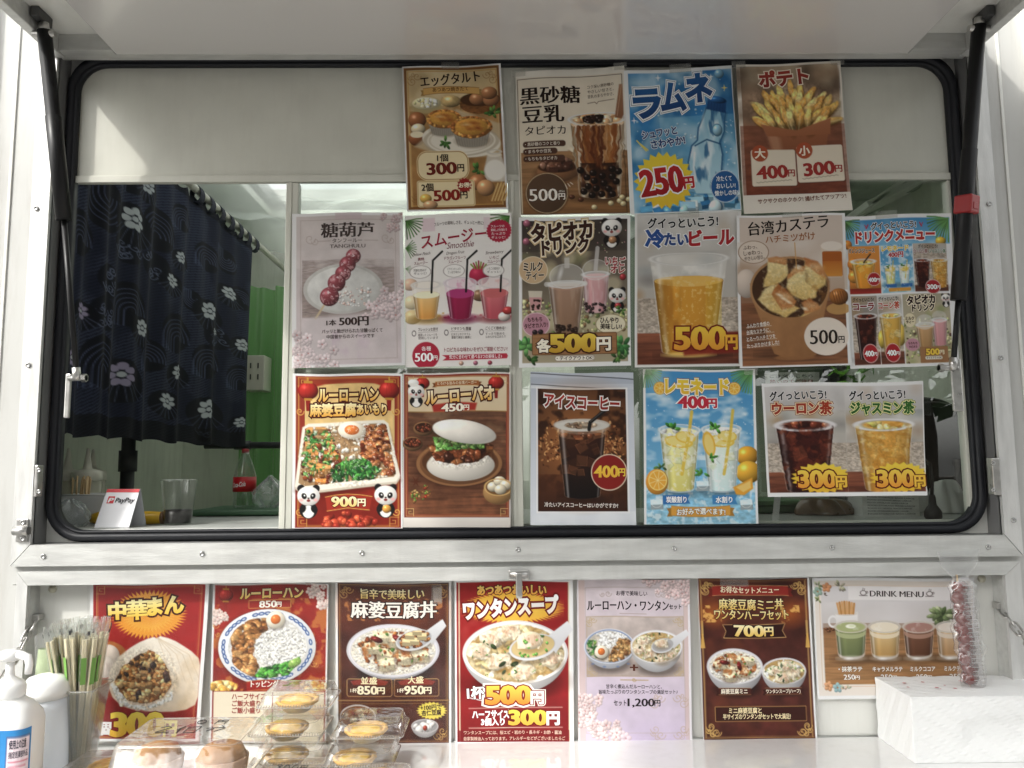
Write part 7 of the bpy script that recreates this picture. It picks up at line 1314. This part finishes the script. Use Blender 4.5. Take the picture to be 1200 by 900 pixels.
# foam block with a recess in its front
FOAM = mat('white_foam', (.78, .785, .78), .8, bump=.10, bscale=260)
A = cpt(1072, 895); Bk = cpt(1034, 864); y0, y1 = A.y, Bk.y; FH = .107
t = thing('foam_block', 'white polystyrene foam block at the right end of the counter', 'foam block', (A.x+.2, (y0+y1)/2, ZC+.0005))
bm = bmesh.new(); nx, nz, ny = 54, 24, 26; FW = .50
def fpt(s, a, b):
    jit = lambda q: .0007*math.sin(q*37.1)+.0004*math.sin(q*91.7+1)
    if s == 'f':
        x, z = a*FW, b*FH; rec = 0
        for (rx0, rx1) in ((.075, .215), (.228, .42)):
            dx = min(x-rx0, rx1-x)/.03; dz = min(z-.014, FH-.028-z)/.025; q_ = min(1, max(0, min(dx, dz)+.12*math.sin(50*x+3*z))); rec = max(rec, q_*q_*(3-2*q_))
        return Vector((A.x+x, y0+rec*.005+jit(x*3+z*5), ZC+.0005+z))
    if s == 't': x, y = a*FW, b*(y1-y0); return Vector((A.x+x+(Bk.x-A.x)*0*b, y0+y, ZC+.0005+FH+jit(x*4+y*7)*.8))
    if s == 'l': y, z = a*(y1-y0), b*FH; return Vector((A.x+jit(y*5+z*3), y0+y, ZC+.0005+z))
for s, na, nb_ in (('f', nx, nz), ('t', nx, ny), ('l', ny, nz)):
    V = [[bm.verts.new(fpt(s, i/na, j/nb_)) for i in range(na+1)] for j in range(nb_+1)]
    for j in range(nb_):
        for i in range(na): bm.faces.new((V[j][i], V[j][i+1], V[j+1][i+1], V[j+1][i]))
bmesh.ops.remove_doubles(bm, verts=bm.verts, dist=.004)
m = MB(); m.bm.free(); m.bm = bm; m.box(A.x+FW-.002, A.x+FW, y0, y1, ZC+.0005, ZC+FH); m.box(A.x+.003, A.x+FW, y1-.002, y1, ZC+.001, ZC+FH-.001); fb = m.build('foam', FOAM, t); 
bv = fb.modifiers.new('bevel', 'BEVEL'); bv.width = .007; bv.segments = 3; bv.limit_method = 'ANGLE'
m = MB(); r5 = random.Random(2)
for k in range(9):
    c = Vector((A.x+.02+r5.random()*.12, y0+.02+r5.random()*.07, ZC+FH+.0025)); m.lathe([(.0045*r5.uniform(.4, 1), 0), (.0001, .0006)], c, 8)
m.build('pink_stain', mat('pink_syrup', (.55, .25, .26), .3), t)
# candied fruit skewer in a bag, standing in the foam
k0 = U(1137, 806, y0+.06); k0.z = ZC+FH; K1 = U(1128, 655, y0+.05); t = thing('fruit_skewer', 'candied red fruit skewer in a clear ribbed tray standing in the foam block', 'skewer', k0)
ax = (U(1122, 680, k0.y)-k0); L = ax.length; d = ax.normalized(); side = Vector((0, -1, 0)).cross(d).normalized()*-1
m = MB()
for i in range(10):
    c = k0+d*(L*(.08+.094*i))+side*(.001+.002*math.sin(i*2.2)); m.lathe([(.0001, -.0125), (.010, -.010), (.0150, 0), (.0125, .0085), (.0001, .0125)], c, 16, Matrix.Rotation(i*.7, 3, 'X'), 3, .05)
m.tube([k0+d*(L*.03)+side*.002, k0+d*(L*.5)+side*.003, k0+d*(L*.99)+side*.002], [.010, .0125, .010], 12); m.build('fruit', mat('candied_fruit', (.16, .020, .016), .14, vary=.3, scale=22, coat=.8), t)
m = MB(); m.tube([k0-d*.05, k0+d*(L+.01)], .0017, 8); m.build('stick', TPK, t)
TRAY = film('ribbed_tray', (.93, .92, .92), .08, 1.6, .16, (.86, .84, .84)); m = MB()
wv = side; bw = .0145
def tr(u, v):
    a = math.pi*u; rib = .0009*(1 if (int(v*58) % 2) else -1); return k0+d*(L*(.005+v*1.0))+wv*(.009-math.cos(a)*bw)+Vector((0, -.004-math.sin(a)*(.011+rib), 0))
m.grid(tr, 10, 116); m.build('tray', TRAY, t, True)
m = MB()
for i in range(24): q = .04+i*.040; m.tube([k0+d*(L*q)+wv*(.009-math.cos(a)*bw)+Vector((0, -.005-math.sin(a)*.0125, 0)) for a in np.linspace(.9, 2.9, 8)], .0007, 5)
m.build('rib', film('tray_rib', (.9, .9, .9), .1, 1.6, .45, (.86, .85, .85)), t)
BAGF = film('clear_bag', (.965, .97, .97), .10, 1.8, .11, (.92, .92, .92), .4, 16)
def bag(u, v):
    w_ = .021+.020*v**3+.004*math.sin(6*v)+.002*math.sin(15*v+4*u); a = 6.283*u; flat = .45 if v < .72 else .45-.38*min(1, (v-.72)/.1); tw = .004*math.sin(40*v)*math.sin(a*3)
    pinch = 1-.5*math.exp(-((v-.80)/.05)**2)
    return k0+d*(v*(L*1.29))+wv*(math.cos(a)*w_*pinch+tw+.004)+Vector((0, math.sin(a)*w_*flat-.005, 0))
m = MB(); m.grid(bag, 44, 60); m.build('bag', BAGF, t, True)
# hand sanitiser pump bottle
s0 = Vector((U(4, 880, -.22).x, -.215, ZC)); t = thing('sanitizer_bottle', 'white pump bottle of hand sanitizer with a blue label', 'bottle', s0); px = lambda y: U(12, y, s0.y).z
WP = mat('white_bottle_plastic', (.80, .80, .79), .3, coat=.2)
zb = px(828); hw, hd = .046, .036
def sect(x, y, z, r, k=4.5):
    return [Vector((s0.x+x*(abs(math.cos(a))**(2/k))*math.copysign(1, math.cos(a)), s0.y+y*(abs(math.sin(a))**(2/k))*math.copysign(1, math.sin(a)), z)) for a in np.linspace(0, 2*math.pi, 41)[:-1]]
def loft(m, rings):
    R = [[m.bm.verts.new(p) for p in r] for r in rings]
    for a, b in zip(R, R[1:]):
        for i in range(len(a)): m.bm.faces.new((a[i], a[(i+1) % len(a)], b[(i+1) % len(a)], b[i])).smooth = True
    m.bm.faces.new(R[0][::-1]); m.bm.faces.new(R[-1])
m = MB(); loft(m, [sect(hw*.95, hd*.95, ZC+.001, 0), sect(hw, hd, ZC+.008, 0), sect(hw, hd, zb-.022, 0), sect(hw*.97, hd*.96, zb-.010, 0, 3.5), sect(hw*.72, hd*.78, zb+.006, 0, 2.6), sect(.024, .024, zb+.012, 0, 2), sect(.022, .022, zb+.015, 0, 2)]); m.build('bottle_body', WP, t)
m = MB(); m.lathe([(.0225, zb+.014-s0.z), (.0235, zb+.018-s0.z), (.0235, px(804)-s0.z), (.020, px(799)-s0.z), (.0075, px(793)-s0.z), (.0062, px(788)-s0.z), (.0062, px(776)-s0.z)], s0, 28); m.build('pump_collar', WP, t)
m = MB(); zt = px(768); m.lathe([(.0001, -.008), (.013, -.007), (.0155, 0), (.014, .007), (.0001, .0085)], (s0.x, s0.y, zt), 24); m.tube([(s0.x, s0.y, zt+.001), (s0.x+.018, s0.y-.004, zt+.001), (s0.x+.030, s0.y-.006, zt-.002), (s0.x+.033, s0.y-.007, zt-.012), (s0.x+.032, s0.y-.007, zt-.026)], [.007, .0065, .006, .0055, .005], 14); m.build('pump_head', WP, t)
LB = Print(0, 0, 200, 100, 6, 120, (.17, .52, .80)); LB.bg('2c88cc', '3a98d8'); LB.rect(112, 8, 196, 100, 'efdce4'); LB.mottle(8, .08, (112, 8, 196, 100)); LB.rect(10, 34, 84, 100, 'f2f4f6', 6); LB.rect(16, 40, 60, 74, 'c01c28', 6); LB.rect(60, 44, 84, 98, 'd8dee4'); LB.border(112, 8, 196, 100, 2, '24508a'); LB.poly([(14, 60), (60, 38), (80, 44), (40, 74)], 'd82a30')
[LB.line([(118, 40+i*6), (190-(i % 3)*8, 40+i*6)], 2, 'd86a80', .8) for i in range(10)]
LB.T('手指消毒用', 8, 100, 12, 13, '123a6a', .02); LB.T('アルコール', 14, 92, 25, 10, '123a6a', .02); LB.T('使用上の注意', 118, 180, 18, 12, '3a3a4a', .02); LB.T('指定医薬部外品', 118, 188, 31, 9, '3a3a4a', .01); LB.T('皮膚・手指の洗浄消毒', 20, 58, 58, 8, WHITE, .02)
def lab(x, y, off):
    q = x/200; per = 2*hw*.98
    a = -math.pi+(.06+q*.9)*math.pi*1.0; k = 4.5; X_ = (hw+.0006+off)*(abs(math.cos(a))**(2/k))*math.copysign(1, math.cos(a)); Y_ = (hd+.0006+off)*(abs(math.sin(a))**(2/k))*math.copysign(1, math.sin(a))
    return Vector((s0.x+X_, s0.y+Y_, (zb-.024)-(y/100)*(zb-.024-ZC-.004)))
ink_mesh('label', np.array([lab(x, y, 0) for x, y in zip(LB.X.ravel(), LB.Y.ravel())]), quads(LB.n, LB.m), LB.img.reshape(-1, 3), PAPER, t); V, F, C = LB.lettering(); ink_mesh('label_lettering', np.array([lab(x, y, .0006) for x, y, z in V]), F, C, INK, t, False)
# milky container behind it
MILK = film('milky_container', (.9, .92, .95), .12, 1., .82, (.80, .82, .86)); w0 = Vector((U(52, 850, -.10).x, -.10, ZC)); t = thing('white_canister', 'milky white plastic canister between the sanitizer and the chopsticks', 'canister', w0); zt = U(52, 806, -.10).z-ZC
m = MB(); m.lathe([(.036, .001), (.039, .006), (.038, .06), (.036, zt-.03), (.035, zt-.014)], w0, 30); m.build('canister_body', MILK, t)
m = MB(); m.lathe([(.0365, zt-.014), (.037, zt-.004), (.035, zt+.008), (.028, zt+.018), (.014, zt+.022), (.0001, zt+.0225)], w0, 30); m.build('lid', WP, t)
# chopstick holder and wrapped chopsticks
h0 = Vector((U(93, 860, -.065).x, -.065, ZC)); t = thing('chopstick_holder', 'clear frosted plastic holder full of wrapped chopsticks', 'holder', h0); HH = U(93, 803, -.065).z-ZC
FROST = film('frosted_holder', (.92, .925, .92), .2, .8, .14, (.80, .80, .77), .1, 30); m = MB()
def ring4(w, d_, z, r=.008): return [Vector((h0.x+x, h0.y+y, ZC+z)) for x, y in rrect(-w, w, -d_, d_, r, 4)]
R = [ring4(.020, .022, .001), ring4(.022, .024, .006), ring4(.034, .036, HH-.006), ring4(.0375, .039, HH-.003), ring4(.0375, .039, HH), ring4(.034, .0355, HH-.001), ring4(.0205, .0225, .008)]
V = [[m.bm.verts.new(p) for p in r] for r in R]
for a, b in zip(V, V[1:]):
    for i in range(len(a)): m.bm.faces.new((a[i], a[(i+1) % len(a)], b[(i+1) % len(a)], b[i])).smooth = True
m.bm.faces.new(V[0][::-1]); m.bm.faces.new(V[-1]); m.build('holder_body', FROST, t)
m = MB(); m.tube([p+Vector((0, 0, .0)) for p in ring4(.0378, .0392, HH-.001)], .0016, 8, closed=True); m.build('rim', FROST, t)
BAMB = mat('bamboo', (.84, .74, .52), .5, vary=.25, scale=40, stretch=(6, 6, .6)); WRAP = film('wrapper_film', (.95, .96, .95), .1, 1.3, .05, (.9, .9, .9), .5, 60); GP = mat('green_print', (.16, .34, .07), .5); BP = mat('black_print', (.02, .02, .02), .5)
r6 = random.Random(12); cnt = 0; proto = None
CG = 'wrapped chopsticks in the frosted holder'; tint = ('pale', 'creamy', 'light', 'plain')
for k in range(42):
    cx_ = r6.uniform(-.014, .014); cy_ = -.016+.032*(k % 5)/4; lean = ((k % 13)/12-.5)*2; top = Vector((h0.x+lean*.040-.006+r6.uniform(-.004, .004), h0.y+cy_*1.8+r6.uniform(-.006, .006), ZC+.205+r6.uniform(-.012, .012))); bot = Vector((h0.x+lean*.010+cx_*.3, h0.y+cy_*.8, ZC+.010+r6.random()*.004))
    dd = top-bot; q = dd.to_track_quat('Z', 'Y').to_euler()
    green = k % 2 == 1
    if k < 2:
        tt = thing('wrapped_chopsticks', '', 'chopsticks', bot, CG); m = MB(); LN = .205
        for s_ in (-1, 1): m.box(bot.x+s_*.0019-.0016, bot.x+s_*.0019+.0016, bot.y-.0017, bot.y+.0017, bot.z, bot.z+LN, .0006)
        m.build('sticks', BAMB, tt); m = MB(); m.grid(lambda u, v: bot+Vector((.0062*math.cos(6.283*u)*(1+.25*max(0, v-.93)*14*.5), (.0040-.003*max(0, v-.94)*16)*math.sin(6.283*u), -.002+v*(LN+.028)+.001*math.sin(6*u*6.28)*max(0, v-.9)*10)), 16, 26); m.build('wrapper', WRAP, tt, True)
        m = MB(); m.box(bot.x-.0040, bot.x+.0040, bot.y-.0047, bot.y-.0043, bot.z+LN-.075, bot.z+LN-.030) if k == 1 else m.box(bot.x-.002, bot.x+.002, bot.y-.0047, bot.y-.0043, bot.z+LN+.008, bot.z+LN+.015); m.build('print', GP if k == 1 else BP, tt); protos = (protos if k else [])+[tt]; c = tt; c.rotation_euler = q
    else: c = copy_tree(protos[1 if green else 0], bot, 'x'); c.rotation_euler = q
    c['label'] = ('wrapped chopstick pair with a green print standing in the frosted holder' if k == 1 or (green and k >= 2) else 'wrapped chopstick pair with a black tip mark standing in the frosted holder')
# bag of green spoons
b0 = Vector((U(50, 830, -.02).x, -.015, ZC)); t = thing('spoon_bag', 'clear bag of pale green plastic pieces behind the white canister', 'bag', b0); zz = U(50, 750, -.02).z-ZC
m = MB(); m.grid(lambda u, v: b0+Vector(((.030+.006*math.sin(7*v))*math.cos(6.283*u)*(1-.3*v), .012*math.sin(6.283*u), v*zz*1.04+.004*math.sin(20*u))), 30, 20); m.build('bag', BAGF, t, True)
m = MB(); m.grid(lambda u, v: b0+Vector(((.024)*math.cos(6.283*u)*(1-.35*v*v), .009*math.sin(6.283*u), .004+v*zz*.9)), 24, 12); m.build('contents', mat('pale_green_plastic', (.52, .62, .36), .4, vary=.2, scale=50), t, True)
# egg tart boxes
BOXF = film('clamshell_plastic', (.955, .955, .95), .05, 1.4, .045, (.92, .9, .88), .25, 26); RIB = film('clamshell_edge', (.93, .92, .90), .06, 2.0, .22, (.9, .88, .84))
MARK = mat('black_marker', (.012, .012, .014), .5); FOIL = mat('foil_cup', (.74, .74, .73), .35, .4, bump=.2, bscale=90); PASTRY = mat('baked_pastry', (.66, .40, .12), .6, vary=.35, scale=60, bump=.4, bscale=120); CUST = mat('egg_custard', (.80, .52, .08), .35, vary=.35, scale=45, coat=.12)
def clamshell(c, w, dp, h, name, label, group, nribs=True):
    """a hinged clear box: base tray, flange, lid; c = centre of its bottom"""
    t = thing(name, label, 'food box', c, group); hb = h*.52
    def R(s_, z, r=.012): return [Vector((c.x+x, c.y+y, c.z+z)) for x, y in rrect(-w*s_/2, w*s_/2, -dp*s_/2+dp*(1-s_)*0, dp*s_/2, r, 5)]
    def shell(m, rings, cap=True):
        V = [[m.bm.verts.new(p) for p in r] for r in rings]
        for a, b in zip(V, V[1:]):
            for i in range(len(a)): m.bm.faces.new((a[i], a[(i+1) % len(a)], b[(i+1) % len(a)], b[i])).smooth = True
        m.bm.faces.new(V[0][::-1] if cap else V[-1])
    m = MB(); shell(m, [R(.80, .0005), R(.82, .004), R(.93, hb-.002), R(1.0, hb)]); m.build('tray', BOXF, t)
    m = MB(); shell(m, [R(1.0, hb+.0012), R(.94, hb+.003), R(.86, h-.004), R(.82, h)], False); m.build('lid', BOXF, t)
    m = MB(); m.tube(R(1.0, hb+.0006), .0011, 6, closed=True); m.tube(R(.84, h-.0015), .0006, 5, closed=True)
    for i in range(26): u = -w*.46+i*w*.92/25; m.tube([Vector((c.x+u, c.y-dp*.5, c.z+hb+.001)), Vector((c.x+u*.98, c.y-dp*.475, c.z+hb+.004))], .0011, 5)
    m.build('flange', RIB, t); return t
def tart(c, s=1., label='egg tart', rot=0.):
    t = thing('egg_tart', label, 'egg tart', c, 'egg tarts in the clear boxes'); m = MB(); K = Matrix.Diagonal((1, 1, .74)); m.lathe([(.020*s, 0), (.022*s, .002), (.031*s, .019*s), (.0325*s, .0195*s), (.0305*s, .018*s), (.020*s, .003)], c, 56, K, 28, .022); m.build('foil_cup', FOIL, t)
    m = MB(); m.lathe([(.0305*s, .015*s), (.0345*s, .021*s), (.033*s, .0255*s), (.029*s, .0245*s), (.0275*s, .021*s)], c, 48, K, 16, .03); m.build('pastry', PASTRY, t)
    m = MB(); m.lathe([(.0280*s, .0205*s), (.020*s, .0225*s), (.0001, .0235*s)], c, 28, K); m.build('custard', CUST, t); return t
def scribble(par, strokes, c, w, dp, h, r=.0006):
    m = MB()
    for st in strokes: m.tube([Vector((c.x+(x-.5)*w, c.y+(y-.5)*dp, c.z+h+.0008)) for x, y in st], r, 5)
    m.build('handwriting', MARK, par)
D3 = [(.0, .9), (.08, 1.0), (.14, .85), (.06, .6), (.15, .4), (.1, .05), (.0, .1)]; D0 = lambda x: [(x+.07+.07*math.cos(a), .5+.42*math.sin(a)) for a in np.linspace(1.2, 7.3, 12)]
EN = [[(.62, .0), (.64, .8)], [(.62, .8), (.80, .85), (.78, .0)], [(.71, .85), (.71, .45)], [(.64, .45), (.78, .47)]]; K2 = [[(.0, .8), (.1, 1.0), (.16, .8), (.0, .1), (.2, .1)]]; KO = [[(.36, .9), (.28, .4)], [(.32, .6), (.32, .0)], [(.42, .8), (.60, .85), (.58, .05), (.42, .0), (.42, .8)], [(.44, .5), (.56, .5)]]
def place(st, x0, y0, sx, sy): return [[(x0+x*sx, y0+y*sy) for x, y in s_] for s_ in st]
SB = 'clear boxes of egg tarts on the counter'
bh = .042; proto_b = None
def stack(xpx, yc, w, dp, n, labs, hs):
    cx = U(xpx, 860, yc).x
    for i in range(n):
        c = Vector((cx+hs[i], yc+.004*((i*7) % 3-1), ZC+.001+i*(bh+.0012))); b = clamshell(c, w, dp, bh, 'tart_box', labs[i], SB)
        tart(Vector((c.x-.012+.004*i, c.y-.002, c.z+.0045)), 1.05, 'golden egg tart in '+labs[i].replace('clear tart box', 'the clear box'))
        pass
stack(342, -.085, .122, .105, 3, ['clear tart box at the bottom of the left stack', 'clear tart box in the middle of the left stack', 'clear tart box on top of the left stack'], [.006, 0, .012])
stack(428, -.10, .118, .105, 2, ['clear tart box at the bottom of the right stack', 'clear tart box on top of the right stack'], [-.004, .010])
c = Vector((U(345, 890, -.205).x, -.205, ZC+.001)); b = clamshell(c, .125, .10, bh, 'tart_box', 'clear tart box with 300 yen written on it in front of the left stack', SB); tart(Vector((c.x-.006, c.y, c.z+.0045)), 1.05, 'golden egg tart in the clear box in front of the left stack'); scribble(b, place([D3, D0(.2), D0(.42)]+EN, .22, .34, .6, .3), c, .1, .08, bh)
c = Vector((U(440, 890, -.205).x, -.205, ZC+.001)); b = clamshell(c, .118, .09, .034, 'tart_box', 'clear tart box in front of the right stack', SB); tart(Vector((c.x+.004, c.y, c.z+.0045)), 1.15, 'golden egg tart in the clear box in front of the right stack')
c = Vector((U(128, 880, -.13).x, -.135, ZC+.001)); b = clamshell(c, .13, .10, bh*.8, 'tart_box', 'low clear tart box between the chopsticks and the large box', SB); tart(Vector((c.x+.008, c.y, c.z+.0045)), 1.1, 'golden egg tart in the low clear box beside the chopsticks')
c = Vector((U(112, 905, -.25).x, -.25, ZC+.001)); b = clamshell(c, .15, .10, .036, 'tart_box', 'clear tart box cut by the bottom edge in front of the chopsticks', SB); tart(Vector((c.x-.01, c.y, c.z+.0045)), 1.1, 'golden egg tart in the front box at the bottom edge')
# the large box with two buns
c = Vector((U(220, 880, -.215).x, -.20, ZC+.001)); b = clamshell(c, .215, .15, .098, 'bun_box', 'large clear box with two wrapped pastries and handwriting on its lid', None)
scribble(b, place(K2+KO+[[(.75, .9), (.82, .5), (.74, .2)], [(.9, .95), (.98, .6), (.86, .1)], [(.7, .6), (.95, .7)]], .22, .40, .55, .24)+place(EN+[D0(.3)], .32, .70, .5, .16), c, .19, .13, .098)
BUN = mat('pale_pastry', (.36, .18, .06), .55, vary=.35, scale=26, bump=.3, bscale=60); PC = mat('pleated_paper', (.42, .25, .15), .7, vary=.3, scale=40, bump=.2)
for i, dx in enumerate((-.050, .050)):
    q = thing('cup_pastry', ('golden pastry in pleated paper in the large clear box, nearer the chopsticks', 'golden pastry in pleated paper in the large clear box, nearer the tart stack')[i], 'pastry', c+Vector((dx, -.005, .003))); o = q.location.copy(); m = MB(); m.lathe([(.028, .001), (.036, .04), (.0385, .058)], o, 60, None, 30, .02); m.build('paper_cup', PC, q)
    m = MB(); m.lathe([(.0265, .003), (.034, .05), (.036, .06), (.030, .072), (.016, .078), (.0001, .079)], o, 40, None, 7, .03); m.build('pastry', BUN, q)
# ------------------------------------------------------------------ trees across the street (seen only reflected in panes; row thickened to darken the reflected surroundings)
BARK = mat('tree_bark', (.09, .07, .05), .9, vary=.3, scale=10); LEAF = mat('tree_leaf', (.05, .09, .03), .6, vary=.5, scale=3)
def tree(x, y, h, sd, label):
    r = random.Random(sd); t = thing('street_tree', label, 'tree', (x, y, 0)); m = MB(); tr_ = [Vector((x, y, 0)), Vector((x+.1, y, h*.3)), Vector((x-.1, y+.1, h*.6)), Vector((x, y, h*.9))]; m.tube(tr_, [.2, .16, .1, .03], 12); cs = []
    for k in range(15):
        a = r.uniform(0, 6.28); b = tr_[1].lerp(tr_[3], r.random()*.8); e_ = b+Vector((math.cos(a)*r.uniform(.9, 2.6), math.sin(a)*r.uniform(.9, 2.0), r.uniform(.4, 1.4))); m.tube([b, b.lerp(e_, .5)+Vector((0, 0, .1)), e_], [.06, .04, .012], 7); cs.append((e_, r.uniform(.8, 1.3)))
    m.build('trunk', BARK, t); bm = bmesh.new()
    for k in range(11000):
        c, rr = cs[r.randrange(len(cs))]; d_ = Vector((r.gauss(0, 1), r.gauss(0, 1), r.gauss(0, .8))).normalized()*rr*r.random()**.4; p = c+d_; n = Vector((r.gauss(0, 1), r.gauss(0, 1), r.gauss(0, 1)+1)).normalized(); u = n.orthogonal().normalized()*.16; w = n.cross(u).normalized()*.08; bm.faces.new([bm.verts.new(q) for q in (p-u, p+w, p+u, p-w)])
    m = MB(); m.bm.free(); m.bm = bm; m.build('crown', LEAF, t, recalc=False)
for i, (x, y, h, lab) in enumerate(((5.5, -8.6, 6.4, 'leafy tree across the street opposite the right half of the truck'), (10.5, -10.5, 8.0, 'tall leafy tree at the far right across the street'), (-3.6, -9.0, 7.2, 'leafy tree across the street opposite the left half of the truck'), (1.2, -10.5, 7.6, 'leafy tree across the street between two others'), (-8.2, -10.5, 8.0, 'tall leafy tree at the far left across the street'))): tree(x, y, h, 30+i, lab)
hm = MB(); hm.box(-14, 14, -13.4, -13.0, 0, 1.3, .02); tag(hm.build('added_street_wall', mat('brown_grey_wall', (.13, .115, .095), .9, vary=.3, scale=1.5)), 'long brown grey wall behind the trees across the street', 'wall')  # unseen wall, added to darken what panes and sheets reflect
all_sheets()
bpy.context.view_layer.update()
